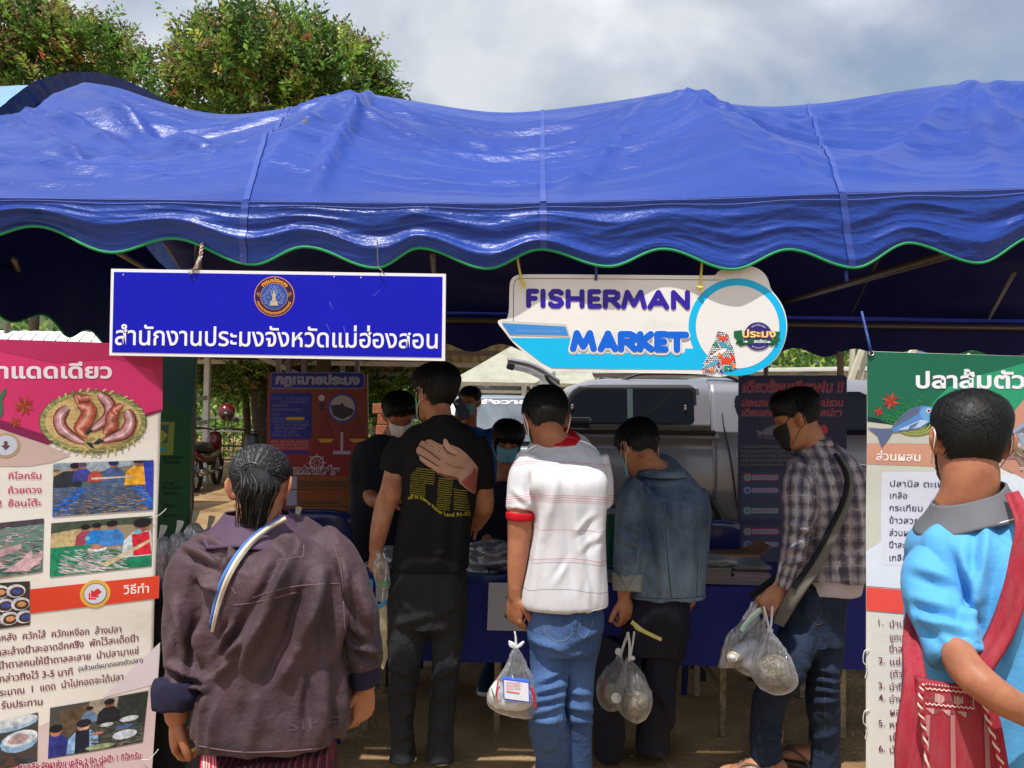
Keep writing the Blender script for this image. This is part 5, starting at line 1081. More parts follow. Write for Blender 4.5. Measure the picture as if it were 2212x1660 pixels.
 # dark green banner seen behind the pink one
cG=at(385,950,3.15);plG=Plane(cG,(-.12,-1,0),wave=wavy(.006,.012,3.0))
bG=thing('green_banner',(cG.x,cG.y,0),'dark green shaded banner hanging just behind the right edge of the pink banner','banner')
sheet(plG,[(300,690),(424,690),(402,1330),(300,1330)],'sheet',VI(18,78,44),bG,nx=16,ny=50)
plG.poly([(300,690),(423,690),(414,900),(330,850),(300,840)],.0012,'colour_field',VI(14,70,70),bG)
plG.poly([(300,910),(378,912),(374,984),(300,984)],.0014,'colour_field',VI(120,140,60),bG);plG.poly([(300,918),(365,918),(362,958),(300,958)],.002,'printed_photo',VI(60,90,90),bG);plG.poly([(320,930),(345,925),(364,940),(350,957),(322,957)],.0026,'printed_photo',VI(150,160,60),bG);plG.poly([(300,966),(360,966),(358,976),(300,976)],.0022,'printed_photo',VI(50,150,170),bG)
for y,t_ in((992,'ใส่ กิโลกรัม'),(1002,'ขั้นตอนที่'),(1048,'1.5 ซม.'),(1058,'น้ำ 2 ลิตร'),(1070,'เกลือป่น'),(1096,'น้ำปลา'),(1118,'น้ำตาล')):plG.text(t_,352,y,10,.0022,VI(8,34,26),bG,bold=.01)
# red notice stand
DRS=5.0;plN=Plane(at(686,1000,DRS),(0,-1,0))
nR=thing('notice_stand',(at(686,1000,DRS).x,DRS,0),'dim red upright notice board about fishing law with a balance scale on it','notice stand')
def PN(x,y):return(561.4+x*.2255,786+y*.2255)
plN.poly([PN(75,80),PN(1030,98),(800,1420),(570,1420)],0,'board',VI(122,46,32),nR,thick=.02)
for px in(600,770):q=at(px,900,DRS+.06);g=Geo();g.box((q.x,q.y,.95),(.03,.03,1.9));g.link('leg',M_pole,nR)
N_=lambda pts,o_,c_,nm='colour_field':plN.poly([PN(*p)for p in pts],o_,nm,VI(*c_),nR)
def NR(x0,y0,x1,y1,r,o_,c_,nm='panel_print'):a,b=PN(x0,y0);c,d=PN(x1,y1);plN.poly(rrect(a,b,c,d,r),o_,nm,VI(*c_),nR)
NR(103,82,1003,240,6,.001,(120,130,190));NR(108,88,996,232,6,.0018,(20,26,140));plN.text('กฎหมายประมง',*PN(150,192),27,.003,VI(150,152,185),nR,bold=.06,width=182,rot=-.008)
N_([(80,760),(1030,690),(1030,1072),(300,1068),(80,1060)],.001,(126,26,36));NR(98,280,495,720,5,.0018,(18,26,140));NR(98,728,480,862,4,.0018,(150,36,70));NR(98,832,478,862,3,.0024,(22,32,150))
for k,(t_,x,y,w_)in enumerate((('16 พ.ค. - 15 ก.ย. ของทุกปี',120,345,78),('ห้ามจับสัตว์น้ำ',200,378,58),('ยกเว้นเครื่องมือ',120,412,34),('และการจับสัตว์น้ำที่อนุญาต',120,450,62),('ได้แก่',120,498,15),('1 เบ็ดทุกชนิด',120,535,28),('2 สวิง ช้อน มีขนาดไม่เกิน 1 ม.',120,566,78),('ลอบ ไซ กร่ำ ที่ใช้กับเครื่อง',140,598,74),('การทำประมงในพื้นที่',140,630,66),('เรียก 3 ชนิด',140,662,48),('4 รวม ครู สิ้น โปร',115,694,60))):plN.text(t_,*PN(x,y),8,.003,VI(120,126,190),nR,width=w_,quality=False,res=1)
NR(252,512,430,540,3,.0026,(190,160,40));
for t_,y in(('ฝ่าฝืน ปรับ 5,000 บาท หรือ',756),('จากมูลค่าสัตว์น้ำที่ได้จับ',786),('แล้วแต่จำนวนที่สูงกว่า',818)):plN.text(t_,*PN(110,y),8,.003,VI(200,140,140),nR,width=80,quality=False,res=1)
dc=PN(790,425);plN.disc(*dc,31,.0018,'scene_print',VI(24,70,170),nR);plN.disc(*dc,27,.0024,'scene_print',VI(170,160,165),nR);plN.poly([(dc[0]-26,dc[1]-6),(dc[0]-5,dc[1]-7),(dc[0],dc[1]-12),(dc[0]+5,dc[1]-4),(dc[0]+25,dc[1]+3),(dc[0]+22,dc[1]+14),(dc[0],dc[1]+25),(dc[0]-20,dc[1]+16)],.003,'scene_print',VI(50,44,60),nR)
N_([(700,836),(870,836),(870,868),(700,868)],.0018,(160,160,190));N_([(774,655),(800,655),(798,838),(772,838)],.0018,(160,160,190));N_([(784,555),(794,555),(794,655),(784,655)],.0018,(90,30,40));N_([(630,505),(945,505),(945,512),(630,512)],.0016,(70,30,40))
for cx_ in(632,938):
 for dx in(-70,0,70):N_([(cx_-2,512),(cx_+2,512),(cx_+dx+3,720),(cx_+dx-3,720)],.0016,(70,30,40))
 N_([(cx_-82,720),(cx_+82,720),(cx_+45,755),(cx_-45,755)],.002,(190,150,60))
plN.disc(*PN(592,328),7,.0022,'figure_print',VI(190,180,190),nR);N_([(572,370),(612,370),(615,450),(605,450),(594,405),(585,450),(575,450)],.0022,(50,30,60),'figure_print')
wc=PN(545,950);plN.disc(*wc,15.5,.0022,'wheel_print',VI(190,180,200),nR,Ri=12.8)
for k in range(8):a=k*math.pi/4;plN.poly([(wc[0]+r*math.cos(a)+s_*math.sin(a),wc[1]+r*math.sin(a)-s_*math.cos(a))for r,s_ in((4,.6),(21,.6),(21,-.6),(4,-.6))],.0024,'wheel_print',VI(190,180,200),nR)
plN.text('บทกำหนดลงโทษ',*PN(318,1052),21,.0026,VI(196,186,200),nR,bold=.10,width=101,rot=-.01);plN.text('บทกำหนดลงโทษ',*PN(320,1050),20,.0034,VI(110,30,60),nR,bold=.02,width=99,rot=-.01)
N_([(255,1075),(1030,1075),(1030,2700),(255,2700)],.0016,(112,72,32));N_([(255,1078),(355,1078),(355,1200),(255,1200)],.0024,(150,150,190));N_([(255,1212),(355,1212),(355,1360),(255,1360)],.0024,(150,150,190))
for y in(1203,1362,1522):N_([(255,y),(1030,y),(1030,y+6),(255,y+6)],.003,(60,20,30))
for t_,y,w_ in(('ทำการประมงโดยใช้เครื่องมือที่มี',1112,100),('ปรับ 5,000 - 50,000 บาทหรือ 5 เท่า',1148,112),('มูลค่าสัตว์น้ำที่ได้ แล้วแต่จำนวนใดสูงกว่า',1182,112),('ทำการประมงโดยใช้กระแสไฟฟ้า',1240,110),('วัตถุระเบิด หรือครอบครองสัตว์น้ำ',1272,100),('โดยมิได้รับอนุญาต',1305,70),('ปรับ 200,000 - 500,000 บาท',1345,84),('หรือมูลค่าของสัตว์น้ำ บาท หรือ',1430,112),('5 เท่า ของมูลค่าที่ได้',1470,108)):plN.text(t_,*PN(380,y),9,.0032,VI(70,30,40)if y not in(1112,1240,1272,1305)else VI(176,60,50),nR,bold=.012,width=w_,quality=False,res=1)
# blue notice stand
DBS=4.75;plU=Plane(at(1713,1000,DBS),(0,-1,0))
nB=thing('notice_stand',(at(1713,1000,DBS).x,DBS,0),'dim dark blue upright notice board with red Thai headline behind the plaid shirt man','notice stand')
def PU(x,y):return(1572+x*.2593,786+y*.2593)
plU.poly([PU(95,98),PU(993,98),(1828,1330),(1593,1330)],0,'board',VI(14,22,84),nB,thick=.015)
for px in(1610,1815):q=at(px,900,DBS+.05);g=Geo();g.box((q.x,q.y,.95),(.03,.03,1.9));g.link('leg',M_pole,nB)
for t_,x,y,w_,sz in(('เดี๋ยวร้อนเดี๋ยวฝน !!',122,232,218,31),('ประมงหวั่นอากาศแปรปรวน',115,350,219,21),('เตือนเกษตรกรระวังโรคปลา',115,432,216,21)):
 plU.text(t_,*PU(x-3,y+3),sz,.0016,VI(150,120,160),nB,bold=.05,width=w_,slant=.14,rot=.0);plU.text(t_,*PU(x,y),sz,.0026,VI(176,34,60),nB,bold=.015,width=w_-2,slant=.14)
fish_print(plU,*PU(370,560),64,24,math.pi-.2,VI(110,110,140),nB,.002);fish_print(plU,*PU(380,610),66,12,math.pi,VI(70,74,100),nB,.0026);plU.disc(*PU(795,552),10,.002,'fish_print',VI(190,60,70),nB,ry=11)
for t_,y in(('การเปลี่ยนแปลงของสภาพอากาศที่แปรปรวน เกษตรกรควร',700),('หมั่นดูแลเอาใจใส่สัตว์น้ำ และ สังเกตการกินอาหาร',740),('อยู่ในช่วงสำคัญ โปรดเตรียมการ ให้พร้อม',778),('ปลามีอาการผิดปกติ แล้วควรแยกออก',815),('และวางแผนการผลิต และลดปริมาณให้อาหาร',852)):plU.text(t_,*PU(110,y),9,.002,VI(120,132,110),nB,width=200,quality=False,res=1)
def U_R(x0,y0,x1,y1,r,o_,c_):a,b=PU(x0,y0);c,d=PU(x1,y1);plU.poly(rrect(a,b,c,d,r),o_,'panel_print',VI(*c_),nB)
U_R(105,900,985,1298,5,.0014,(32,50,98));U_R(100,1345,985,1800,5,.0014,(32,50,98))
for(y,c_,g_,t_)in((948,(150,30,60),(40,150,120),'โรคที่เกิดจากปรสิต'),(1055,(30,60,160),(40,90,120),'ลักษณะอาการ'),(1225,(30,110,90),(40,150,120),'แนวป้องกัน'),(1398,(150,30,60),(40,150,120),'โรคที่เกิดจากแบคทีเรีย'),(1505,(30,60,160),(40,90,120),'ลักษณะอาการ')):
 plU.poly([PU(*p)for p in[(190,y-26),(415,y-26),(433,y),(415,y+26),(190,y+26)]],.0022,'panel_print',VI(*c_),nB);plU.poly([PU(*p)for p in[(190,y-19),(411,y-19),(426,y),(411,y+19),(190,y+19)]],.0028,'panel_print',VI(140,140,175),nB)
 c0=PU(163,y);plU.poly([(c0[0]+12*math.cos(k*math.pi/3),c0[1]+10.5*math.sin(k*math.pi/3))for k in range(6)],.0034,'panel_print',VI(*c_),nB);plU.poly([(c0[0]+9*math.cos(k*math.pi/3),c0[1]+8*math.sin(k*math.pi/3))for k in range(6)],.004,'panel_print',VI(140,145,175),nB)
 star(plU,*c0,6.4,8,[VI(*g_),VI(*g_)],nB,.0046,w=.5);plU.text(t_,*PU(222,y+9),8,.0034,VI(110,60,110),nB,width=52,quality=False,res=1)
for px,py in((110,106),(985,106)):plU.disc(*PU(px,py),1.8,.003,'eyelet',ink(220,220,225),nB,n=10)
# people: tools
M_skin=mat('skin',srgb(184,130,98),.5,spec=.35,var=.10,vscale=14,bump=.12,bscale=220,bdist=.002,col2=srgb(160,98,74),c2=.58,c2w=.12,sss=.06)
M_skin2=mat('skin_tanned',srgb(172,114,84),.5,spec=.35,var=.10,vscale=14,bump=.15,bscale=200,bdist=.002,col2=srgb(152,94,70),c2=.58,c2w=.12,sss=.06)
M_hair=mat('black_hair',(.006,.0055,.006),.66,spec=.22,var=.3,vscale=60,bump=.3,bscale=260,bdist=.004)
M_strand=mat('hair_strand',(.008,.0075,.0075),.5,spec=.35)
M_grey=mat('greying_hair',(.022,.022,.025),.55,spec=.35,col2=(.11,.11,.115),vscale=70,c2=.56,c2w=.08,bump=.7,bscale=200,bdist=.004)
M_greyd=mat('dark_greying_hair',(.012,.012,.013),.6,spec=.25,bump=.6,bscale=240,bdist=.004)
M_nail=mat('fingernail',srgb(200,160,140),.35)
def remesh(geo,voxel,smooth=3,uv=True):
 me=geo.mesh('tmp');o=bpy.data.objects.new('tmp',me);COL.objects.link(o)
 m=o.modifiers.new('r','REMESH');m.mode='VOXEL';m.voxel_size=voxel;m.adaptivity=0
 if smooth:q=o.modifiers.new('s','SMOOTH');q.factor=.5;q.iterations=smooth
 dg=bpy.context.evaluated_depsgraph_get();out=bpy.data.meshes.new_from_object(o.evaluated_get(dg))
 bpy.data.objects.remove(o);bpy.data.meshes.remove(me)
 if uv:
  A=np.concatenate(geo.v);U=np.concatenate(geo.uv)
  if np.any(U):
   kd=KDTree(len(A));[kd.insert(p,i)for i,p in enumerate(A.tolist())];kd.balance()
   Vn=vco(out);R_=np.zeros((len(Vn),3))
   for i,p in enumerate(Vn.tolist()):
    h=kd.find_n(p,3);w=np.array([1/(x[2]+1e-4)for x in h]);uu=U[[x[1]for x in h]]
    k=(uu[:,2]==uu[0,2])&(np.abs(uu[:,0]-uu[0,0])<.08);w=w*k;R_[i]=(uu*w[:,None]).sum(0)/w.sum()
   if 'cuv' in out.attributes:out.attributes.remove(out.attributes['cuv'])
   a=out.attributes.new('cuv','FLOAT_VECTOR','POINT');a.data.foreach_set('vector',R_.astype(np.float32).ravel())
 return out
def vco(me):v=np.zeros(len(me.vertices)*3,dtype=np.float32);me.vertices.foreach_get('co',v);return v.reshape(-1,3).astype(float)
def vno(me):v=np.zeros(len(me.vertices)*3,dtype=np.float32);me.vertex_normals.foreach_get('vector',v);return v.reshape(-1,3).astype(float)
def setco(me,V):me.vertices.foreach_set('co',V.astype(np.float32).ravel());me.update()
def crease_disp(V,N,creases):
 D=np.zeros(len(V))
 if not creases:return D
 q=proj(V);fr=np.clip(-N[:,1]*2.5+.3,0,1)
 for(x0,y0,x1,y1,w,a)in creases:
  dx,dy=x1-x0,y1-y0;L_=math.hypot(dx,dy);t=((q[:,0]-x0)*dx+(q[:,1]-y0)*dy)/L_**2;tt=np.clip(t,0,1)
  s_=((q[:,0]-x0)*-dy+(q[:,1]-y0)*dx)/L_;e=np.hypot(q[:,0]-x0-dx*tt,q[:,1]-y0-dy*tt);en=np.exp(-(np.maximum(e-np.abs(s_),0)/(w*1.2))**2)*np.clip(1.15-np.abs(t-.5)*1.6,.15,1)
  D+=fr*en*a*(np.exp(-(s_/w)**2)-.65*np.exp(-((s_-1.7*w)/(w*.9))**2))
 return D
def garment(name,geo,voxel,m,par,wr=(),creases=(),smooth=3,uv=True,post=None):
 me=remesh(geo,voxel,smooth,uv);V=vco(me);N=vno(me);D=np.zeros(len(V))
 for kind,sc,am,sd in wr:
  P=V*np.array(sc)+sd;P=P+.35*np.stack([vn(P*.7+3),vn(P*.7+11),vn(P*.7+23)],1)
  D+=1.35*am*(ridged(P,2)-.6 if kind=='r' else fbm(P,2))
 D+=1.5*crease_disp(V,N,creases);V=V+N*D[:,None]
 if post is not None:V=post(V,N)
 setco(me,V);return link(name,me,m,par,True)
def jt(l):return[at(*p[:3])for p in l]
def jr(l):return[p[3]/F*p[2]if np.isscalar(p[3])else(p[3][0]/F*p[2],p[3][1]/F*p[2])for p in l]
def limb(g,l,n=16,sub=6,rid=0,ref=None):return g.tube(jt(l),jr(l),n=n,sub=sub,rid=rid,ref=ref,ends=(rid==0))
def trunk_(g,rows,n=40,p=2.4,sub=5,rid=0,k=1.0,yaw=0.0,lean=0.0):
 """rows: left px, right px, py, depth, half depth (m)"""
 S_=[]
 for i_,(xl,xr,py,d,hd)in enumerate(rows):
  ln_=lean*min(1,max(0,(i_/(len(rows)-1)-.4)/.5));c=at((xl+xr)/2,py,d);c.z=at((xl+xr)/2,py,d-hd*.95*min(1,2*(1-i_/(len(rows)-1)))).z;hw=(xr-xl)/2/F*d*k;S_.append((c,Vector((hw*math.cos(yaw),hw*math.sin(yaw),0)),Vector((-hd*k*math.sin(yaw),hd*k*math.cos(yaw),ln_*hd))))
 return g.stack(S_,n=n,p=p,sub=sub,rid=rid)
HZ=[(-.122,.016,.066,.030),(-.114,.036,.082,.002),(-.098,.050,.093,-.020),(-.075,.058,.096,-.042),(-.048,.064,.094,-.064),(-.02,.069,.091,-.082),(.01,.073,.090,-.094),(.04,.075,.089,-.099),(.068,.071,.080,-.094),(.09,.058,.060,-.078),(.105,.037,.034,-.052),(.113,.012,.008,-.022)]
HA=np.array(HZ)
def hring(z):
 z=np.asarray(z);i=np.interp(z,HA[:,0],np.arange(len(HA)));q=crm(HA,np.atleast_1d(i));return q[:,1],q[:,2],q[:,3]
class Head:
 def __init__(s,c,yaw=0,pitch=0,roll=0,sc=1.0):
  s.c=Vector(c);s.R=Matrix.Rotation(math.radians(yaw),3,'Z')@Matrix.Rotation(math.radians(-pitch),3,'X')@Matrix.Rotation(math.radians(roll),3,'Y');s.s=sc;s.Rn=np.array(s.R)
 def w(s,P):return(np.asarray(P,float).reshape(-1,3)*s.s)@s.Rn.T+np.array(s.c)
 def p(s,x,y,z):return Vector(s.w([(x,y,z)])[0])
 def surf(s,phi,z,off=0.0):
  hw,yf,yb=hring(z);cy_=(yf+yb)/2;hd=(yf-yb)/2;sp,cp=np.sin(phi),np.cos(phi);e=2/2.25
  x=np.sign(sp)*np.abs(sp)**e*hw;y=cy_+np.sign(cp)*np.abs(cp)**e*hd
  dz=np.clip((np.asarray(z)-.06)/.05,0,1)**1.5;nx,ny,nz=sp*(1-dz*.8),cp*(1-dz*.8),dz+1e-6;l=np.sqrt(nx**2+ny**2+nz**2)
  return np.stack([x+nx/l*off,y+ny/l*off,np.asarray(z)+nz/l*off],1)
 def build(s,g,neck,nr=.054,ears=True,face=True):
  zs=np.concatenate([np.linspace(-.122,.113,26)]);ph=np.linspace(0,2*np.pi,40,endpoint=False);V=[]
  for z in zs:
   q=s.surf(ph,np.full(40,z));q=q[:,:]
   if face:
    fr=np.clip(np.cos(ph),0,1)
    for ex in(-.032,.032):q[:,1]-=.012*fr*np.exp(-((q[:,0]-ex)/.016)**2-((z-.012)/.013)**2)
    q[:,1]+=.006*fr*np.exp(-((z-.036)/.01)**2)*(np.abs(q[:,0])<.055)+.006*fr*np.exp(-((z+.068)/.010)**2-(q[:,0]/.022)**2)
   V.append(s.w(q))
  g._rings(V,[np.zeros((40,3))]*len(V),True)
  if face:g.tube([s.p(0,.086,.025),s.p(0,.104,-.005),s.p(0,.112,-.026),s.p(0,.095,-.036)],[.007,.010,.014,.009],n=10)
  if ears:
   for e in(-1,1):
    Re=s.R@Matrix.Rotation(e*.55,3,'Z');c=s.p(e*.083,-.008,-.004)
    g.ball(c,(.0075*s.s,.0185*s.s,.033*s.s),rot=Re);g.ball(s.p(e*.091,-.018,.004),(.006*s.s,.016*s.s,.028*s.s),rot=Re);g.ball(s.p(e*.078,-.004,-.03),(.007*s.s,.010*s.s,.012*s.s),rot=Re)
  nb=Vector(neck);g.tube([s.p(0,-.018,.0),s.p(0,-.020,-.07),s.p(0,-.022,-.10).lerp(nb,.45),nb],[.045*s.s,nr*.96,nr,nr*1.12],n=20,sub=4)
 def zline(s,phi,back=-.075,side=.0,front=.062):
  d=np.abs((np.degrees(phi)+180)%360-180);return np.interp(d,[0,45,68,80,100,118,145,180],[front,front-.006,.02+side,.0+side,.022+side,-.03,back+.01,back])
 def hair(s,par,T=(.022,.012,.014),back=-.075,front=.062,side=.0,m=None,ms=None,n=1500,ln=.045,messy=.004,strand_w=.0014,bun=None,fade=.014,sweep=0.0,seed=1,name='hair',bf=.035,ms2=None):
  ph=np.linspace(0,2*np.pi,88,endpoint=False);zs=np.concatenate([np.linspace(-.11,.09,50),np.linspace(.093,.113,12)])
  rg=np.random.default_rng(seed)
  def thick(phi,z):
   d=np.abs((np.degrees(phi)+180)%360-180);zl=s.zline(phi,back,side,front);t=T[2]+(T[1]*(.35+.65*np.clip((z-.0)/.05,0,1))-T[2])*np.exp(-((d-90)/38)**2)+(T[0]-T[2])*np.clip((z-.03)/.06,0,1)
   if sweep:t=t+sweep*np.exp(-(d/50)**2)*np.clip((z-.04)/.03,0,1)
   k=np.clip((z-zl)/(fade+.02*np.exp(-(d/60)**2)+bf*np.clip((d-95)/40,0,1)),0,1);k=k*k*(3-2*k);return t*k-.016*(1-np.clip((z-zl+.004)/.008,0,1))
  V=[]
  for z in zs:
   t=thick(ph,np.full(88,z));q=s.surf(ph,np.full(88,z));N_=vn(np.stack([np.cos(ph)*9+5*seed,np.sin(ph)*9,np.full(88,z*28)],1));N2=vn(np.stack([np.cos(ph)*26,np.sin(ph)*26,np.full(88,z*26+7*seed)],1));t=t+(N_*messy*.7+N2*messy*.2)*np.clip(t/.01,0,1)
   V.append(s.w(s.surf(ph,np.full(88,z),t)))
  g=Geo();g._rings(V,[np.zeros((88,3))]*len(V),True);h=g.link(name,m or M_hair,par,True)
  for ms,n in([(ms or M_strand,n)]if ms2 is None else[(ms or M_strand,n),(ms2,n//3)]):
   s._strands(h,thick,n,ms,rg,back,side,front,ln,messy,strand_w,bun)
  return h
 def _strands(s,h,thick,n,ms,rg,back,side,front,ln,messy,strand_w,bun):
  P0=rg.uniform(0,2*np.pi,n*3);Z0=rg.uniform(-.07,.113,n*3);k=Z0>s.zline(P0,back,side,front)+.006;P0,Z0=P0[k][:n],Z0[k][:n];n=len(P0)
  steps=6;pts=[]
  jit=rg.normal(size=n)*.35;lift=rg.uniform(.0,1,n)
  for i in range(steps):
   f=i/(steps-1)
   if bun is None:z=np.maximum(Z0-ln*f*(1-np.clip((Z0-.085)/.03,0,1)*.6),s.zline(P0,back,side,front)-.006);phi=P0+jit*f*.5+.25*f*np.sin(P0)
   else:bz,bp=bun;z=Z0+(bz-Z0)*f*min(1,ln/.06);dphi=((bp-P0+np.pi)%(2*np.pi))-np.pi;phi=P0+dphi*f*min(1,ln/.06)
   t=np.maximum(thick(phi,z),.001)+.0012+messy*.4+lift**2*(.0015+.006*f)
   pts.append(s.w(s.surf(phi,z,t)))
  pts=np.array(pts);g=Geo();T_=np.gradient(pts,axis=0);out=pts-np.array(s.c);side_=np.cross(T_,out);side_/=np.linalg.norm(side_,axis=2)[:,:,None]+1e-9
  wv=(np.array([.6,1,1,.9,.6,.1])*strand_w)[:,None,None];A=pts-side_*wv;B=pts+side_*wv;VV=np.stack([A,B],2).transpose(1,0,2,3).reshape(-1,3);fs=[]
  base=np.arange(n)[:,None]*steps*2+np.arange(steps-1)[None]*2;base=base.ravel();fs=np.stack([base,base+1,base+3,base+2],1)
  g.add(VV,fs.tolist());o=g.link('strands',ms,h,True)
 def mask(s,par,m,loop_m,lr=.0016,puff=.008,loops=(-1,1)):
  ph=np.linspace(-1.15,1.15,34);zs=np.linspace(-.112,.002,18);V=[]
  for z in zs:
   u=(z+.055)/.057;hw_=1.0-.30*np.clip(-u,0,1)**2-.05*np.clip(u,0,1);q=s.surf(ph*hw_,np.full(34,z),.006+puff*np.cos(ph/1.15*np.pi/2)*(1-u*u*.5)+.0012*np.sin(z*420)*(np.abs(u)<.6));q[:,1]+=.018*np.exp(-(q[:,0]/.018)**2)*np.exp(-((z+.02)/.03)**2);V.append(s.w(q))
  g=Geo();g.add(np.concatenate(V),[(i*34+j,i*34+j+1,(i+1)*34+j+1,(i+1)*34+j)for i in range(17)for j in range(33)]);o=g.link('mask',m,par,True)
  md=o.modifiers.new('s','SOLIDIFY');md.thickness=.0015
  for e in loops:
   g=Geo()
   for z0,z1 in((-.004,.024),(-.098,-.040)):
    g.tube([s.p(e*.058,.066,z0),s.p(e*.082,.025,(z0+z1)/2+.004),s.p(e*.092,-.010,z1),s.p(e*.084,-.026,(z1-.008)*.7)],lr,n=6,sub=5)
   g.tube([s.p(e*.084,-.026,.016),s.p(e*.090,-.030,-.008),s.p(e*.084,-.024,-.034)],lr,n=6,sub=5);g.link('ear_loop',loop_m,o,True)
  return o
def unit(v):return Vector(v).normalized()
def hand(g,fg,wrist,dirv,back,thumb=1,sc=1.0,curl=(30,35,40,45),spread=.06,tcurl=20,tout=.9,nails=None):
 """palm goes into g (joined to the arm), fingers into fg"""
 d=unit(dirv);b=unit(Vector(back)-d*Vector(back).dot(d));a=d.cross(b)*thumb;w_=Vector(wrist);L_=.088*sc
 kn=w_+d*L_
 g.tube([w_-d*.03*sc,w_,w_+d*L_*.35,w_+d*L_*.75,kn+d*.004],[(.026*sc,.019*sc),(.027*sc,.018*sc),(.037*sc,.016*sc),(.041*sc,.0145*sc),(.036*sc,.011*sc)],n=18,sub=5,ref=b)
 g.ball(w_+d*L_*.4+a*.022*sc-b*.008*sc,(.018*sc,.018*sc,.018*sc))
 for k in range(4):
  off=(.029-.0195*k)*sc;ln=(.070,.078,.072,.058)[k]*sc;r=(.0088,.0092,.0086,.0075)[k]*sc;base=kn+a*off-d*(.004,.0,.003,.012)[k]*sc-d*.012
  dd=(d+a*(1.5-k)*spread).normalized();nn=(b-dd*b.dot(dd)).normalized();P=[base,base+dd*.014];c=curl[k]if not np.isscalar(curl)else curl
  ax=dd.cross(nn)
  for j,f in enumerate((.46,.30,.24)):
   Rr=Matrix.Rotation(-math.radians(c*(.8,1.1,.8)[j]),3,ax);dd=(Rr@dd).normalized();P.append(P[-1]+dd*ln*f)
  if(P[-1]-base).dot(b)>0:
   dd=(d+a*(1.5-k)*spread).normalized();P=P[:2]
   for j,f in enumerate((.46,.30,.24)):dd=(Matrix.Rotation(math.radians(c*(.8,1.1,.8)[j]),3,ax)@dd).normalized();P.append(P[-1]+dd*ln*f)
  fg.tube(P,[r*1.05,r*1.08,r*1.02,r*.92,r*.80],n=12,sub=4)
 tb=w_+d*.022*sc+a*.024*sc-b*.004*sc;td=(d*.75+a*tout*.8-b*.25).normalized();P=[tb-td*.012*sc,tb+td*.02*sc]
 for j,f in enumerate((.034,.028)):td=(td+(d*.35-a*.55-b*.25)*math.sin(math.radians(tcurl))*1.4).normalized();P.append(P[-1]+td*f*sc)
 fg.tube(P,[.0125*sc,.012*sc,.0108*sc,.0088*sc],n=12,sub=4)
 return kn
def finish_body(g,fg,m,par,voxel=.006,hide=None):
 me=remesh(g,voxel,3,False)
 if fg.n:
  f=fg.mesh('f');bm=bmesh.new();bm.from_mesh(me);bm.from_mesh(f);bm.to_mesh(me);bm.free();bpy.data.meshes.remove(f)
 return link('body',me,m,par,True)
def attr_mat(name,build):
 """cloth material whose pattern follows the cloth (attribute cuv: around, along, region)"""
 if name in MATS:return MATS[name]
 m=bpy.data.materials.new(name);m.use_nodes=True;t=m.node_tree;b=t.nodes['Principled BSDF'];a=t.nodes.new('ShaderNodeAttribute');a.attribute_name='cuv'
 build(t,b,a.outputs['Vector']);MATS[name]=m;return m
def nmath(t,op,a,b=None,c=None):
 n=t.nodes.new('ShaderNodeMath');n.operation=op
 for i,v in enumerate((a,b,c)):
  if v is None:continue
  if isinstance(v,(int,float)):n.inputs[i].default_value=v
  else:t.links.new(v,n.inputs[i])
 return n.outputs[0]
def nmix(t,f,a,b,mode='MIX'):
 x=t.nodes.new('ShaderNodeMix');x.data_type='RGBA';x.blend_type=mode
 for k,v in(('Factor',f),('A',a),('B',b)):
  if isinstance(v,(int,float)):x.inputs[k].default_value=v
  elif isinstance(v,tuple):x.inputs[k].default_value=(*v,1)
  else:t.links.new(v,x.inputs[k])
 return x.outputs['Result']
def nnoise(t,sc,vec,det=3,ro=.55):
 n=t.nodes.new('ShaderNodeTexNoise');n.inputs['Scale'].default_value=sc;n.inputs['Detail'].default_value=det;n.inputs['Roughness'].default_value=ro;t.links.new(vec,n.inputs['Vector']);return n.outputs['Fac']
def nbump(t,b,h,st,dist):
 n=t.nodes.new('ShaderNodeBump');n.inputs['Strength'].default_value=st;n.inputs['Distance'].default_value=dist;t.links.new(h,n.inputs['Height']);t.links.new(n.outputs[0],b.inputs['Normal'])
def objvec(t,sc=(1,1,1)):
 tc_=t.nodes.new('ShaderNodeTexCoord');mp_=t.nodes.new('ShaderNodeMapping');mp_.inputs['Scale'].default_value=sc;t.links.new(tc_.outputs['Object'],mp_.inputs[0]);return mp_.outputs[0]
def denim(name,dark,light,worn=.5,rough=.85,slub=.3):
 def bld(t,b,uv):
  v=objvec(t);w1=nnoise(t,3.2,v,5);w2=nnoise(t,260,objvec(t,(1,1,.16)),3,.7);f=nmath(t,'ADD',nmath(t,'MULTIPLY',w1,1.7),-.85+worn);f=nmath(t,'MULTIPLY_ADD',nmath(t,'SUBTRACT',w2,.5),slub*3,f)
  cl=t.nodes.new('ShaderNodeClamp');t.links.new(f,cl.inputs[0]);t.links.new(nmix(t,cl.outputs[0],dark,light),b.inputs['Base Color']);b.inputs['Roughness'].default_value=rough;b.inputs['Specular IOR Level'].default_value=.25;w4=nnoise(t,24,objvec(t,(1,1,1.5)),4,.5);nbump(t,b,nmath(t,'MULTIPLY_ADD',w2,.12,w4),.55,.012)
 return attr_mat(name,bld)
def cloth(name,col,col2=None,rough=.85,weave=.25,var=.1,spec=.25,vs=5,sheen=.0):
 return mat(name,col,rough,spec=spec,var=var,vscale=vs,col2=col2,bump=weave,bscale=420,bdist=.0012,sheen=sheen)
def seam(par,pts,r,m,name='seam',lift=.0,n=6):
 g=Geo();g.tube(pts,r,n=n,sub=5,ends=False);return g.link(name,m,par,True)
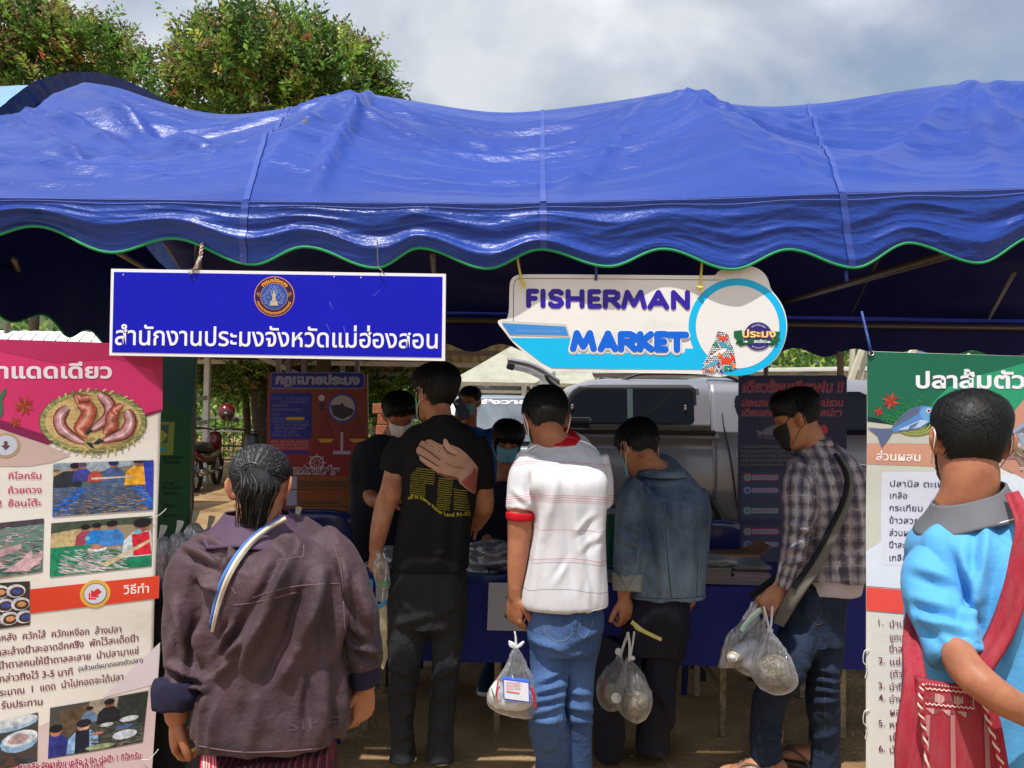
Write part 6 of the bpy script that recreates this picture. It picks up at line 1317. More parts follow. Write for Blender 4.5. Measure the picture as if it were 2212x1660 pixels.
def on_surf(o,px,py,off=0.003):
 """point of mesh o under picture position (first surface seen by the viewer)"""
 if '_bvh' not in ROOT:ROOT['_bvh']={}
 if o.name not in ROOT['_bvh']:
  from mathutils.bvhtree import BVHTree
  ROOT['_bvh'][o.name]=BVHTree.FromPolygons([tuple(v)for v in vco(o.data).tolist()],[tuple(p.vertices)for p in o.data.polygons])
 r=ray(px,py).normalized();h=ROOT['_bvh'][o.name].ray_cast(Vector((0,0,CAMZ)),r)
 if h[0]is None:return None
 return h[0]-r*off
def surf_line(o,pts,r,m,par,name='seam',off=.001,sub=8,flat=None,n=6):
 P=crm(np.array(pts,float),np.linspace(0,len(pts)-1,(len(pts)-1)*sub+1));Q=[on_surf(o,a,b,off)for a,b in P];Q=[q for q in Q if q is not None]
 if len(Q)<3:return None
 g=Geo();g.tube(Q,r if flat is None else[flat]*len(Q),n=n,sub=1,ends=False);return g.link(name,m,par,True)
def surf_print(o,pts,m,par,name,off=.004,step=7):
 """flat print lying on a curved surface: picture polygon -> small patch grid"""
 A=np.array(pts,float);x0,y0=A.min(0);x1,y1=A.max(0);tri=tessellate_polygon([[Vector((a,b,0))for a,b in pts]])
 bm=bmesh.new();vs=[bm.verts.new((a,b,0))for a,b in pts]
 for t_ in tri:
  try:bm.faces.new([vs[i]for i in t_])
  except ValueError:pass
 for _ in range(7):
  ed=[e_ for e_ in bm.edges if e_.calc_length()>step]
  if not ed:break
  bmesh.ops.subdivide_edges(bm,edges=ed,cuts=1);bmesh.ops.triangulate(bm,faces=[f for f in bm.faces if len(f.verts)>3])
 bad=[]
 for v in bm.verts:
  q=on_surf(o,v.co.x,v.co.y,off)
  if q is None:bad.append(v)
  else:v.co=q
 if bad:bmesh.ops.delete(bm,geom=bad,context='VERTS')
 me=bpy.data.meshes.new(name);bm.to_mesh(me);bm.free();return link(name,me,m,par,True)
def surf_text(o,txt,x,y,size,m,par,width=None,rot=0.0,bold=0.0,arc=None,off=.004,name='lettering'):
 V,Fc=text2d(txt,bold,2,False);V=V.copy();V[:,0]-=V[:,0].min();sx=width/V[:,0].max()if width else size;X=V[:,0]*sx;Y=V[:,1]*size
 if arc is not None:ax=np.interp(X,np.linspace(0,X.max(),len(arc)),[a[0]for a in arc]);ay=np.interp(X,np.linspace(0,X.max(),len(arc)),[a[1]for a in arc]);Q=np.stack([ax,ay-Y],1)
 else:Q=np.stack([x+X*math.cos(rot)+Y*math.sin(rot),y+X*math.sin(rot)-Y*math.cos(rot)],1)
 P=[on_surf(o,a,b,off)for a,b in Q];ok=[p is not None for p in P];P=[p if p is not None else Vector((0,0,0))for p in P]
 g=Geo();g.add([tuple(p)for p in P],[f for f in Fc if all(ok[i]for i in f)]);return g.link(name,m,par)
 # people
M_loopw=mat('white_elastic',srgb(225,225,225),.7);M_loopb=mat('black_elastic',(.01,.01,.01),.7)
M_maskb=mat('blue_surgical_mask',srgb(110,175,200),.8,var=.05,bump=.2,bscale=300);M_maskk=mat('black_mask',(.012,.012,.014),.8);M_maskg=mat('green_surgical_mask',srgb(120,200,180),.8)
def person(px,d,label,group=None):q=at(px,1600,d);return thing('person',(q.x,d,0),label,'person',group)
# A: young man in black t-shirt
D=3.25
A_=person(925,D,'tall young man in black t-shirt and dark jeans with a hand print on his back','people standing in front of the stall')
hd=Head(at(941,852,D+.02),yaw=38,pitch=10,roll=3,sc=.95)
b=Geo();f=Geo();hd.build(b,at(955,925,D-.01),.053)
trunk_(b,[(870,1010,1250,D,.09),(880,1010,1100,D,.09),(880,1020,980,D,.08),(930,985,925,D,.06)],k=.85)
limb(b,[(870,975,D-.01,19),(854,1015,D-.02,22),(846,1060,D-.03,25),(832,1095,D-.02,23),(820,1145,D-.02,20),(812,1190,D-.01,15)]);limb(b,[(1022,980,D,18),(1040,1030,D+.01,20),(1044,1060,D+.02,22),(1044,1098,D+.05,22),(1028,1130,D+.25,18)])
hand(b,f,at(812,1186,D-.01),at(806,1260,D+.01)-at(812,1186,D),(-.7,-.7,0),thumb=-1,sc=1.0,curl=(38,42,48,52),tcurl=20)
hand(b,f,at(1026,1132,D+.26),(-.3,.9,-.35),(.3,0,1),thumb=-1)
finish_body(b,f,M_skin,A_,.0065)
hd.hair(A_,T=(.032,.014,.018),back=-.064,front=.075,n=5500,messy=.006,ln=.05,seed=2)
hd.mask(A_,M_maskg,M_loopw,lr=.0016)
M_bk=cloth('black_cotton',(.009,.009,.011),weave=.3,var=.2,rough=.9)
g=Geo();trunk_(g,[(846,1016,1239,D,.125),(848,1017,1210,D,.125),(858,1022,1150,D,.12),(866,1032,1080,D,.125),(862,1042,1010,D,.13),(860,1042,960,D,.12),(878,1024,928,D,.10),(918,990,908,D-.01,.075),(930,980,896,D-.01,.065)],p=2.5)
limb(g,[(878,955,D,34),(861,985,D-.01,34),(852,1012,D-.02,(32,30)),(849,1022,D-.02,(31,29))],rid=1);limb(g,[(1020,950,D,32),(1032,985,D,32),(1042,1030,D+.01,(27,27)),(1044,1052,D+.02,(27,26))],rid=2)
tA=garment('t_shirt',g,.0075,M_bk,A_,wr=[('r',(9,9,2.2),.0045,1),('s',(3,3,1.5),.006,4)],creases=[(900,1090,870,1230,12,.008),(960,1110,950,1235,14,.008),(1000,1060,990,1230,12,.007),(868,1010,930,1070,9,.007),(1035,1000,980,1060,9,.007),(856,1190,1010,1196,7,.005)],smooth=4)
c2=lambda x,y:((800+x/3.074)*.9357,(820+y/3.074)*.9357)
hs=[c2(*p)for p in[(935,800),(905,760),(850,700),(800,660),(730,632),(712,600),(695,592),(685,605),(690,640),(660,632),(600,600),(570,600),(560,612),(535,608),(518,625),(510,650),(497,662),(495,690),(515,715),(520,745),(560,780),(620,815),(650,845),(720,875),(790,885),(805,910),(860,960),(910,988),(925,900)]]
surf_print(tA,hs,ink(184,142,122,.8),A_,'hand_print',.004)
for pts,c_ in(([(905,800),(930,830),(920,980),(870,955),(810,900),(830,880),(890,840)],(168,92,86)),([(640,830),(700,850),(790,870),(800,885),(720,872),(655,845)],(110,66,56)),([(520,715),(560,740),(620,780),(650,800),(640,812),(560,770),(520,735)],(196,158,138)),([(505,655),(560,690),(640,740),(670,760),(655,770),(580,730),(500,690)],(190,150,130)),([(575,605),(640,650),(700,700),(720,740),(690,730),(620,680),(560,630)],(192,152,132)),([(690,600),(712,602),(728,640),(790,690),(770,705),(700,670),(686,630)],(200,162,140)),([(512,700),(570,735),(655,790),(652,795),(568,742),(512,707)],(80,50,44)),([(520,640),(600,690),(668,745),(664,750),(596,697),(516,647)],(84,52,46)),([(560,612),(640,662),(680,705),(675,710),(634,668),(556,618)],(90,56,48)),([(688,640),(720,690),(780,712),(778,718),(714,698),(682,650)],(96,60,52)),([(700,760),(760,790),(840,800),(838,808),(756,798),(698,768)],(150,104,88))):
 surf_print(tA,[c2(*p)for p in pts],ink(*c_,.8),A_,'hand_print',.0055)
yel=ink(186,172,40,.8)
def textblock(x0,y0,x1,y1,fn,rows,sz=10):
 for r in range(rows):
  y=y0+(y1-y0)*(r+.5)/rows;a,b_=fn(y)
  for seg in a if isinstance(a,list)else[(a,b_)]:
   (p,q)=seg;n_=max(3,int((q-p)/9));s_=''.join(random.choice('nirueoasmlt')for _ in range(n_));u=c2(p,y);v=c2(q,y);surf_text(tA,s_,u[0],u[1],4.6,yel,A_,width=v[0]-u[0],rot=.12)
textblock(450,800,580,1000,lambda y:([(455+max(0,(860-y)*.8),625-max(0,(y-880))*.3)]if y<905 else[(450,560)],0),13)
textblock(630,870,760,1100,lambda y:([(655-(y-870)*.08,758-(y-870)*.12)],0),15)
textblock(760,950,870,1105,lambda y:([(762+(y-950)*.0,850+(y-950)*.18)],0),9)
surf_text(tA,'off to Never Never Land 91-92',0,0,12,yel,A_,width=160,arc=[c2(*p)for p in[(435,1025),(500,1018),(560,1040),(610,1085),(660,1125),(720,1146),(800,1146),(880,1140)]],bold=.02)
M_dkj=denim('charcoal_denim',(.012,.013,.017),(.034,.037,.043),.42)
def trousers(par,m,pel,legs,wr,cre,name='trousers',voxel=.0085,rr=None):
 g=Geo();trunk_(g,pel,p=2.4)
 for i,l in enumerate(legs):limb(g,l,n=20,rid=i+1)
 return garment(name,g,voxel,m,par,wr=wr,creases=cre,smooth=4)
WRJ=[('r',(11,11,5),.005,2),('s',(5,5,3),.007,8)]
trousers(A_,M_dkj,[(860,1000,1215,D,.10),(846,1010,1260,D,.115),(842,1010,1310,D,.115),(846,1004,1350,D+.01,.11)],[[(886,1300,D,46),(880,1380,D,41),(872,1450,D,33),(868,1540,D+.02,29),(870,1610,D+.02,28),(872,1642,D+.02,29)],[(968,1300,D+.01,45),(970,1380,D+.02,40),(966,1450,D+.02,33),(955,1540,D+.03,29),(951,1610,D+.03,28),(951,1648,D+.02,28)]],WRJ,[(845,1440,900,1462,7,.012),(850,1500,896,1480,7,.008),(850,1560,900,1520,8,.010),(848,1600,900,1575,7,.009),(930,1470,990,1440,8,.011),(925,1520,985,1490,7,.009),(930,1590,978,1560,7,.009),(850,1350,930,1330,9,.007),(940,1330,1005,1300,9,.007),(860,1280,900,1340,10,.006)])
M_cs=cloth('white_canvas',srgb(225,222,215),rough=.8)
def shoe(par,heel,toe,w,h,m,sole_m,name='shoe'):
 h_,t_=Vector(heel),Vector(toe);g=Geo();d_=t_-h_;g.tube([h_+Vector((0,0,h*.9)),h_+d_*.25+Vector((0,0,h*.95)),h_+d_*.6+Vector((0,0,h*.62)),h_+d_*.93+Vector((0,0,h*.45))],[(w*.8,h*.75),(w*.85,h*.8),(w,h*.5),(w*.75,h*.33)],n=20,sub=5,ref=(0,0,1));s_=g.link(name,m,par,True)
 g=Geo();g.tube([h_-d_*.02+Vector((0,0,.018)),h_+d_*.5+Vector((0,0,.016)),h_+d_*.97+Vector((0,0,.018))],[(w*.92,.016),(w*1.06,.015),(w*.86,.015)],n=20,sub=6,ref=(0,0,1));g.link('sole',sole_m,s_,True)
M_rubw=mat('white_rubber',srgb(228,226,220),.5,var=.05)
shoe(A_,at(878,1650,D+.01)*1,at(858,1640,D+.26),.046,.07,M_bk,M_rubw);shoe(A_,at(950,1655,D+.03),at(962,1640,D+.28),.046,.07,M_bk,M_rubw)
for o_ in A_.children:
 if o_.name.startswith('shoe'):pass
 # B: man in white polo with red collar
D=2.88
B_=person(1210,D,'man in white polo shirt with thin red stripes and red collar holding a plastic bag','people standing in front of the stall')
hd=Head(at(1180,908,D+.09),yaw=9,pitch=30,roll=-2,sc=.94)
b=Geo();f=Geo();hd.build(b,at(1210,966,D+.10),.055)
trunk_(b,[(1150,1290,1300,D,.09),(1160,1295,1150,D,.1),(1160,1280,1040,D+.03,.08),(1190,1236,985,D+.08,.05)],k=.8)
limb(b,[(1145,1050,D-.01,20),(1128,1095,D-.02,25),(1124,1122,D-.03,28),(1122,1160,D-.03,26),(1116,1225,D-.04,20.5),(1111,1290,D-.04,13.5)]);limb(b,[(1284,1060,D+.06,18),(1290,1110,D+.10,18),(1284,1150,D+.16,20),(1270,1230,D+.28,18)])
hand(b,f,at(1111,1287,D-.04),at(1112,1352,D-.02)-at(1111,1287,D-.04),(-.75,-.66,0),thumb=-1,sc=1.08,curl=(52,58,62,66),spread=.05,tcurl=26)
finish_body(b,f,M_skin2,B_,.006)
hd.hair(B_,T=(.024,.010,.014),back=-.060,front=.07,n=5000,messy=.0045,ln=.04,fade=.02,seed=3)
g=Geo()
for e in(-1,1):g.tube([hd.p(e*.07,.07,-.02),hd.p(e*.088,.02,.0),hd.p(e*.097,-.012,.022),hd.p(e*.094,-.030,-.004),hd.p(e*.086,-.026,-.036),hd.p(e*.075,.03,-.07)],.0028,n=6,sub=5)
g.link('ear_loop',M_loopw,B_,True)
hd.mask(B_,M_maskb,M_loopw,loops=())
g=Geo();g.tube([hd.p(-.062,.10,.018),hd.p(-.084,.05,.018),hd.p(-.090,.0,.016)],.0022,n=6,sub=4);g.link('spectacle_arm',M_blk,B_,True)
g=Geo();g.ball(hd.p(-.052,.108,.012),(.004,.022,.018),rot=hd.R@Matrix.Rotation(.9,3,'Z'));g.link('spectacle_lens',mat('dark_lens',(.02,.022,.025),.1,spec=.8),B_,True)
def polo_b(t,b,uv):
 o=objvec(t);s=t.nodes.new('ShaderNodeSeparateXYZ');t.links.new(o,s.inputs[0]);u=t.nodes.new('ShaderNodeSeparateXYZ');t.links.new(uv,u.inputs[0])
 cx=at(1225,1100,2.9).x;dx=nmath(t,'SUBTRACT',s.outputs[0],cx);z=nmath(t,'ADD',s.outputs[2],nmath(t,'MULTIPLY',nmath(t,'MULTIPLY',dx,dx),.55));z=nmath(t,'ADD',z,nmath(t,'MULTIPLY',dx,.03));z=nmath(t,'ADD',z,nmath(t,'MULTIPLY',nmath(t,'SUBTRACT',nnoise(t,3.5,o,2),.5),.03))
 def band(yc,w):
  zz=at(1225,yc,2.83).z;return nmath(t,'LESS_THAN',nmath(t,'ABSOLUTE',nmath(t,'SUBTRACT',z,zz)),w)
 col=(.68,.68,.72);cur=col
 red=(.50,.06,.09);nav=(.05,.05,.16)
 for yc,c_,w in((997,red,.0014),(1001.5,red,.0012),(1064,red,.0012),(1069,red,.0016),(1074,red,.0014),(1078,red,.0010),(1136,red,.0013),(1199,red,.0016),(1203,(.6,.25,.3),.0010),(1207,nav,.0012),(1264,nav,.0013)):cur=nmix(t,nmath(t,'MULTIPLY',band(yc,w),.62),cur,c_)
 t.links.new(cur,b.inputs['Base Color']);b.inputs['Roughness'].default_value=.85;b.inputs['Specular IOR Level'].default_value=.2;b.inputs['Sheen Weight'].default_value=.1;nbump(t,b,nmath(t,'MULTIPLY_ADD',nnoise(t,500,o,2),.06,nnoise(t,11,objvec(t,(1,1,.45)),5,.55)),.4,.016)
M_polo=attr_mat('striped_white_pique',polo_b);M_redc=cloth('red_rib_cotton',srgb(190,16,36),weave=.4,var=.06)
g=Geo();trunk_(g,[(1128,1312,1322,D,.135),(1130,1312,1290,D,.135),(1142,1306,1220,D,.13),(1152,1302,1150,D,.13),(1148,1306,1080,D,.14),(1140,1306,1030,D+.01,.15),(1134,1294,990,D+.05,.14),(1150,1278,962,D+.09,.12),(1168,1258,944,D+.11,.09)],p=3.3,lean=.25)
limb(g,[(1160,1000,D+.02,46),(1141,1035,D,42),(1128,1080,D-.02,(33,36)),(1125,1104,D-.03,(31,34))],rid=1,n=20);limb(g,[(1272,1000,D+.05,44),(1288,1040,D+.05,36),(1296,1090,D+.07,30)],rid=2,n=20)
tB=garment('polo_shirt',g,.0068,M_polo,B_,wr=[('r',(8,8,1.6),.005,3),('s',(3,3,1.2),.007,5)],creases=[(1205,1020,1180,1160,11,.010),(1235,1030,1262,1310,12,.010),(1180,1100,1150,1300,11,.009),(1285,1090,1290,1300,10,.008),(1158,1030,1150,1090,8,.008),(1110,1060,1150,1095,7,.006),(1268,1240,1272,1320,7,.007),(1230,1210,1200,1260,7,.004),(1240,1150,1280,1110,7,.005),(1250,1190,1295,1150,7,.004)],smooth=4)
g=Geo();limb(g,[(1125,1106,D-.03,(33,36)),(1124.5,1123,D-.03,(32,35))],n=24,rid=1);garment('sleeve_band',g,.006,M_redc,B_,smooth=1,uv=False)
g=Geo();trunk_(g,[(1158,1260,964,D+.085,.098),(1163,1254,950,D+.105,.09),(1170,1246,937,D+.118,.082),(1174,1240,932,D+.122,.076)],p=2.2,lean=.3);garment('collar',g,.006,M_redc,B_,smooth=2,uv=False)
surf_line(tB,[(1130,1326),(1180,1330),(1240,1328),(1311,1312)],.0012,cloth('white_stitch',srgb(200,200,210)),B_,'hem_stitch',off=.0005)
M_bj=denim('mid_blue_denim',srgb(26,44,82),srgb(86,118,168),.46)
trousers(B_,M_bj,[(1150,1290,1300,D,.10),(1140,1300,1350,D,.12),(1146,1292,1400,D+.01,.115)],[[(1188,1370,D-.01,43),(1186,1440,D-.02,37),(1182,1500,D-.06,35),(1178,1545,D-.06,41),(1190,1600,D+.02,40),(1205,1680,D+.08,38),(1210,1720,D+.08,40)],[(1256,1370,D,42),(1250,1440,D+.01,34),(1250,1520,D+.01,29),(1252,1600,D+.03,27),(1252,1700,D+.05,28)]],WRJ,[(1150,1380,1215,1400,8,.012),(1160,1480,1212,1450,6,.011),(1155,1500,1212,1480,6,.012),(1150,1520,1214,1502,6,.012),(1145,1545,1212,1522,6,.010),(1150,1560,1215,1556,6,.010),(1225,1490,1275,1500,6,.008),(1225,1520,1276,1535,6,.009),(1228,1550,1276,1560,6,.008),(1180,1620,1220,1580,7,.008),(1235,1390,1290,1360,8,.008)])
g=Geo()
trB=[o_ for o_ in B_.children if o_.name.startswith('trousers')][0]
M_st=cloth('denim_stitch',srgb(120,130,150))
for pts in([(1176,1340),(1178,1368),(1206,1386),(1232,1376),(1236,1356)],[(1254,1344),(1250,1366),(1264,1378),(1282,1340)]):surf_line(trB,pts,.0011,M_st,B_,'pocket_stitch',off=.0006)
for x in(1112,1252):pass
shoe(B_,at(1206,1700,D+.10)*Vector((1,1,0))if False else Vector((at(1206,1700,D+.10).x,D+.06,.0)),Vector((at(1206,1700,D).x-.03,D+.30,0)),.046,.07,M_blk,M_blk);shoe(B_,Vector((at(1252,1700,D+.1).x,D+.02,0)),Vector((at(1256,1700,D).x,D+.27,0)),.046,.07,M_blk,M_blk)
# C: denim jacket
D=3.35
C_=person(1390,D,'man in a faded denim jacket with rolled cuffs bending his head over the table','people standing in front of the stall')
hd=Head(at(1380,970,D+.10),yaw=30,pitch=38,roll=6,sc=.95)
b=Geo();f=Geo();hd.build(b,at(1422,1020,D+.09),.053)
trunk_(b,[(1360,1500,1300,D,.09),(1360,1510,1150,D,.1),(1385,1500,1080,D+.03,.08)],k=.75)
limb(b,[(1358,1160,D-.05,18),(1353,1240,D-.07,16),(1347,1290,D-.08,13.5)]);limb(b,[(1500,1140,D+.03,16),(1502,1230,D+.02,15),(1490,1300,D,13)])
hand(b,f,at(1348,1290,D-.08),at(1358,1352,D-.06)-at(1348,1290,D-.08),(.5,-.86,0),thumb=1,sc=1.02,curl=(40,50,55,58),tcurl=12)
hand(b,f,at(1488,1302,D),(-.15,.1,-1),(.9,-.3,0),thumb=-1,sc=.95,curl=(40,45,50,50))
finish_body(b,f,M_skin,C_,.0065)
hd.hair(C_,T=(.028,.013,.016),back=-.056,front=.055,n=5000,messy=.005,ln=.05,seed=4)
hd.mask(C_,M_maskb,M_loopw,lr=.0016)
def denim_jk(t,b,uv):
 v=objvec(t);w1=nnoise(t,3.0,v,6);w2=nnoise(t,300,objvec(t,(1,1,.2)),3,.7);w3=nnoise(t,14,objvec(t,(1.6,1.6,.5)),4)
 f=nmath(t,'ADD',nmath(t,'MULTIPLY',w1,2.0),-.62);f=nmath(t,'MULTIPLY_ADD',nmath(t,'SUBTRACT',w3,.5),.8,f);f=nmath(t,'MULTIPLY_ADD',nmath(t,'SUBTRACT',w2,.5),.7,f)
 cl=t.nodes.new('ShaderNodeClamp');t.links.new(f,cl.inputs[0]);t.links.new(nmix(t,cl.outputs[0],srgb(54,74,100),srgb(132,150,168)),b.inputs['Base Color']);b.inputs['Roughness'].default_value=.9;b.inputs['Specular IOR Level'].default_value=.2;nbump(t,b,nmath(t,'MULTIPLY_ADD',w2,.12,nnoise(t,20,objvec(t,(1,1,.8)),5,.55)),.6,.014)
M_dj=attr_mat('faded_denim',denim_jk);M_djl=attr_mat('denim_inside',lambda t,b,uv:(b.inputs['Base Color'].__setattr__('default_value',(*srgb(146,150,146),1)),b.inputs['Roughness'].__setattr__('default_value',.9),nbump(t,b,nnoise(t,300,objvec(t),3),.3,.002)))
g=Geo();trunk_(g,[(1358,1521,1304,D,.14),(1362,1518,1270,D,.135),(1366,1518,1200,D,.13),(1370,1520,1140,D,.135),(1366,1524,1090,D+.01,.145),(1362,1512,1055,D+.04,.14),(1374,1490,1025,D+.08,.12),(1388,1470,1008,D+.10,.09)],p=2.6,lean=.3)
limb(g,[(1386,1050,D-.01,38),(1366,1085,D-.03,36),(1360,1150,D-.05,(33,34)),(1357,1210,D-.07,(30,32)),(1357,1246,D-.07,(29,31))],rid=1,n=20);limb(g,[(1494,1065,D+.04,34),(1508,1110,D+.04,28),(1506,1190,D+.03,25),(1498,1260,D+.02,22)],rid=2,n=20)
tC=garment('denim_jacket',g,.0075,M_dj,C_,wr=[('r',(9,9,3),.005,5),('s',(4,4,2),.006,6)],creases=[(1345,1130,1392,1150,7,.010),(1338,1165,1392,1185,7,.010),(1392,1140,1375,1220,9,.010),(1420,1150,1440,1280,12,.008),(1490,1100,1495,1260,12,.008),(1400,1230,1440,1290,10,.007),(1335,1215,1385,1210,6,.007),(1450,1090,1480,1200,14,.006)],smooth=4)
g=Geo();limb(g,[(1357,1239,D-.07,(33,36)),(1356.5,1256,D-.075,(32,35.5)),(1356,1276,D-.08,(31,34))],n=24,rid=1);cu=garment('cuff',g,.006,M_djl,C_,wr=[('s',(14,14,8),.004,3)],creases=[(1340,1240,1356,1272,3,.006),(1375,1245,1358,1272,3,.006)],smooth=1,uv=False)
g=Geo();trunk_(g,[(1372,1482,1034,D+.065,.125),(1376,1478,1022,D+.07,.12),(1384,1468,1004,D+.085,.10),(1390,1462,998,D+.09,.09)],p=2.2,lean=.4);co=garment('collar',g,.0065,M_dj,C_,smooth=2)
M_stl=cloth('pale_denim_thread',srgb(120,138,150));M_std=cloth('dark_denim_seam',srgb(38,58,84))
for pts in([(1370,1041),(1384,1062),(1391,1078),(1394,1092)],[(1396,1092),(1425,1083),(1455,1080),(1490,1085),(1521,1094)],[(1432,1086),(1437,1130),(1440,1180),(1444,1230),(1450,1292)],[(1505,1090),(1508,1150),(1507,1210),(1504,1290)],[(1396,1100),(1388,1130),(1378,1170),(1372,1215)],[(1373,1290),(1420,1294),(1470,1293),(1520,1288)]):
 for dx,m_ in((-1.6,M_stl),(1.6,M_stl),(0,M_std)):surf_line(tC,[(x+(dx if abs(pts[0][0]-pts[-1][0])<60 else 0),y+(0 if abs(pts[0][0]-pts[-1][0])<60 else dx))for x,y in pts],.0011 if m_ is M_stl else .0016,m_,C_,'seam_stitch',off=.0002)
surf_line(co,[(1378,1026),(1400,1020),(1430,1019),(1458,1026),(1474,1030)],.0012,M_stl,C_,'seam_stitch',off=.0004)
M_nvt=cloth('dark_navy_trousers_cloth',(.014,.014,.024),weave=.2,var=.1);M_blackt=cloth('black_trousers_cloth',(.010,.010,.012),weave=.2)
trousers(C_,M_nvt,[(1366,1480,1270,D,.10),(1352,1484,1320,D,.125),(1345,1482,1370,D,.12),(1340,1478,1410,D,.11)],[[(1345,1390,D-.01,46),(1322,1450,D-.02,40),(1312,1520,D-.02,35),(1312,1600,D,33),(1312,1636,D,33)],[(1436,1390,D+.01,42),(1426,1450,D,37),(1420,1520,D,35),(1414,1590,D+.02,35),(1412,1622,D+.02,36)]],WRJ,[(1400,1480,1450,1520,10,.014),(1430,1500,1460,1580,9,.012),(1300,1480,1340,1500,9,.009),(1290,1560,1335,1540,9,.009)])
shoe(C_,at(1318,1652,D-.02),at(1326,1636,D+.22),.046,.06,cloth('grey_knit',srgb(120,116,112)),M_blk);shoe(C_,at(1418,1640,D),at(1410,1628,D+.24),.048,.07,M_blk,M_rub)
# D: plaid shirt
D=3.28
E_=person(1770,D,'young man in grey plaid shirt and flip-flops in a black face mask','people standing in front of the stall')
hd=Head(at(1724,908,D+.03),yaw=66,pitch=24,roll=4,sc=.95)
b=Geo();f=Geo();hd.build(b,at(1768,985,D+.02),.053)
limb(b,[(1770,1290,D,34),(1735,1375,D-.03,32),(1702,1440,D-.10,29),(1670,1500,D-.06,24),(1657,1560,D-.02,20),(1664,1625,D,18)]);limb(b,[(1780,1290,D,34),(1780,1375,D+.02,30),(1777,1510,D+.02,24),(1776,1600,D+.08,20),(1770,1622,D+.08,18)])
trunk_(b,[(1700,1830,1290,D,.09),(1715,1850,1150,D,.1),(1720,1840,1020,D,.09)],k=.85)
limb(b,[(1722,1150,D-.10,20),(1700,1230,D-.10,17),(1683,1275,D-.10,14)]);limb(b,[(1850,1100,D+.06,18),(1850,1180,D+.08,16)])
kn=hand(b,f,at(1684,1272,D-.10),at(1652,1312,D-.12)-at(1684,1272,D-.10),(.25,-.80,.55),thumb=-1,sc=1.05,curl=(62,66,68,70),spread=.03,tcurl=30)
for ank,toe in((at(1668,1636,D),at(1580,1640,D-.02)),(at(1768,1630,D+.08),at(1700,1628,D+.14))):
 ank=Vector(ank);toe=Vector(toe);zz=max(.0,0);ank.z=.085;toe.z=.028;di=(toe-ank);di.z=0;di.normalize();heel=ank-di*.035;heel.z=.04;sd_=Vector((-di.y,di.x,0))
 b.tube([ank+Vector((.01,0,.10)),ank+Vector((0,0,.03)),ank-Vector((0,0,.01))],[.036,.037,.036],n=14);b.tube([heel,ank+di*.05-Vector((0,0,.030)),ank+di*.12-Vector((0,0,.044)),ank+di*.165-Vector((0,0,.052))],[(.032,.034),(.038,.036),(.044,.022),(.042,.015)],n=18,ref=(0,0,1))
 for k in range(5):
  o_=(k-2)*.0175;r=.013 if k==(0 if True else 4)else .0085;p0=ank+di*(.155-abs(k-1)*.004)+sd_*o_-Vector((0,0,.054));f.tube([p0,p0+di*(.025+.008*(k==0))-Vector((0,0,.002)),p0+di*(.048+.006*(k==0)-.005*k)-Vector((0,0,.008))],[r,r,r*.85],n=10,sub=4)
 ff=thing('flip_flop',(heel.x,heel.y,0),'x','sandal','flip-flops of the man in the plaid shirt');g=Geo();g.tube([heel-di*.03+Vector((0,0,-.03)),ank+di*.08-Vector((0,0,.077)),ank+di*.225-Vector((0,0,.077))],[(.036,.009),(.040,.009),(.050,.009)],n=22,sub=6,ref=(0,0,1));g.link('sole',mat('brown_foam',srgb(96,84,70),.8),ff,True)
 for s_ in(-1,1):g=Geo();g.tube([ank+di*.165+sd_*.010-Vector((0,0,.055)),ank+di*.12+sd_*s_*.020-Vector((0,0,.018)),ank+di*.06+sd_*s_*.040-Vector((0,0,.030)),ank+di*.03+sd_*s_*.044-Vector((0,0,.070))],(.006),n=8,sub=6);g.link('strap',mat('brown_strap',srgb(92,82,70),.7),ff,True)
 FLIP=globals().setdefault('FLIP',[]);FLIP.append(ff)
FLIP[0]['label']='brown flip-flop on the forward foot of the plaid shirt man';FLIP[1]['label']='brown flip-flop on the back foot of the plaid shirt man'
finish_body(b,f,M_skin,E_,.006)
hd.hair(E_,T=(.032,.010,.012),back=-.030,front=.06,side=.02,n=5200,messy=.005,ln=.05,fade=.03,sweep=.010,seed=5,bf=.05)
hd.mask(E_,M_maskk,M_loopb,lr=.0014,puff=.012)
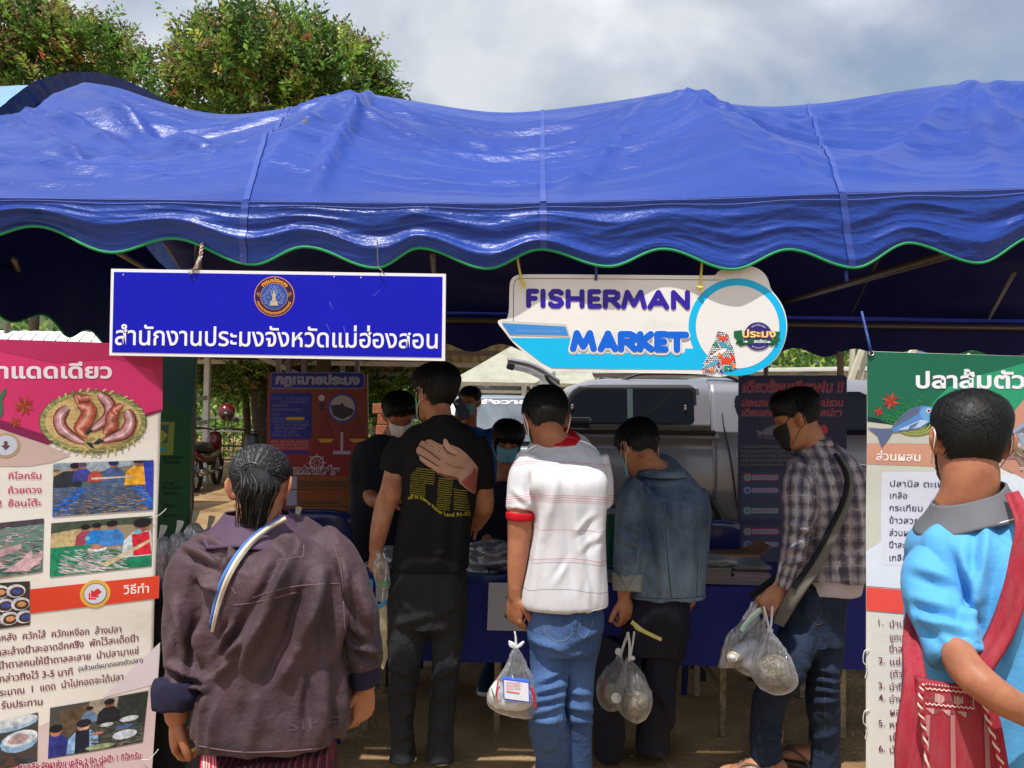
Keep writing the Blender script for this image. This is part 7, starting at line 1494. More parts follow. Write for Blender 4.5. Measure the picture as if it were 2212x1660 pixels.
def plaid(t,b,uv):
 s=t.nodes.new('ShaderNodeSeparateXYZ');t.links.new(uv,s.inputs[0]);o=objvec(t);n1=nmath(t,'MULTIPLY',nmath(t,'SUBTRACT',nnoise(t,5,o,3),.5),.03);u=nmath(t,'ADD',s.outputs[0],n1);v=nmath(t,'ADD',s.outputs[1],n1)
 def bars(x,per,lo,hi,ph=0.0):m=nmath(t,'FRACT',nmath(t,'MULTIPLY',nmath(t,'ADD',x,10+ph),1/per));return nmath(t,'MULTIPLY',nmath(t,'GREATER_THAN',m,lo),nmath(t,'LESS_THAN',m,hi))
 def soft(x,per,ph=0):return nmath(t,'SINE',nmath(t,'MULTIPLY',nmath(t,'ADD',x,10+ph),2*math.pi/per))
 du=nmath(t,'MULTIPLY_ADD',soft(u,.052),.5,.5);dv=nmath(t,'MULTIPLY_ADD',soft(v,.058),.5,.5);du=nmath(t,'POWER',du,1.6);dv=nmath(t,'POWER',dv,1.6)
 c=nmix(t,nmath(t,'MULTIPLY',du,.80),srgb(176,168,172),srgb(58,56,82));c=nmix(t,nmath(t,'MULTIPLY',dv,.60),c,srgb(64,60,84))
 for x,per,lo,hi,ph,cc,k in((u,.052,.62,.68,0,(.60,.58,.62),.7),(u,.052,.76,.80,0,(.60,.58,.62),.6),(v,.058,.64,.69,0,(.55,.53,.58),.55),(v,.058,.8,.83,0,(.5,.48,.53),.5),(u,.156,.30,.37,.01,(.42,.24,.28),.5),(u,.052,.22,.25,0,(.03,.03,.06),.5),(v,.058,.25,.28,0,(.03,.03,.06),.4)):c=nmix(t,nmath(t,'MULTIPLY',bars(x,per,lo,hi,ph),k),c,cc)
 t.links.new(c,b.inputs['Base Color']);b.inputs['Roughness'].default_value=.9;b.inputs['Specular IOR Level'].default_value=.2;nbump(t,b,nmath(t,'MULTIPLY_ADD',nnoise(t,420,o,2),.08,nnoise(t,16,o,5,.55)),.55,.014)
M_pl=attr_mat('grey_plaid_cotton',plaid)
M_und=cloth('pale_undershirt',srgb(196,186,192))
g=Geo();trunk_(g,[(1722,1854,1294,D,.12),(1722,1862,1250,D,.12),(1730,1860,1180,D,.11)],p=2.5);garment('undershirt',g,.008,M_und,E_,wr=[('r',(10,10,2),.004,2)],smooth=3,uv=False)
g=Geo();trunk_(g,[(1706,1882,1262,D,.145),(1708,1878,1230,D,.14),(1712,1876,1160,D,.135),(1712,1874,1090,D,.14),(1706,1864,1040,D+.01,.145),(1704,1846,1006,D+.02,.14),(1722,1822,980,D+.03,.12),(1738,1794,956,D+.03,.085),(1742,1786,944,D+.03,.075)],p=2.5)
limb(g,[(1738,1015,D-.03,38),(1726,1060,D-.07,38),(1726,1120,D-.10,(35,37)),(1716,1180,D-.12,(30,34)),(1704,1225,D-.11,(27,30)),(1694,1262,D-.105,(23,24)),(1690,1273,D-.105,(22,23))],rid=1,n=22);limb(g,[(1830,1020,D+.05,36),(1852,1070,D+.06,33),(1856,1140,D+.07,30),(1852,1200,D+.08,26)],rid=2,n=20)
tE=garment('plaid_shirt',g,.0070,M_pl,E_,wr=[('r',(9,9,3),.006,7),('s',(4,4,2),.007,2)],creases=[(1700,1130,1752,1150,7,.012),(1700,1165,1746,1140,7,.010),(1695,1195,1738,1180,7,.011),(1690,1222,1730,1212,6,.010),(1755,1040,1762,1130,9,.012),(1780,1050,1790,1240,12,.011),(1820,1080,1830,1260,12,.010),(1850,1120,1860,1260,10,.010),(1800,1140,1770,1230,9,.008),(1715,1000,1750,1035,8,.007),(1742,1200,1735,1262,8,.008)],smooth=4)
g=Geo();trunk_(g,[(1738,1796,966,D+.025,.09),(1742,1792,952,D+.025,.085),(1746,1786,940,D+.02,.076)],p=2.2,lean=.3);garment('collar',g,.006,M_pl,E_,smooth=1)
for pts in([(1706,998),(1735,1020),(1752,1050),(1757,1090)],[(1757,1040),(1790,1006),(1830,992)]):surf_line(tE,pts,.0015,cloth('plaid_seam',srgb(96,92,112)),E_,'seam_stitch',off=.0002)
M_dj2=denim('dark_indigo_denim',(.008,.013,.028),srgb(52,68,96),.30)
trE=trousers(E_,M_dj2,[(1706,1830,1255,D,.10),(1696,1830,1300,D,.12),(1690,1822,1350,D,.115),(1694,1818,1390,D,.11)],[[(1730,1375,D-.02,46),(1700,1440,D-.10,40),(1668,1500,D-.06,34),(1655,1560,D-.02,31),(1656,1620,D+.0,33),(1660,1640,D,35)],[(1780,1375,D+.02,44),(1778,1440,D+.01,38),(1776,1510,D+.02,35),(1778,1590,D+.07,33),(1776,1640,D+.08,33),(1775,1662,D+.08,34)]],WRJ,[(1740,1440,1812,1455,7,.009),(1745,1465,1812,1475,6,.010),(1750,1490,1812,1495,6,.009),(1755,1520,1810,1510,7,.010),(1640,1570,1684,1555,6,.009),(1636,1600,1684,1590,6,.010),(1750,1600,1808,1580,7,.009),(1700,1350,1740,1400,9,.008)])
surf_line(trE,[(1772,1378),(1776,1430),(1780,1480),(1782,1560),(1776,1640)],.0012,cloth('brown_thread',srgb(96,80,66)),E_,'leg_stitch',off=.0004);surf_line(trE,[(1744,1326),(1752,1342),(1768,1350),(1784,1340),(1792,1320)],.0010,MATS['brown_thread'],E_,'pocket_stitch',off=.0004);surf_line(trE,[(1764,1312),(1774,1316),(1774,1328),(1762,1332),(1756,1324)],.0010,MATS['brown_thread'],E_,'pocket_stitch',off=.0004)
sl=thing('sling_strap',at(1760,1180,D-.14),'wide grey and black sling strap crossing the back of the plaid shirt man','strap')
SP_=[(1812,985,D-.10),(1836,1030,D-.15),(1832,1080,D-.16),(1800,1150,D-.165),(1762,1220,D-.17),(1722,1275,D-.16),(1690,1330,D-.12),(1682,1350,D-.11)]
def ribbon(par,pts,wpx,name,m,off=0.0,ns=60,thick=.003,ridge=.0):
 P=crm(np.array([at(*p)[:]for p in pts]),np.linspace(0,len(pts)-1,ns));W_=np.interp(np.linspace(0,1,ns),np.linspace(0,1,len(wpx)),wpx);T_=np.gradient(P,axis=0);T_/=np.linalg.norm(T_,axis=1)[:,None];vw=P-np.array([0,0,CAMZ]);vw/=np.linalg.norm(vw,axis=1)[:,None];X=np.cross(T_,vw);X/=np.linalg.norm(X,axis=1)[:,None];V=[]
 for k in np.linspace(-1,1,9):V.append(P+X*(k*W_*P[:,1]/F/2)[:,None]-vw*(off+.004*(1-k*k)+ridge*np.sin(k*5+np.linspace(0,6,ns)))[:,None])
 V=np.stack(V,1).reshape(-1,3);g=Geo();g.add(V,[(i*9+j,i*9+j+1,(i+1)*9+j+1,(i+1)*9+j)for i in range(ns-1)for j in range(8)]);o=g.link(name,m,par,True);md=o.modifiers.new('s','SOLIDIFY');md.thickness=thick;return o
M_gs=cloth('grey_canvas_strap',srgb(112,108,102),weave=.6);M_bs=cloth('black_strap_edge',(.012,.014,.022))
ribbon(sl,SP_,[8,10,13,22,28,30,26,20],'strap',M_gs,ridge=.002);ribbon(sl,[(x-9,y-5,d-.005)for x,y,d in SP_[:-2]],[7,7,7,9,9,9],'edge_band',M_bs)
ribbon(sl,[(1718,1200,D-.02),(1690,1245,D-.03),(1655,1275,D-.02),(1630,1292,D)],[14,18,26,20],'bag_end',M_gs);ribbon(sl,[(1708,1195,D-.04),(1680,1240,D-.05),(1645,1270,D-.04),(1622,1288,D-.02)],[8,9,10,8],'edge_band',M_bs)
# F: grey-haired woman in front
D=1.92
W_=person(570,D,'older woman with greying tied back hair in a faded maroon jacket','people standing in front of the stall')
hd=Head(at(562,1054,D+.03),yaw=4,pitch=26,roll=-2,sc=.83)
b=Geo();f=Geo();hd.build(b,at(560,1152,D+.02),.050)
trunk_(b,[(440,730,1600,D,.10),(450,720,1400,D,.1),(440,710,1230,D,.09)],k=.7)
limb(b,[(396,1425,D-.05,20),(385,1500,D-.06,30),(382,1548,D-.07,25)]);limb(b,[(778,1400,D+.02,20),(785,1450,D+.03,27),(787,1484,D+.03,23)])
hand(b,f,at(383,1545,D-.07),at(372,1640,D-.03)-at(383,1545,D-.07),(-.85,-.5,0),thumb=-1,sc=.92,curl=(46,50,54,58),tcurl=14,spread=.05)
hand(b,f,at(788,1482,D+.03),at(784,1560,D+.04)-at(788,1482,D+.03),(.75,-.6,0),thumb=1,sc=.88,curl=(44,50,56,60),tcurl=18,spread=.06)
finish_body(b,f,M_skin2,W_,.0045)
hh=hd.hair(W_,T=(.013,.010,.012),back=-.070,front=.06,m=M_greyd,ms=M_greyd,ms2=mat('grey_hair_strand',(.085,.085,.09),.6,spec=.3),bf=.0,n=9000,messy=.0022,ln=.06,strand_w=.0009,bun=(.005,math.pi),fade=.01,seed=7)
g=Geo();bc_=hd.p(.0,-.118,.008);g.ball(bc_,(.013,.011,.013));g.tube([bc_,at(562,1045,D-.075),at(553,1080,D-.07),at(548,1110,D-.055),at(544,1140,D-.045)],[(.012,.012),(.036,.022),(.034,.020),(.022,.014),(.005,.004)],n=20);g.link('ponytail',M_greyd,hh,True)
g=Geo();rg=np.random.default_rng(3)
P0=np.array([bc_[:],at(562,1045,D-.08)[:],at(553,1080,D-.075)[:],at(548,1112,D-.06)[:],at(542,1148,D-.05)[:]]);R0=np.array([.024,.040,.034,.024,.012])
for k in range(420):
 a=rg.uniform(0,2*math.pi);e=rg.uniform(.75,1.12);m_=rg.integers(4,6);wob=rg.normal(size=2)*.006
 q=[Vector(P0[i])+Vector((math.cos(a)*R0[i]*e+wob[0]*i*.5,math.sin(a)*R0[i]*.55*e,wob[1]*i*.4))for i in range(m_)];g.tube(q,[.0010]*(m_-1)+[.0003],n=3,sub=3,ends=False,mi=int(k%5==0))
link('strands',g.mesh('strands'),[M_greyd,MATS['grey_hair_strand']],hh,True)
g=Geo();g.tube([bc_+Vector((.024*math.cos(a),-.004+.004*math.sin(a),.018*math.sin(a)+.002))for a in np.linspace(0,6.283,20)],.003,n=6,sub=1,ends=False);g.link('hair_tie',M_blk,W_,True)
def jacket(t,b,uv):
 o=objvec(t);w1=nnoise(t,3.4,o,5,.6);w2=nnoise(t,17,o,4);f=nmath(t,'MULTIPLY_ADD',w1,2.2,-.70);f=nmath(t,'MULTIPLY_ADD',nmath(t,'SUBTRACT',w2,.5),.7,f);cl=t.nodes.new('ShaderNodeClamp');t.links.new(f,cl.inputs[0])
 t.links.new(nmix(t,cl.outputs[0],srgb(50,36,44),srgb(90,66,73)),b.inputs['Base Color']);b.inputs['Roughness'].default_value=.62;b.inputs['Specular IOR Level'].default_value=.4;b.inputs['Sheen Weight'].default_value=.05
 h=nmath(t,'MULTIPLY_ADD',nnoise(t,30,o,5,.6),.9,nmath(t,'MULTIPLY',nnoise(t,600,o,2),.12));nbump(t,b,nmath(t,'MULTIPLY_ADD',nnoise(t,9,o,4,.5),2.2,h),.6,.010)
M_jk=attr_mat('faded_maroon_nylon',jacket);M_fl=cloth('navy_fleece',srgb(38,36,58),weave=.9,var=.25,rough=.95)
g=Geo();trunk_(g,[(424,752,1634,D,.165),(422,754,1600,D,.17),(428,750,1520,D,.165),(444,742,1420,D,.16),(452,738,1320,D,.16),(438,736,1240,D,.155),(436,722,1185,D+.01,.135),(462,690,1150,D+.03,.11),(496,640,1128,D+.04,.085)],p=2.6,lean=.2)
limb(g,[(478,1190,D,56),(432,1232,D-.01,60),(412,1300,D-.02,(56,62)),(402,1380,D-.04,(50,58)),(396,1440,D-.05,(46,52)),(390,1490,D-.06,(40,44))],rid=1,n=24);limb(g,[(680,1185,D+.01,52),(728,1225,D,52),(758,1290,D,(46,54)),(774,1370,D+.01,(43,50)),(783,1424,D+.02,(38,44)),(786,1440,D+.02,(36,40))],rid=2,n=24)
CR=[(a_,b_,c_,d_,e_,f_*1.7)for a_,b_,c_,d_,e_,f_ in[(640,1200,560,1330,13,.014),(560,1330,500,1420,14,.014),(600,1290,520,1440,13,.013),(690,1240,640,1400,14,.012),(640,1400,600,1480,16,.010),(520,1380,470,1440,10,.013),(510,1420,462,1465,9,.012),(500,1350,470,1400,9,.009),(720,1260,716,1420,12,.012),(700,1440,690,1600,16,.008),(560,1500,540,1620,18,.006),(470,1500,455,1620,14,.008),(440,1470,430,1630,10,.010),(735,1440,742,1620,11,.009),(400,1180,470,1215,9,.010),(430,1250,470,1280,8,.012),(375,1300,400,1420,11,.010),(360,1440,440,1470,8,.012),(366,1480,440,1488,7,.013),(440,1330,430,1430,9,.013),(770,1260,800,1400,10,.010),(750,1330,790,1390,9,.010),(756,1390,810,1410,8,.010),(740,1220,752,1300,7,.010),(600,1160,660,1200,12,.007),(430,1160,520,1200,10,.008),(500,1190,478,1240,7,.011)]]
tW=garment('jacket',g,.0062,M_jk,W_,wr=[('r',(8,8,3.2),.0045,6),('s',(4,4,2.4),.009,3),('r',(20,20,14),.0016,2)],creases=CR,smooth=4)
g=Geo();limb(g,[(392,1468,D-.06,(50,56)),(388,1495,D-.065,(54,58)),(384,1528,D-.07,(49,53))],n=28,rid=1);garment('cuff',g,.005,M_fl,W_,wr=[('r',(16,16,10),.005,2)],smooth=2,uv=False)
g=Geo();limb(g,[(784,1412,D+.02,(40,46)),(788,1440,D+.025,(37,44)),(789,1476,D+.03,(31,38))],n=28,rid=1);garment('cuff',g,.005,M_fl,W_,wr=[('r',(16,16,10),.004,5)],smooth=2,uv=False)
def collar(par,m,ring_,hgt,flare,name='collar',droop=None):
 """ring_: centre px,py,d, across (m), deep (m); opens to the front"""
 cx_,cy_,d_,rx,ry=ring_;c=at(cx_,cy_,d_)
 def fn(U,V):
  a=(U-.5)*2*2.55;r=1+flare*V**1.2;z=.012*(1-V)-hgt*V+.012*np.cos(a)*0;x=np.sin(a)*rx*r;y=-np.cos(a)*ry*r
  z=z+(0 if droop is None else droop(a,V))+.003*vn(np.stack([U*9,V*2,U*0],1));return np.stack([c.x+x,c.y+y,c.z+z],1)
 g=grid(fn,np.linspace(0,1,70),np.linspace(0,1,12));o=g.link(name,m,par,True);md=o.modifiers.new('s','SOLIDIFY');md.thickness=.005;return o
collar(W_,cloth('plum_collar_cloth',srgb(84,62,84),weave=.3,spec=.35,rough=.7),(556,1120,D+.03,.075,.068),.050,.85,droop=lambda a,V:-.018*V*np.abs(np.sin(a))+.016*V*(np.sin(a)<-.7))
for pts in([(440,1240),(462,1236),(490,1258),(510,1285)],[(545,1292),(620,1270),(700,1262),(735,1262)],[(505,1308),(560,1300),(640,1280)],[(722,1180),(738,1240),(742,1300),(745,1360)],[(600,1212),(640,1205),(655,1202),(656,1178)],[(430,1612),(520,1625),(640,1622),(748,1610)]):surf_line(tW,pts,.0016,cloth('jacket_seam',srgb(112,88,94)),W_,'seam_stitch',off=.0)
gh=ink(82,66,74,.8)
for t_,x,y,w_,sz in(('NIKE',628,1572,120,34),):
 pass
surf_text(tW,'SIKE',622,1580,34,gh,W_,width=112,rot=-.09,bold=.0,off=.0012)
sw=thing('bag_strap',at(520,1220,D-.17),'cream woven bag strap with blue edge over the left shoulder of the older woman','strap')
q_=[(616,1120),(580,1140),(545,1168),(515,1205),(490,1250),(472,1300),(460,1350),(452,1400)]
cW=[o_ for o_ in W_.children if o_.name.startswith('collar')][0]
DP=[(x,y,D-.07 if y>1380 else min([p.y for p in(on_surf(tW,x,y,.004),on_surf(cW,x,y,.006))if p is not None]+[D-.06]))for x,y in q_]
ribbon(sw,[(x-5,y-4,d-.001)for x,y,d in DP],[0,0,0,4,7,4,0,0],'blue_edge',cloth('blue_woven_edge',srgb(78,128,205)),ridge=.0015)
ribbon(sw,[(x+2,y,d-.008)for x,y,d in DP],[9,10,12,12,11,9,7,4],'strap',cloth('cream_woven_strap',srgb(206,194,178),weave=.8,var=.2,vs=18),ridge=.001,thick=.001)
def skirt(t,b,uv):
 s=t.nodes.new('ShaderNodeSeparateXYZ');t.links.new(objvec(t),s.inputs[0]);u=nmath(t,'FRACT',nmath(t,'MULTIPLY',s.outputs[0],70));v=nmath(t,'FRACT',nmath(t,'MULTIPLY',s.outputs[2],90));c=nmix(t,nmath(t,'GREATER_THAN',v,.7),srgb(70,14,34),srgb(20,14,24));c=nmix(t,nmath(t,'MULTIPLY',nmath(t,'GREATER_THAN',u,.88),.45),c,srgb(150,130,136));c=nmix(t,nmath(t,'MULTIPLY',nmath(t,'LESS_THAN',u,.3),.7),c,srgb(120,20,46));t.links.new(c,b.inputs['Base Color']);b.inputs['Roughness'].default_value=.9;nbump(t,b,nnoise(t,300,objvec(t),3),.5,.002)
g=Geo();trunk_(g,[(432,720,2080,D,.14),(436,720,1900,D,.14),(440,722,1700,D,.14),(446,720,1600,D,.13)],p=2.4);garment('skirt',g,.010,attr_mat('woven_karen_skirt',skirt),W_,wr=[('r',(9,9,1.2),.010,2)],uv=False)
g=Geo()
for k in range(14):x=436+k*2.2+random.uniform(-1,1);g.tube([at(x,1632,D-.13),at(x+random.uniform(-3,3),1665,D-.15),at(x+random.uniform(-5,5),1700,D-.14)],.0022,n=5,sub=3,mi=k%3)
link('tassel',g.mesh('tassel'),[cloth('red_tassel',srgb(205,30,60)),cloth('pink_tassel',srgb(240,120,150)),cloth('pale_tassel',srgb(235,220,190))],W_,True)
for s_ in(-1,1):shoe(W_,Vector((at(570,1600,D).x+s_*.10,D-.02,0)),Vector((at(570,1600,D).x+s_*.11,D+.2,0)),.042,.05,M_blk,M_rub)
def note(par_pt,pts,label,m=None,bend=.003):
 t=thing('paper_slip',par_pt,label,'paper','yellow paper slips held in hands');q=[at(*p)for p in pts];g=Geo();n=10;V=[]
 for i in range(n):
  u=i/(n-1);a=q[0].lerp(q[1],u);b_=q[3].lerp(q[2],u);off=Vector((0,-bend*math.sin(u*3.14),0));V+=[a+off,b_+off]
 g.add([tuple(v)for v in V],[(2*i,2*i+1,2*i+3,2*i+2)for i in range(n-1)]);o=g.link('sheet',m or mat('yellow_paper',srgb(226,222,130),.8,var=.04),t,True);md=o.modifiers.new('s','SOLIDIFY');md.thickness=.0006;return t
note(at(400,1640,D-.05),[(378,1632,D-.06),(428,1612,D-.05),(430,1622,D-.03),(384,1643,D-.04)],'yellow paper slip held low in the left hand of the older woman',bend=.006)
D=3.35
note(at(1400,1365,D-.12),[(1364,1346,D-.13),(1430,1379,D-.15),(1428,1386,D-.15),(1372,1360,D-.13)],'folded yellow paper slip held by the denim jacket man');
o=COL.objects.get('paper_slip.001');q=[at(*p)for p in((1366,1340,D-.12),(1392,1360,D-.13),(1386,1364,D-.13),(1362,1348,D-.12))];g=Geo();g.add([tuple(v)for v in q],[(0,1,2,3)]);s_=g.link('fold',MATS['yellow_paper'],o);md=s_.modifiers.new('s','SOLIDIFY');md.thickness=.0006
for k in range(5):x=1385+k*8.5;y=1358+k*4.3;g=Geo();q=[at(a,b_,D-.158-.00*k)for a,b_ in((x,y),(x+5,y+2.5),(x+4.6,y+3.3),(x-.4,y+.8))];g.add([tuple(v)for v in q],[(0,1,2,3)]);g.link('print_mark',ink(120,120,90),o)
# G: man in light blue polo at the right
D=1.80
G_=person(2090,D,'man in a light blue polo with a red woven bag at the right edge','people standing in front of the stall')
hd=Head(at(2094,954,D+.02),yaw=-14,pitch=6,roll=3,sc=.93)
b=Geo();f=Geo();hd.build(b,at(2088,1092,D+.01),.060)
trunk_(b,[(1990,2260,1560,D,.10),(1990,2260,1350,D,.11),(2000,2230,1190,D,.09)],k=.75)
limb(b,[(2030,1300,D-.07,28),(2060,1380,D-.13,32),(2084,1440,D-.22,37),(2150,1500,D-.27,36),(2230,1545,D-.25,31),(2320,1590,D-.18,28)],n=24)
limb(b,[(2290,1300,D+.03,40),(2320,1420,D+.04,38),(2300,1540,D+.16,32),(2230,1560,D+.26,26)],n=20)
hand(b,f,at(2315,1588,D-.18),at(2360,1600,D-.1)-at(2315,1588,D-.18),(0,-.9,.5),thumb=1)
hand(b,f,at(2232,1560,D+.26),at(2185,1572,D+.3)-at(2232,1560,D+.26),(0,.9,.5),thumb=1)
finish_body(b,f,M_skin2,G_,.005)
hd.hair(G_,T=(.018,.003,.008),back=-.082,front=.07,side=.0,n=20000,messy=.0028,ln=.022,strand_w=.0008,fade=.045,seed=9)
g=Geo()
for e in(-1,1):g.tube([hd.p(e*.078,.03,-.06),hd.p(e*.084,.0,-.038),hd.p(e*.086,-.020,-.02),hd.p(e*.086,-.028,.012),hd.p(e*.088,-.010,.028)],.0018,n=6,sub=5)
g.link('ear_loop',M_loopw,G_,True);hd.mask(G_,cloth('white_mask',srgb(225,225,228)),M_loopw,loops=())
M_bp=mat('light_blue_polo',srgb(86,166,222),.7,spec=.3,var=.05,vscale=2,bump=.35,bscale=10,bdist=.02,sheen=.1,detail=7)
g=Geo();trunk_(g,[(1982,2310,1760,D,.165),(1978,2300,1640,D,.165),(1988,2300,1520,D,.165),(1990,2300,1400,D,.165),(1990,2300,1290,D,.16),(1986,2296,1206,D,.145),(2002,2250,1160,D+.0,.115),(2040,2196,1132,D,.08),(2054,2156,1118,D,.06)],p=2.6)
limb(g,[(2058,1216,D-.0,36),(2020,1230,D-.03,(46,52)),(2018,1290,D-.06,(53,58)),(2044,1362,D-.11,(53,56)),(2070,1418,D-.15,(55,57))],rid=1,n=26);limb(g,[(2230,1180,D,60),(2272,1220,D+.01,60),(2296,1300,D+.02,58),(2316,1380,D+.03,56)],rid=2,n=24)
tG=garment('polo_shirt',g,.0055,M_bp,G_,wr=[('s',(4,4,2.4),.008,5),('r',(7,7,3),.004,3)],creases=[(1985,1230,2060,1260,12,.010),(1975,1290,2080,1330,12,.010),(2000,1340,2095,1370,11,.012),(2130,1130,2110,1330,12,.012),(2075,1190,2120,1290,12,.012),(2090,1230,2118,1330,11,.012),(2110,1290,2080,1350,12,.010),(2070,1300,2105,1385,9,.009),(1990,1330,2060,1390,11,.008),(1970,1300,1985,1400,8,.010),(1975,1400,2010,1480,9,.009),(2120,1400,2100,1500,12,.008),(2180,1200,2150,1380,14,.009),(2150,1120,2200,1180,10,.007),(2210,1240,2180,1420,12,.009),(1990,1420,1985,1560,10,.009),(2040,1140,2000,1180,12,.006)],smooth=4)
g=Geo();limb(g,[(2058,1394,D-.136,(56,58)),(2066,1408,D-.144,(57,59)),(2073,1424,D-.153,(56,57))],n=28,rid=1);garment('sleeve_hem',g,.005,M_bp,G_,smooth=1,uv=False)
M_gc=cloth('grey_rib_collar',srgb(104,106,112),weave=.5)
cg=collar(G_,M_gc,(2092,1078,D+.0,.072,.071),.046,.55,droop=lambda a,V:-.012*V*np.abs(np.sin(a))**2+.030*np.sin(a))
def rimline(V0,r,m):
 cx_,cy_,d_=2092,1078,D;c=at(cx_,cy_,d_);P=[]
 for u in np.linspace(.02,.98,60):
  a=(u-.5)*2*2.55;rr=1+.55*V0**1.2;P.append((c.x+math.sin(a)*.072*rr,c.y-math.cos(a)*.071*rr-.004,c.z+.012*(1-V0)-.046*V0-.012*V0*abs(math.sin(a))**2+.030*math.sin(a)))
 g=Geo();g.tube(P,r,n=6,sub=1);g.link('piping',m,G_,True)
rimline(.90,.0016,cloth('white_piping',srgb(230,230,235)))
trousers(G_,cloth('dark_slacks',(.02,.02,.025)),[(1990,2290,1700,D,.13),(1990,2290,1800,D,.13)],[[(2070,1800,D,80),(2070,2200,D,60),(2070,2440,D,52)],[(2220,1800,D,80),(2220,2200,D,60),(2220,2440,D,52)]],[],[],voxel=.012)
shoe(G_,Vector((at(2070,1700,D).x,D-.04,0)),Vector((at(2070,1700,D).x,D+.22,0)),.045,.07,M_blk,M_rub);shoe(G_,Vector((at(2220,1700,D).x,D-.04,0)),Vector((at(2220,1700,D).x,D+.22,0)),.045,.07,M_blk,M_rub)
bg_=thing('shoulder_bag',at(2050,1560,D-.16),'red woven shoulder bag with white zigzag band and wide red strap','bag')
M_rb=mat('red_woven_cotton',srgb(158,62,72),.9,spec=.2,var=.10,vscale=60,bump=.7,bscale=300,bdist=.002,stretch=(1,1,.2),col2=srgb(160,46,60),c2w=.1)
bd=D-.20
def bagf(U,V):
 n=len(U);tl,tr,br,bl=[np.array(at(*p)[:])for p in((1988,1470,bd),(2122,1484,bd),(2180,1860,bd-.0),(1930,1860,bd-.0))];U_,V_=U[:,None],V[:,None];P=(tl*(1-U_)+tr*U_)*(1-V_)+(bl*(1-U_)+br*U_)*V_
 P[:,1]-=.022*np.sin(np.pi*U)*np.sin(np.pi*np.clip(V*.9+.1,0,1))+.005*vn(np.stack([U*4,V*3,U*0],1));return P
g=grid(bagf,np.linspace(0,1,50),np.linspace(0,1,60));bo=g.link('pouch',M_rb,bg_,True);md=bo.modifiers.new('s','SOLIDIFY');md.thickness=.03;md.offset=1 if bo.data.polygons[0].normal.y>0 else-1
ribbon(bg_,[(2185,1066,D-.09),(2212,1130,D-.16),(2206,1210,D-.175),(2190,1290,D-.18),(2160,1370,D-.18),(2120,1440,D-.19),(2098,1490,D-.20)],[26,34,44,46,44,40,36],'strap',M_rb,ridge=.003)
ribbon(bg_,[(2170,1058,D-.02),(2080,1150,D+.20),(1980,1250,D+.16),(1972,1320,D+.05),(1970,1400,D-.10),(1976,1480,D-.17),(1962,1600,D-.19),(1960,1700,D-.19)],[30,30,30,26,36,44,48,48],'strap',M_rb,ridge=.003)
ribbon(bg_,[(2124,1480,D-.19),(2140,1560,D-.195),(2150,1640,D-.195),(2160,1720,D-.195)],[16,36,44,50],'gusset',M_rb)
wz,gz=ink(232,214,206,.9),ink(120,92,100,.9)
def on_bag(pts,m,name='woven_pattern',o_=.003,st=9):return surf_print(bo,pts,m,bg_,name,o_,st)
def zig(y0,x0,x1,amp,th,m,n=22,sl=.1):
 top=[];bot=[]
 for k in range(n+1):x=x0+(x1-x0)*k/n;y=y0+(x-x0)*sl+(amp if k%2 else-amp);top.append((x,y));bot.append((x,y+th))
 for k in range(n):on_bag([top[k],top[k+1],bot[k+1],bot[k]],m)
def cR2(x,y):return PR2(x,y)
for y0,(x0,x1)in((1486,(1999,2110)),(1519,(1999,2106))):zig(y0,x0,x1,1.8,2.6,wz)
for k in range(34):x=1997+k*3.4;y=1475+k*.42;on_bag([(x,y),(x+2.4,y+1.4),(x+2.0,y+4),(x-.4,y+2.6)],wz if k%2 else gz)
rg=np.random.default_rng(5)
for row in range(9):
 for k in range(36):
  x=2000+k*2.9;y=1497+row*2.3+(x-2000)*.10;ph_=abs(((k*2.9+13)%40)-20)/20;
  if abs(row-4)<4.5*ph_**.8 or rg.random()<.12:on_bag([(x,y),(x+2.0,y+.2),(x+2.0,y+1.6),(x,y+1.4)],wz if(k//7)%2 else gz,st=20)
for row in range(5):
 for k in range(34):
  x=2001+k*2.9;y=1530+row*2.3+(x-2000)*.10;ph_=abs(((k*2.9)%34)-17)/17
  if row<5*(1-ph_)+.6:on_bag([(x,y),(x+2.0,y+.2),(x+2.0,y+1.6),(x,y+1.4)],wz if(k//6)%2==0 else gz,st=20)
for x0,x1 in((2001,1988),(2054,2058),(2126,2136)):
 on_bag([(x0-1,1545),(x0+9,1545),(x1+9,1800),(x1-3,1800)],ink(196,130,130,.9),st=12)
 for dx in(0,4,8):on_bag([(x0+dx-.6,1545),(x0+dx+.6,1545),(x1+dx,1800),(x1+dx-1.4,1800)],ink(150,110,112,.9),o_=.0045,st=14)
M_tw=cloth('red_white_twist',srgb(224,196,186))
for pts,r in(([(1992,1480,bd-.03),(1988,1530,bd-.035),(2000,1600,bd-.035),(2004,1720,bd-.035)],.004),([(2120,1494,bd-.03),(2136,1560,bd-.03),(2160,1640,bd-.03),(2180,1700,bd-.03)],.004)):
 q=[at(*p)for p in pts];P=crm(np.array([list(v)for v in q]),np.linspace(0,3,60))
 for ph_,m_ in((0,M_tw),(math.pi,cloth('red_thread',srgb(170,40,52)))):g=Geo();g.tube([Vector(P[i])+Vector((.003*math.cos(i*.9+ph_),.003*math.sin(i*.9+ph_),0))for i in range(60)],.0026,n=5,sub=1);g.link('twisted_cord',m_,bg_,True)
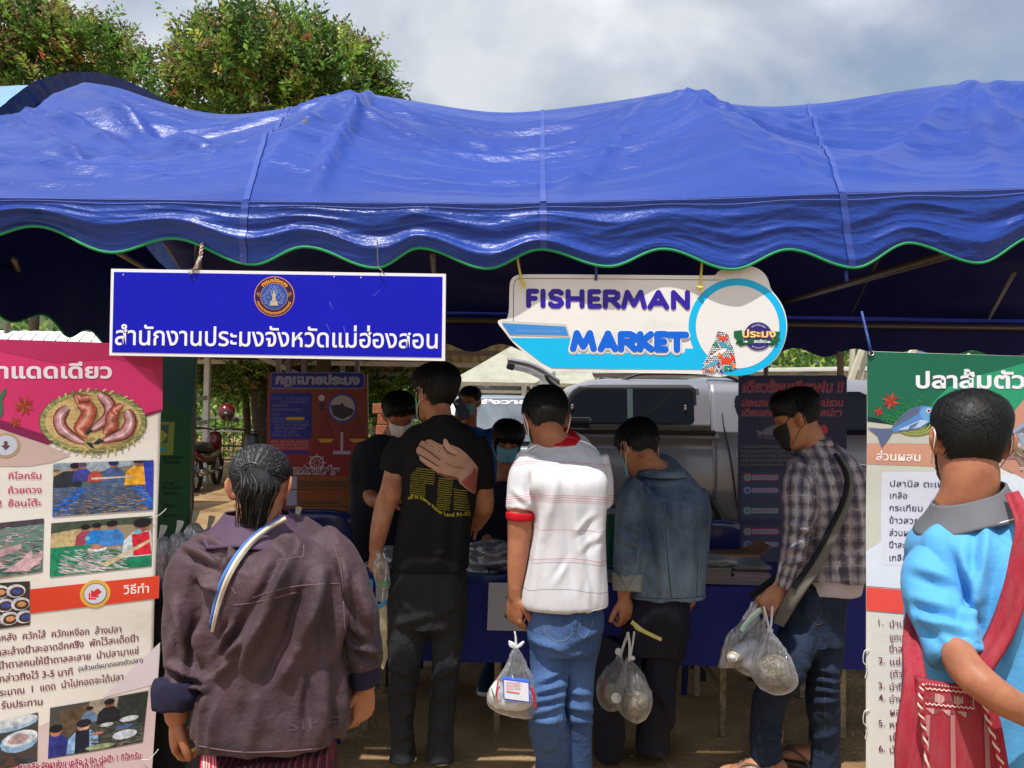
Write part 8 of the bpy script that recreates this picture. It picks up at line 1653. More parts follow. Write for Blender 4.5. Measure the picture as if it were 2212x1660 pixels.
 # people behind the table
D=4.3
H1=person(830,D,'stall keeper in a dark shirt and white mask leaning down behind the table','people behind the stall table')
hd=Head(at(862,898,D-.06),yaw=205,pitch=34,roll=8,sc=.95);hd.R=hd.R;b=Geo();f=Geo();hd.build(b,at(846,952,D+.02),.058)
trunk_(b,[(790,850,1250,D,.09),(785,860,1050,D,.1),(800,860,980,D,.09)],k=.9)
limb(b,[(796,1010,D-.04,19),(798,1060,D-.08,18),(812,1082,D-.16,17),(850,1080,D-.26,13)]);hand(b,f,at(848,1080,D-.26),(.9,-.4,-.1),(0,0,1),sc=1)
limb(b,[(880,1000,D,18),(890,1060,D-.1,17),(880,1090,D-.2,13)]);finish_body(b,f,M_skin2,H1,.008)
hd.hair(H1,T=(.028,.016,.016),n=1200,seed=11);hd.mask(H1,cloth('white_mask',srgb(225,225,228)),M_loopw)
g=Geo();trunk_(g,[(748,890,1330,D,.13),(752,886,1200,D,.13),(758,890,1090,D,.13),(760,895,1010,D,.13),(776,892,965,D,.12),(812,880,940,D,.09)],p=2.5);limb(g,[(800,970,D,28),(783,1000,D-.03,27),(782,1038,D-.06,26)],rid=1);limb(g,[(872,970,D,26),(890,1000,D,24),(892,1035,D-.05,22)],rid=2)
garment('shirt',g,.010,cloth('navy_shirt',(.012,.013,.024)),H1,wr=[('r',(9,9,2),.005,1)],smooth=3,uv=False)
trousers(H1,M_nvt,[(765,880,1300,D,.12),(765,880,1380,D,.12)],[[(795,1380,D,32),(795,1470,D,26),(797,1480,D,24)],[(850,1380,D,32),(850,1470,D,26),(850,1480,D,24)]],[],[],voxel=.012)
D=4.35
H2=person(1098,D,'woman with short black hair and light blue mask looking down behind the table','people behind the stall table')
hd=Head(at(1096,954,D-.05),yaw=183,pitch=26,roll=-3,sc=.86);b=Geo();f=Geo();hd.build(b,at(1094,1030,D+.02),.050)
trunk_(b,[(1050,1140,1250,D,.08),(1050,1145,1100,D,.09)],k=.8);limb(b,[(1060,1100,D,16),(1056,1180,D-.1,14),(1080,1215,D-.2,11)]);limb(b,[(1140,1100,D,16),(1148,1180,D-.1,14),(1120,1215,D-.2,11)])
g=Geo();[g.ball(hd.p(e*.031,.084,.012),(.012,.006,.003))for e in(-1,1)];g.link('eyelid',mat('eye_shadow_line',(.02,.012,.01),.7),H2,True);g=Geo();[g.tube([hd.p(e*.018,.099,.034),hd.p(e*.034,.097,.039),hd.p(e*.048,.088,.036)],.0024,n=6)for e in(-1,1)];g.link('eyebrow',M_hair,H2,True)
finish_body(b,f,M_skin2,H2,.007);hd.hair(H2,T=(.030,.030,.026),back=-.115,front=.045,side=-.07,bf=0,n=2000,ln=.06,seed=12,messy=.004)
hd.mask(H2,M_maskb,M_loopw,puff=.012)
g=Geo();trunk_(g,[(1040,1160,1350,D,.12),(1042,1158,1200,D,.12),(1044,1156,1120,D,.12),(1050,1150,1070,D,.11),(1072,1120,1040,D,.08)],p=2.5);limb(g,[(1064,1080,D,24),(1052,1120,D-.02,23),(1052,1160,D-.06,21)],rid=1);limb(g,[(1136,1080,D,24),(1148,1120,D-.02,23),(1150,1160,D-.06,21)],rid=2);garment('shirt',g,.010,MATS['navy_shirt'],H2,wr=[('r',(9,9,2),.005,1)],smooth=3,uv=False)
trousers(H2,M_nvt,[(1050,1150,1300,D,.12),(1050,1150,1380,D,.12)],[[(1075,1380,D,28),(1072,1430,D,22),(1070,1462,D,22)],[(1125,1380,D,28),(1125,1430,D,22),(1125,1462,D,22)]],[],[],voxel=.012)
shoe(H2,Vector((at(1056,1400,D).x,D,0)),Vector((at(1050,1400,D).x,D-.24,0)),.045,.06,cloth('teal_canvas',srgb(28,58,84)),M_rubw);shoe(H2,Vector((at(1125,1400,D).x,D,0)),Vector((at(1128,1400,D).x,D-.24,0)),.045,.06,MATS['teal_canvas'],M_rubw)
D=5.7
H3=person(1020,D,'man in a blue shirt and light mask talking on a phone by the car','people behind the stall table')
hd=Head(at(1014,868,D),yaw=160,pitch=10,roll=-6,sc=.90);b=Geo();f=Geo();hd.build(b,at(1012,925,D+.03),.056)
trunk_(b,[(990,1060,1250,D,.09),(985,1065,1050,D,.1),(990,1050,960,D,.09)],k=.9)
limb(b,[(985,960,D-.02,15),(975,1000,D-.10,14),(978,940,D-.16,12),(990,905,D-.12,9)]);hand(b,f,at(989,908,D-.13),at(996,880,D-.10)-at(989,908,D-.13),(-.4,-.9,0),sc=1.0,curl=(40,45,45,45),thumb=1)
limb(b,[(1060,940,D,14),(1090,930,D-.02,13),(1118,925,D-.02,9)]);hand(b,f,at(1118,925,D-.02),(1,0,0),(0,0,1));finish_body(b,f,M_skin2,H3,.008)
hd.hair(H3,T=(.016,.008,.008),n=1200,seed=13,ln=.02,back=-.05);hd.mask(H3,M_maskb,M_loopw)
g=Geo();[g.ball(hd.p(e*.031,.084,.012),(.011,.006,.003))for e in(-1,1)];g.link('eyelid',MATS['eye_shadow_line'],H3,True)
g=Geo();trunk_(g,[(975,1075,1150,D,.13),(976,1074,1050,D,.13),(976,1072,980,D,.12),(986,1060,940,D,.11),(1000,1030,920,D,.07)],p=2.5);limb(g,[(1045,945,D,18),(1070,940,D-.01,17),(1098,930,D-.02,14)],rid=1);limb(g,[(995,950,D,18),(983,975,D-.03,17),(977,1000,D-.08,16)],rid=2);garment('shirt',g,.010,cloth('blue_work_shirt',srgb(30,78,150)),H3,wr=[('r',(9,9,3),.006,1)],smooth=3,uv=False)
trousers(H3,M_nvt,[(982,1066,1140,D,.12),(982,1066,1200,D,.12)],[[(1005,1200,D,22),(1005,1290,D,18),(1005,1325,D,16)],[(1046,1200,D,22),(1046,1290,D,18),(1046,1325,D,16)]],[],[],voxel=.012)
phn=thing('phone',at(988,882,D-.18),'dark mobile phone held to the ear of the man in the blue shirt','phone');g=Geo();g.box(at(996,884,D-.155),(.075,.010,.155),Matrix.Rotation(-.45,3,'Y'),bev=.004);g.link('case',mat('phone_case',srgb(58,66,96),.4),phn);g=Geo();g.ball(at(988,873,D-.163),(.008,.003,.008));g.link('camera',M_chr,phn,True)
g=Geo();g.box(at(1126,926,D-.02),(.05,.06,.07),bev=.01);g.link('watch',M_blk,H3)
# tables and goods
M_tc=cloth('royal_blue_cloth',(.022,.030,.24),weave=.3,var=.06,rough=.75)
TF,TB=3.62,4.22
zt=at(1300,1264,TF).z
tb=thing('stall_table',(at(1400,1300,TF).x,TF+.3,0),'long stall table covered by a plain royal blue cloth','table')
xa,xb=at(760,1300,TF).x,at(1869,1300,TF).x
g=Geo();g.box(((xa+xb)/2,(TF+TB)/2,zt-.02),(xb-xa-.02,TB-TF-.02,.03));g.link('tabletop',M_wood,tb)
zb_=at(1100,1424,TF).z
def clf(U,V):
 x=xa+(xb-xa)*U;z=zt+(zb_-.012-zt)*V+(-.012*(U-.3))*V;y=TF-.004-.012*V+.010*V*fbm(np.stack([x*5,V*.8,x*0],1),2);return np.stack([x,y,z],1)
g=grid(clf,np.linspace(0,1,240),np.linspace(0,1,24));g.link('tablecloth',M_tc,tb,True)
def clt(U,V):x=xa+(xb-xa)*U;return np.stack([x,TF-.004+(TB-TF)*V,zt+.0015*vn(np.stack([x*7,V*3,x*0],1))*V],1)
g=grid(clt,np.linspace(0,1,120),np.linspace(0,1,14));g.link('tablecloth',M_tc,tb,True)
M_leg=mat('worn_steel_leg',srgb(150,136,112),.5,metal=.4,var=.3,vscale=25,col2=srgb(110,90,64),c2=.6,c2w=.1)
for px,d in((1074,TF+.05),(1818,TF+.05),(1560,TF+.05),(790,TF+.05)):
 q=at(px,1500,d);g=Geo();g.box((q.x,d,zt/2-.01),(.030,.030,zt-.03),bev=.003);g.link('leg',M_leg,tb)
 g=Geo();g.box((q.x,TB-.05,zt/2-.01),(.030,.030,zt-.03),bev=.003);g.link('leg',M_leg,tb)
 g=Geo();g.box((q.x,(d+TB-.05)/2,.22),(.02,TB-TF-.12,.02));g.link('stretcher',M_leg,tb)
ps=thing('paper_notice',at(1110,1310,TF-.02),'white paper sheet pinned to the blue tablecloth beside the polo shirt man','paper');plS=Plane(at(1110,1310,TF-.035),(0,-1,0));plS.poly([(1056,1259),(1162,1260),(1160,1364),(1052,1362)],0,'sheet',mat('white_paper',srgb(196,198,210),.8),ps,thick=.0008);plS.text('ปลา',1094,1300,22,.001,ink(30,30,60),ps,bold=.02);plS.text('อบแห้ง',1090,1336,18,.001,ink(30,30,60),ps,bold=.02)
ps=thing('paper_notice',at(800,1300,TF-.03),'small white paper on the blue tablecloth behind the blue fan bag','paper');Plane(at(800,1300,TF-.03),(0,-1,0)).poly([(812,1262),(850,1262),(850,1300),(812,1300)],0,'sheet',MATS['white_paper'],ps,thick=.0008)
def bagmat(name,tint=(.95,.96,.98),a=.14,rough=.12,bs=34,bump=1.0):
 m=bpy.data.materials.new(name);m.use_nodes=True;t=m.node_tree;t.nodes.clear();o=t.nodes.new('ShaderNodeOutputMaterial');tr=t.nodes.new('ShaderNodeBsdfTransparent');tr.inputs[0].default_value=(.97,.97,.98,1)
 gl=t.nodes.new('ShaderNodeBsdfGlossy');gl.inputs['Roughness'].default_value=rough;df=t.nodes.new('ShaderNodeBsdfDiffuse');df.inputs[0].default_value=(*tint,1);tl=t.nodes.new('ShaderNodeBsdfTranslucent');tl.inputs[0].default_value=(*tint,1)
 fr=t.nodes.new('ShaderNodeLayerWeight');fr.inputs[0].default_value=.45;n=t.nodes.new('ShaderNodeTexNoise');n.inputs['Scale'].default_value=bs;n.inputs['Detail'].default_value=5;n.inputs['Distortion'].default_value=.8;tcx=t.nodes.new('ShaderNodeTexCoord');mpx=t.nodes.new('ShaderNodeMapping');mpx.inputs['Scale'].default_value=(1.6,1.6,.6);t.links.new(tcx.outputs['Object'],mpx.inputs[0]);t.links.new(mpx.outputs[0],n.inputs['Vector'])
 bn=t.nodes.new('ShaderNodeBump');bn.inputs['Strength'].default_value=bump;bn.inputs['Distance'].default_value=.012;t.links.new(n.outputs['Fac'],bn.inputs['Height'])
 for s_ in(gl,df,tl,fr):t.links.new(bn.outputs[0],s_.inputs['Normal'])
 ad=t.nodes.new('ShaderNodeMixShader');ad.inputs[0].default_value=.5;t.links.new(df.outputs[0],ad.inputs[1]);t.links.new(tl.outputs[0],ad.inputs[2]);m1=t.nodes.new('ShaderNodeMixShader');m1.inputs[0].default_value=.5;t.links.new(ad.outputs[0],m1.inputs[1]);t.links.new(gl.outputs[0],m1.inputs[2])
 mr=t.nodes.new('ShaderNodeMapRange');mr.inputs['To Min'].default_value=a;mr.inputs['To Max'].default_value=min(1,a+.6);t.links.new(fr.outputs['Facing'],mr.inputs['Value'])
 fin=t.nodes.new('ShaderNodeMixShader');t.links.new(mr.outputs[0],fin.inputs[0]);t.links.new(tr.outputs[0],fin.inputs[1]);t.links.new(m1.outputs[0],fin.inputs[2]);t.links.new(fin.outputs[0],o.inputs[0]);MATS[name]=m;return m
M_bag=bagmat('clear_plastic_bag');M_bag2=bagmat('cloudy_plastic_bag',(.86,.88,.95),.58,.22);M_tie=mat('milky_plastic',srgb(215,218,222),.4,var=.05)
def plastic_bag(par,rows,d,depth,m=None,seed=0,crump=.006,name='film',n=72):
 """rows: (left px, right px, py) from knot to bottom"""
 m=m or M_bag;secs=[(at((a+c)/2,y,d),Vector(((c-a)/2/F*d,0,0)),Vector((0,depth*min(1,(c-a)/max(1,max(q[1]-q[0]for q in rows)))**.7+.004,0)))for a,c,y in rows]
 g=Geo();g.stack(secs,n=n,p=2.1,sub=8);V=g.v[0];c0=np.array([s[0]for s in[(v[:],)for v in[q[0]for q in secs]]]).mean(0)
 top=secs[0][0].z;hgt=top-secs[-1][0].z;ang=np.arctan2(V[:,1]-d,V[:,0]-c0[0]);zz=(top-V[:,2])/hgt
 rad=np.hypot(V[:,0]-c0[0],V[:,1]-d);pleat=(vn(np.stack([np.cos(ang)*7+seed,np.sin(ang)*7,zz*.8],1)))*crump*1.6*np.clip(1.25-zz,0,1)+ridged(np.stack([np.cos(ang)*3+seed,np.sin(ang)*3,zz*5],1))*crump*.5
 k=1+pleat/np.maximum(rad,.01)*np.clip(rad/.02,0,1);V[:,0]=c0[0]+(V[:,0]-c0[0])*k;V[:,1]=d+(V[:,1]-d)*k;g.v[0]=V
 return g.link(name,m,par,True)
def lump(par,c,r,m,name,seed,amp=.25,rot=None,fq=9):
 g=Geo();g.ball((0,0,0),r,n=32,m=22);V=g.v[0];V=V*(1+amp*fbm(V*fq/max(r if not np.isscalar(r)else(r,))*.12+seed,3)[:,None]);
 if rot is not None:V=V@np.array(rot).T
 g.v[0]=V+np.array(list(c));return g.link(name,m,par,True)
M_white_pkt=mat('white_packet',srgb(226,224,222),.4,var=.06,vscale=20,bump=.4,bscale=30,bdist=.01)
d=2.80
k1=thing('shopping_bag',at(1110,1440,d),'clear plastic bag with a blue bordered packet held by the polo shirt man','plastic bag','clear plastic bags carried by shoppers')
g=Geo();g.tube([at(1112,1366,d-.0),at(1114,1378,d),at(1115,1400,d)],[.0035,.004,.005],n=8);g.link('handle',M_tie,k1,True);g=Geo()
for p in([(1115,1400),(1104,1395),(1101,1387)],[(1115,1400),(1124,1394),(1130,1388)],[(1101,1387),(1108,1392),(1115,1400)]):g.tube([at(x,y,d)for x,y in p],[.004,.007,.005],n=8)
g.link('knot',M_tie,k1,True)
plastic_bag(k1,[(1112,1119,1398),(1106,1125,1412),(1094,1136,1440),(1078,1148,1462),(1062,1158,1484),(1053,1165,1502),(1054,1165,1520),(1072,1160,1532),(1110,1156,1543),(1140,1152,1548)],d,.075,seed=2)
pk=Plane(at(1118,1487,d-.080),(.0,-1,.05));pk.poly([(1086,1466),(1143,1474),(1145,1519),(1088,1512)],0,'packet',ink(50,100,210,.3),k1,thick=.03);pk.poly([(1088.5,1469),(1141,1476),(1142.5,1516),(1090,1509)],.0015,'packet_label',ink(226,226,234,.35),k1)
for k,y in enumerate((1478,1484,1490)):pk.text(['ปลาร้าบองสมุนไพร','แปรรูปจากปลาสด','สะอาด อร่อย'][k],1094,y,7,.003,ink(214,90,96),k1,width=30)
pk.poly([(1094,1492),(1122,1496),(1122,1499),(1094,1495)],.003,'packet_label',ink(220,120,120),k1)
lump(k1,at(1112,1508,d),(.088,.055,.042),M_white_pkt,'packet',3,.12);lump(k1,at(1075,1500,d-.02),(.03,.035,.05),M_white_pkt,'packet',5,.15)
g=Geo();g.tube([at(1076,1472,d-.05),at(1072,1500,d-.06),at(1074,1518,d-.055)],(.003),n=6);g.tube([at(1148,1486,d-.05),at(1152,1500,d-.055),at(1158,1530,d-.05)],.004,n=6);g.link('packet_edge',mat('red_plastic',srgb(215,40,50),.35),k1,True);g=Geo();g.tube([at(1062,1488,d-.05),at(1066,1500,d-.058),at(1070,1516,d-.055)],.002,n=6);g.link('packet_edge',mat('green_plastic',srgb(40,140,80),.35),k1,True)
d=3.22
k2=thing('shopping_bag',at(1318,1470,d),'left one of two tied clear bags held by the denim jacket man','plastic bag','clear plastic bags carried by shoppers')
plastic_bag(k2,[(1334,1340,1412),(1330,1344,1425),(1312,1350,1445),(1296,1352,1470),(1290,1350,1500),(1296,1346,1520),(1306,1336,1529),(1314,1320,1534)],d+.02,.065,seed=4,m=M_bag)
g=Geo();g.tube([at(1357,1368,d-.02),at(1348,1392,d),at(1340,1418,d+.01)],.0055,n=8);g.ball(at(1336,1408,d),(.014,.008,.016));g.link('handle',M_tie,k2,True)
g=Geo();g.tube([at(1331,1508,d-.052),at(1331,1508,d-.062)],[.020,.020],n=24,sub=1,ends=False);g.link('bottle_cap',M_rubw,k2);lump(k2,at(1322,1500,d+.02),(.03,.03,.045),mat('greenish_food',srgb(120,126,110),.5,var=.3),'contents',4,.2)
g=Geo();g.tube([at(1310,1462,d-.04),at(1304,1480,d-.055),at(1306,1508,d-.05)],.003,n=6);g.link('packet_edge',mat('dull_red_plastic',srgb(150,60,70),.4),k2,True)
k3=thing('shopping_bag',at(1370,1500,d),'right larger one of two tied clear bags held by the denim jacket man','plastic bag','clear plastic bags carried by shoppers')
plastic_bag(k3,[(1356,1364,1424),(1352,1370,1434),(1344,1386,1455),(1336,1398,1478),(1332,1407,1502),(1332,1406,1520),(1342,1398,1540),(1358,1386,1552),(1370,1376,1560)],d-.03,.085,seed=6)
g=Geo();g.tube([at(1356,1368,d-.05),at(1360,1395,d-.05),at(1359,1428,d-.04)],.0055,n=8);g.tube([at(1370,1366,d-.04),at(1366,1395,d-.04),at(1360,1426,d-.04)],.004,n=8);g.ball(at(1365,1422,d-.04),(.014,.008,.010));g.link('handle',M_tie,k3,True)
M_food=mat('brown_dried_food',srgb(150,140,118),.6,col2=srgb(96,80,62),vscale=60,var=.35,c2w=.06,bump=.8,bscale=120,bdist=.01)
lump(k3,at(1370,1515,d-.03),(.054,.05,.050),M_food,'contents',7,.16)
d=3.14
k4=thing('shopping_bag',at(1590,1420,d),'flat zip bag with a green and white seal held by the plaid shirt man','plastic bag','clear plastic bags carried by shoppers')
plastic_bag(k4,[(1628,1644,1300),(1600,1640,1345),(1572,1640,1372),(1562,1636,1400),(1556,1630,1425),(1552,1600,1438),(1553,1562,1442)],d+.10,.03,seed=8,m=M_bag2)
zp=Plane(at(1625,1330,d-.02),(0,-1,0));zp.poly([(1598,1362),(1604,1350),(1618,1332),(1636,1316),(1645,1312),(1646,1322),(1630,1335),(1614,1352),(1606,1366)],0,'zip_seal',mat('mint_plastic',srgb(150,220,190),.4),k4,thick=.002);zp.poly([(1598,1360),(1604,1349),(1618,1330),(1636,1314),(1642,1313),(1642,1318),(1622,1334),(1606,1352),(1602,1363)],.002,'zip_seal',mat('white_plastic',srgb(235,235,240),.4),k4)
k5=thing('shopping_bag',at(1608,1430,d),'clear bag with a white capped bottle, middle of the three held by the plaid man','plastic bag','clear plastic bags carried by shoppers')
plastic_bag(k5,[(1642,1650,1340),(1626,1650,1360),(1604,1650,1390),(1590,1646,1415),(1584,1640,1438),(1598,1634,1450),(1614,1630,1458)],d+.02,.055,seed=11)
g=Geo();g.tube([at(1582,1419,d-.04),at(1600,1408,d),at(1625,1395,d+.02)],[.019,.030,.030],n=24);g.link('bottle',mat('clear_bottle',srgb(205,208,215),.15,spec=.6,var=.1,bump=.5,bscale=60),k5,True);g=Geo();q=at(1582,1420,d-.05);g.tube([q,q+Vector((.006,.014,.003))],[.021,.021],n=24,sub=1,ends=False);g.link('bottle_cap',mat('cream_plastic',srgb(238,230,196),.45),k5)
lump(k5,at(1622,1428,d),(.040,.03,.040),mat('pink_white_label',srgb(200,196,210),.4,col2=srgb(190,40,80),vscale=12,c2=.64,c2w=.03),'packet',4,.15)
g=Geo();g.tube([at(1650,1312,d-.03),at(1652,1335,d),at(1647,1345,d+.02)],.005,n=8);g.link('handle',M_tie,k5,True)
k6=thing('shopping_bag',at(1673,1440,d-.06),'round tied clear bag of brown food, nearest of the three held by the plaid man','plastic bag','clear plastic bags carried by shoppers')
plastic_bag(k6,[(1660,1666,1360),(1654,1672,1372),(1646,1688,1396),(1634,1706,1425),(1628,1716,1450),(1629,1716,1468),(1640,1704,1484),(1656,1684,1493),(1667,1672,1498)],d-.07,.095,seed=14)
lump(k6,at(1672,1447,d-.07),(.064,.06,.058),M_food,'contents',9,.14)
g=Geo();g.tube([at(1650,1312,d-.06),at(1656,1335,d-.065),at(1662,1362,d-.07)],.0048,n=8);g.tube([at(1668,1312,d-.06),at(1667,1335,d-.065),at(1664,1362,d-.07)],.0048,n=8);g.ball(at(1663,1362,d-.07),(.014,.008,.008));g.link('handle',M_tie,k6,True)
d=3.2
wb=thing('water_bottle',at(822,1235,d-.02),'empty clear plastic bottle with a green base held by the man in black','bottle')
g=Geo();g.tube([at(818,1198,d-.03),at(820,1206,d-.03),at(822,1216,d-.03),at(824,1240,d-.03),at(828,1262,d-.03)],[.012,.016,.030,.032,.030],n=24);g.link('bottle',bagmat('thin_clear_plastic',(.75,.85,.80),.18,.08,60,.3),wb,True);g=Geo();g.ball(at(828,1262,d-.03),(.026,.024,.012));g.link('base',mat('green_plastic',srgb(40,140,80),.35),wb,True)
fb=thing('plastic_fan',at(812,1300,d),'cream hand fan bag with a sky blue plastic frame beside the man in black','fan')
pf=Plane(at(815,1310,d+.04),(.2,-1,0));sb=mat('sky_blue_plastic',srgb(30,150,205),.3)
for p in([(796,1256),(803,1250),(806,1258),(802,1318),(832,1296),(836,1304),(798,1333),(793,1320)],):pf.poly(p,0,'frame',sb,fb,thick=.006)
pf.poly([(800,1330),(836,1304),(838,1420),(828,1448),(818,1440),(812,1390)],-.003,'panel',mat('cream_cloth_panel',srgb(196,184,150),.8,var=.2,vscale=20),fb,thick=.004);g=Geo();g.tube([at(828,1195,d-.02),at(834,1215,d-.03),at(833,1250,d-.03),at(828,1275,d-.02),at(826,1300,d)],.0028,n=6);g.link('cord',M_tie,fb,True)
M_tray=mat('blue_plastic_tray',(.012,.045,.22),.35,var=.05)
M_pack=mat('brown_snack_pack',srgb(110,84,78),.5,col2=srgb(70,44,44),vscale=40,var=.35,c2w=.08,bump=.8,bscale=60,bdist=.01)
def tray(px0,px1,label,d0=TF-.02):
 x0,x1=at(px0,1250,d0).x,at(px1,1250,d0).x;c=Vector(((x0+x1)/2,d0+.24,zt));t=thing('tray',c,label,'tray','round blue trays on the table');rx=(x1-x0)/2;ry=.26;g=Geo();rings=[]
 for f_,z in((.0,.004),(.85,.004),(.92,.010),(1.0,.048),(1.03,.050),(1.03,.040),(.95,.012),(.93,0)):th=np.linspace(0,2*np.pi,60,endpoint=False);rings.append(np.stack([c.x+np.cos(th)*rx*max(f_,.001),c.y+np.sin(th)*ry*max(f_,.001),np.full(60,zt+z)],1))
 g._rings(rings,[np.zeros((60,3))]*len(rings),False);g.link('tray',M_tray,t,True);return c,rx,ry
def packs(c,rx,ry,rows,label,seed):
 rg=np.random.default_rng(seed);i=0
 for lv in range(rows):
  for k in range(9 if lv<2 else 5):
   a=rg.uniform(0,2*math.pi);r=rg.uniform(.1,.72)*(1-lv*.16);p=Vector((c.x+math.cos(a)*rx*r,c.y+math.sin(a)*ry*r,zt+.04+lv*.040));t=thing('snack_pack',p,label,'packet','packs heaped on a blue tray, batch %d'%seed);Rm=(Matrix.Rotation(rg.uniform(0,6.28),3,'Z')@Matrix.Rotation(rg.uniform(-.5,.5),3,'X'))
   lump(t,p,(.062,.045,.022),M_pack,'contents',seed+i*1.7,.22,Rm,14);lump(t,p,(.078,.056,.028),M_bag2,'film',seed+i*2.1,.12,Rm,10)
   if rg.random()<.55:g=Geo();g.box(p+Vector((rg.uniform(-.02,.02),-.035,.016)),(.022,.004,.016),Rm);g.link('label',mat('pack_label',srgb(214,205,200),.5),t)
   i+=1
c,rx,ry=tray(960,1150,'round blue tray of brown snack packs between the man in black and the polo man');packs(c,rx,ry,3,'clear snack pack of brown dried fish heaped on the middle blue tray',3)
c,rx,ry=tray(775,900,'round blue tray of snack packs left of the man in black');packs(c,rx,ry,2,'clear snack pack of dried fish heaped on the left blue tray',9)
for k,(px,py,w_,h_,c_,lb)in enumerate(((1050,1192,.13,.05,(150,34,30),'flat red and yellow packet lying on top of the snack packs'),(1078,1178,.12,.04,(90,90,40),'olive coloured packet on top behind the red packet'),(1024,1196,.09,.05,(190,190,196),'white topped packet at the left of the snack pack heap'))):
 p=at(px,py,TF+.30);t=thing('packet',p,lb,'packet');lump(t,p,(w_/2,.05,h_/2),mat('packet_%d'%k,srgb(*c_),.4,col2=srgb(200,170,60)if k==0 else srgb(60,60,40),vscale=20,c2=.62,c2w=.03),'packet',k*3.3,.15)
def booklets(px0,px1,py_top,n,d,depth,cols,label,grp,seed,tilt=0.0,th=.0042,z0=None):
 rg=np.random.default_rng(seed);x0,x1=at(px0,1250,d).x,at(px1,1250,d).x;z=zt+.002 if z0 is None else z0
 for k in range(n):
  dx,dy,rz=rg.uniform(-.006,.006),rg.uniform(-.006,.006),rg.uniform(-.05,.05)+tilt;c=Vector(((x0+x1)/2+dx,d+depth/2+dy,z+th/2));lb=label if k<n-1 else label.replace('booklet','top booklet')
  t=thing('booklet',c,lb,'booklet',grp if k<n-1 else None);g=Geo();R_=Matrix.Rotation(rz,3,'Z');g.box(c,(x1-x0,depth,th*.8),R_);g.link('pages',mat('page_edge',srgb(170,160,165),.8,var=.1,vscale=80),t);g=Geo();g.box(c+Vector((0,0,th*.43)),(x1-x0+.001,depth+.001,th*.1),R_);g.link('cover',cols[k%len(cols)],t);z+=th
 return z
grn=[mat('green_booklet_cover',srgb(96,120,108),.35,var=.25,vscale=8,col2=srgb(60,90,76)),mat('grey_booklet_cover',srgb(130,140,140),.35)]
pnk=[mat('pink_booklet_cover',srgb(180,120,140),.4,var=.2,vscale=8,col2=srgb(120,60,80)),mat('plum_booklet_cover',srgb(110,56,76),.4)]
z=booklets(1498,1588,0,9,TF+.03,.21,pnk,'pink edged booklet stacked at the table edge right of the denim man','pink booklets, front stack',1);z=booklets(1502,1580,0,9,TF+.03,.21,grn,'green booklet stacked on pink ones right of the denim man','green booklets',2,z0=z)
t=thing('plastic_wrap',Vector((at(1540,1200,TF+.1).x,TF+.12,z+.02)),'crumpled clear plastic wrapping on top of the green booklets','wrapping');lump(t,Vector((at(1536,1200,TF+.12).x,TF+.13,z+.018)),(.085,.07,.028),bagmat('crumpled_wrap',(.9,.9,.92),.45,.12,60,1.0),'film',3,.35,None,22)
z=booklets(1590,1668,0,14,TF+.03,.21,pnk,'plum booklet stacked on the table left of the sling strap','pink booklets, second stack',3,tilt=-.12);booklets(1580,1665,0,4,TF+.10,.21,grn,'grey green booklet stacked on the plum ones by the sling strap','green booklets, second stack',4,z0=z)
booklets(1306,1352,0,5,TF+.03,.2,[MATS['grey_booklet_cover']],'pale booklet stacked between the polo man and the denim man','pale booklets',5)
t=thing('cardboard_box',at(1568,1180,TB+.25),'brown cardboard box behind the booklets beside the blue notice stand','box');M_card=mat('cardboard',srgb(150,112,76),.85,var=.1);c=at(1562,1185,TB+.3);g=Geo();g.box((c.x,c.y,c.z-.14),(.34,.26,.26),bev=.004);g.link('carton',M_card,t)
for s_ in(-1,1):g=Geo();g.box((c.x+s_*.20,c.y,c.z+.005),(.10,.24,.004),Matrix.Rotation(-s_*.7,3,'Y'));g.link('flap',M_card,t)
g=Geo();g.box((c.x,c.y,(c.z-.28)/2),(.5,.4,c.z-.28));t2_=thing('stool',(c.x,c.y,0),'low dark stool holding the cardboard box behind the table','stool');
for sx in(-1,1):
 for sy in(-1,1):g=Geo();g.box((c.x+sx*.14,c.y+sy*.1,(c.z-.29)/2),(.035,.035,c.z-.29));g.link('leg',M_blk,t2_)
g=Geo();g.box((c.x,c.y,c.z-.282),(.36,.28,.02));g.link('seat',M_blk,t2_)
M_ch=mat('navy_plastic_chair',(.008,.018,.11),.28,spec=.5,coat=.2)
def chair(px,py_top,d,label,face=1,w_=.42):
 c=at(px,py_top,d);t=thing('plastic_chair',(c.x,d,0),label,'chair','blue plastic chairs behind the table');ztop=c.z
 def bf(U,V):x=c.x+(U-.5)*w_*(1-.12*(1-V));z=ztop-V*(ztop-.44)-.03*(2*U-1)**4*(1-V);y=d+face*(.05*(2*U-1)**2-.10*(1-V));return np.stack([x,y*np.ones_like(x),z],1)
 g=grid(bf,np.linspace(0,1,24),np.linspace(0,1,14));o=g.link('backrest',M_ch,t,True);md=o.modifiers.new('s','SOLIDIFY');md.thickness=.014
 q=bf(np.linspace(0,1,24),np.zeros(24));g=Geo();g.tube(q,.009,n=8,sub=1);g.link('rim',M_ch,t,True)
 g=Geo();g.stack([(Vector((c.x,d-face*.20,.42)),Vector((w_/2,0,0)),Vector((0,.21,0))),(Vector((c.x,d-face*.20,.45)),Vector((w_/2+.01,0,0)),Vector((0,.22,0)))],n=28,p=4,sub=2);g.link('seat',M_ch,t,True)
 for sx in(-1,1):
  for sy in(0,1):g=Geo();g.tube([(c.x+sx*w_*.42,d-face*(.02+.34*sy),.43),(c.x+sx*w_*.5,d-face*(-.02+.42*sy),0)],[(.022,.02),(.016,.016)],n=10,sub=1);g.link('leg',M_ch,t,True)
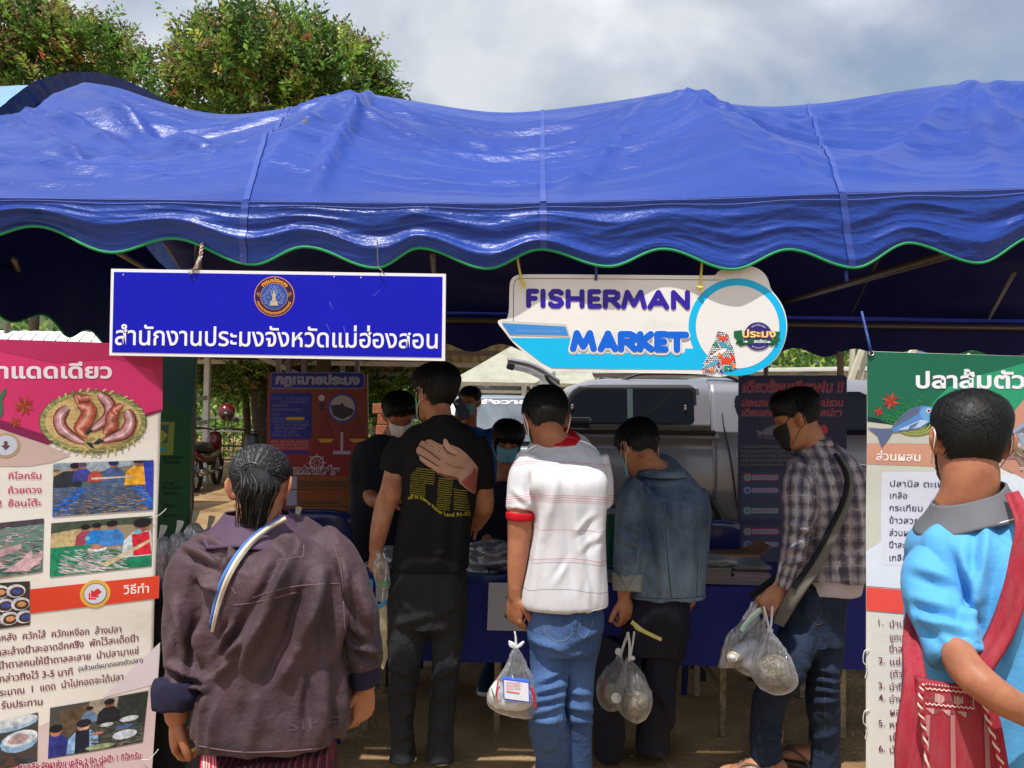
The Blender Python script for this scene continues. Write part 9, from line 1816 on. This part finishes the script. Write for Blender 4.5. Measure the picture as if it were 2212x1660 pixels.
chair(668,1098,3.95,'navy blue plastic chair behind the older woman by the red notice stand',w_=.50);chair(1285,1090,4.75,'navy blue plastic chair between the polo man and the denim man');chair(1524,1120,4.6,'navy blue plastic chair right of the denim man behind the table');chair(1000,1100,4.95,'navy blue plastic chair between the man in black and the masked woman')
for k,(px,c_)in enumerate(((1310,(20,90,70)),(1319,(20,80,60)),(1328,(120,60,40)),(1336,(130,110,50)),(1344,(40,50,120)))):
 q=at(px,1170,TB-.1);t=thing('binder',q,['dark green binder standing behind the table, leftmost in its row','second dark green binder from the left in the row behind the table','brown binder standing in the row left of the denim man','ochre binder standing in the row left of the denim man','blue binder standing nearest the denim man'][k],'binder','binders standing on the table');g=Geo();g.box((q.x,TB-.1,zt+.14),(.022,.22,.27),bev=.004);g.link('cover',mat('binder_%d'%k,srgb(*c_),.5),t);g=Geo();g.box((q.x,TB-.1,zt+.14),(.016,.216,.272));g.link('pages',MATS['page_edge'],t)
ZL=at(400,1262,2.9).z
st=thing('side_table',(at(330,1262,3.1).x,3.1,0),'purple clothed side table of bagged goods between the pink banner and the woman','table');xl,xr_=at(150,1262,2.9).x,at(640,1262,2.9).x
M_pc=cloth('violet_cloth',srgb(70,62,110),weave=.3,rough=.75)
g=Geo();g.box(((xl+xr_)/2,3.15,ZL-.012),(xr_-xl,.52,.024),bev=.004);g.link('tabletop',M_pc,st)
g=grid(lambda U,V:np.stack([xl+(xr_-xl)*U,2.885+.012*vn(np.stack([U*12,V,U*0],1))*V,ZL-.02-.05*V],1),np.linspace(0,1,60),np.linspace(0,1,6));g.link('cloth_edge',cloth('dark_navy_edge',(.012,.012,.04)),st,True)
def dk(U,V):return np.stack([xl+(xr_-xl)*U,2.92+.02*vn(np.stack([U*14,V,U*0],1)),ZL-.07-(ZL-.16)*V],1)
g=grid(dk,np.linspace(0,1,60),np.linspace(0,1,8));g.link('skirt_cloth',cloth('dark_net',srgb(26,26,26),var=.4),st,True)
for x_ in(xl+.04,xr_-.04):
 for y_ in(2.95,3.36):g=Geo();g.box((x_,y_,ZL/2),(.03,.03,ZL-.03));g.link('leg',M_leg,st)
gp='clear bags of bottled goods on the side table'
for k,(px,pt,pb,w_,d_,cap,fill,lb)in enumerate(((348,1150,1262,34,2.98,(205,40,48),(176,96,60),'clear bag with a red capped bottle beside the pink banner'),(384,1140,1258,36,3.02,(20,130,60),(120,90,50),'clear bag with a green capped jar next to the red capped bottle'),(418,1118,1250,44,3.12,None,(190,190,200),'tall cloudy bag tied with tape, third from the pink banner'),(366,1104,1240,52,3.24,None,(176,176,196),'large knotted cloudy bag behind the capped bottles'),(452,1130,1245,50,3.2,None,(190,186,190),'cloudy bag with a folded top in front of the sunny ground'),(490,1128,1240,44,3.26,None,(180,180,186),'small tied bag at the left of the woman shoulder'),(524,1124,1240,40,3.3,None,(186,180,176),'small cloudy bag nearest the woman neck'),(330,1120,1240,46,3.22,None,(180,180,196),'cloudy bag half hidden by the pink banner edge'),(640,1110,1240,40,3.28,None,(180,180,186),'taped cloudy bag poking up over the right shoulder of the woman'))):
 t=thing('goods_bag',(at(px,pb,d_).x,d_,ZL),lb,'plastic bag',gp);h=pb-pt;pb2=872+(CAMZ-ZL)*F/d_
 plastic_bag(t,[(px-4,px+4,pt+h*.10),(px-9,px+9,pt+h*.16),(px-w_*.36,px+w_*.38,pt+h*.27),(px-w_*.47,px+w_*.47,pt+h*.44),(px-w_*.5,px+w_*.5,pt+h*.8),(px-w_*.46,px+w_*.46,pb2-2)],d_,.055,m=M_bag2,seed=k*3.1,crump=.006)
 g=Geo();g.tube([at(px+2,pt+h*.2,d_),at(px-1,pt+h*.1,d_),at(px+4,pt-4,d_),at(px+6,pt-14,d_)],[(.006,.004),(.007,.004),(.012,.004),(.014,.003)],n=10);g.link('tied_top',mat('masking_tape',srgb(176,168,150),.6)if k in(2,4,5,8)else M_tie,t,True)
 if cap:
  zc=at(px,pb-52,d_).z;g=Geo();g.tube([(at(px,pb,d_).x,d_-.01,ZL+.005),(at(px,pb,d_).x,d_-.01,ZL+.03),(at(px,pb,d_).x,d_-.01,zc-.02),(at(px,pb,d_).x,d_-.01,zc)],[.030,.031,.030,.024],n=20,sub=3);g.link('bottle',mat('jar_%d'%k,srgb(*fill),.3,var=.4,vscale=40,coat=.5),t,True)
  g=Geo();g.tube([(at(px,pb,d_).x,d_-.01,zc-.002),(at(px,pb,d_).x,d_-.01,zc+.022)],[.025,.025],n=20,sub=1,ends=False);g.link('cap',mat('cap_%d'%k,srgb(*cap),.35),t)
 else:lump(t,at(px,pb2-26,d_),(.035,.03,.05),mat('bag_fill_%d'%k,srgb(*fill),.5,var=.2),'contents',k*2.2,.2)
for k,(px,py)in enumerate(((1672,1692-60),(1690,1560),(1480,1595),(1600,1590))):pass
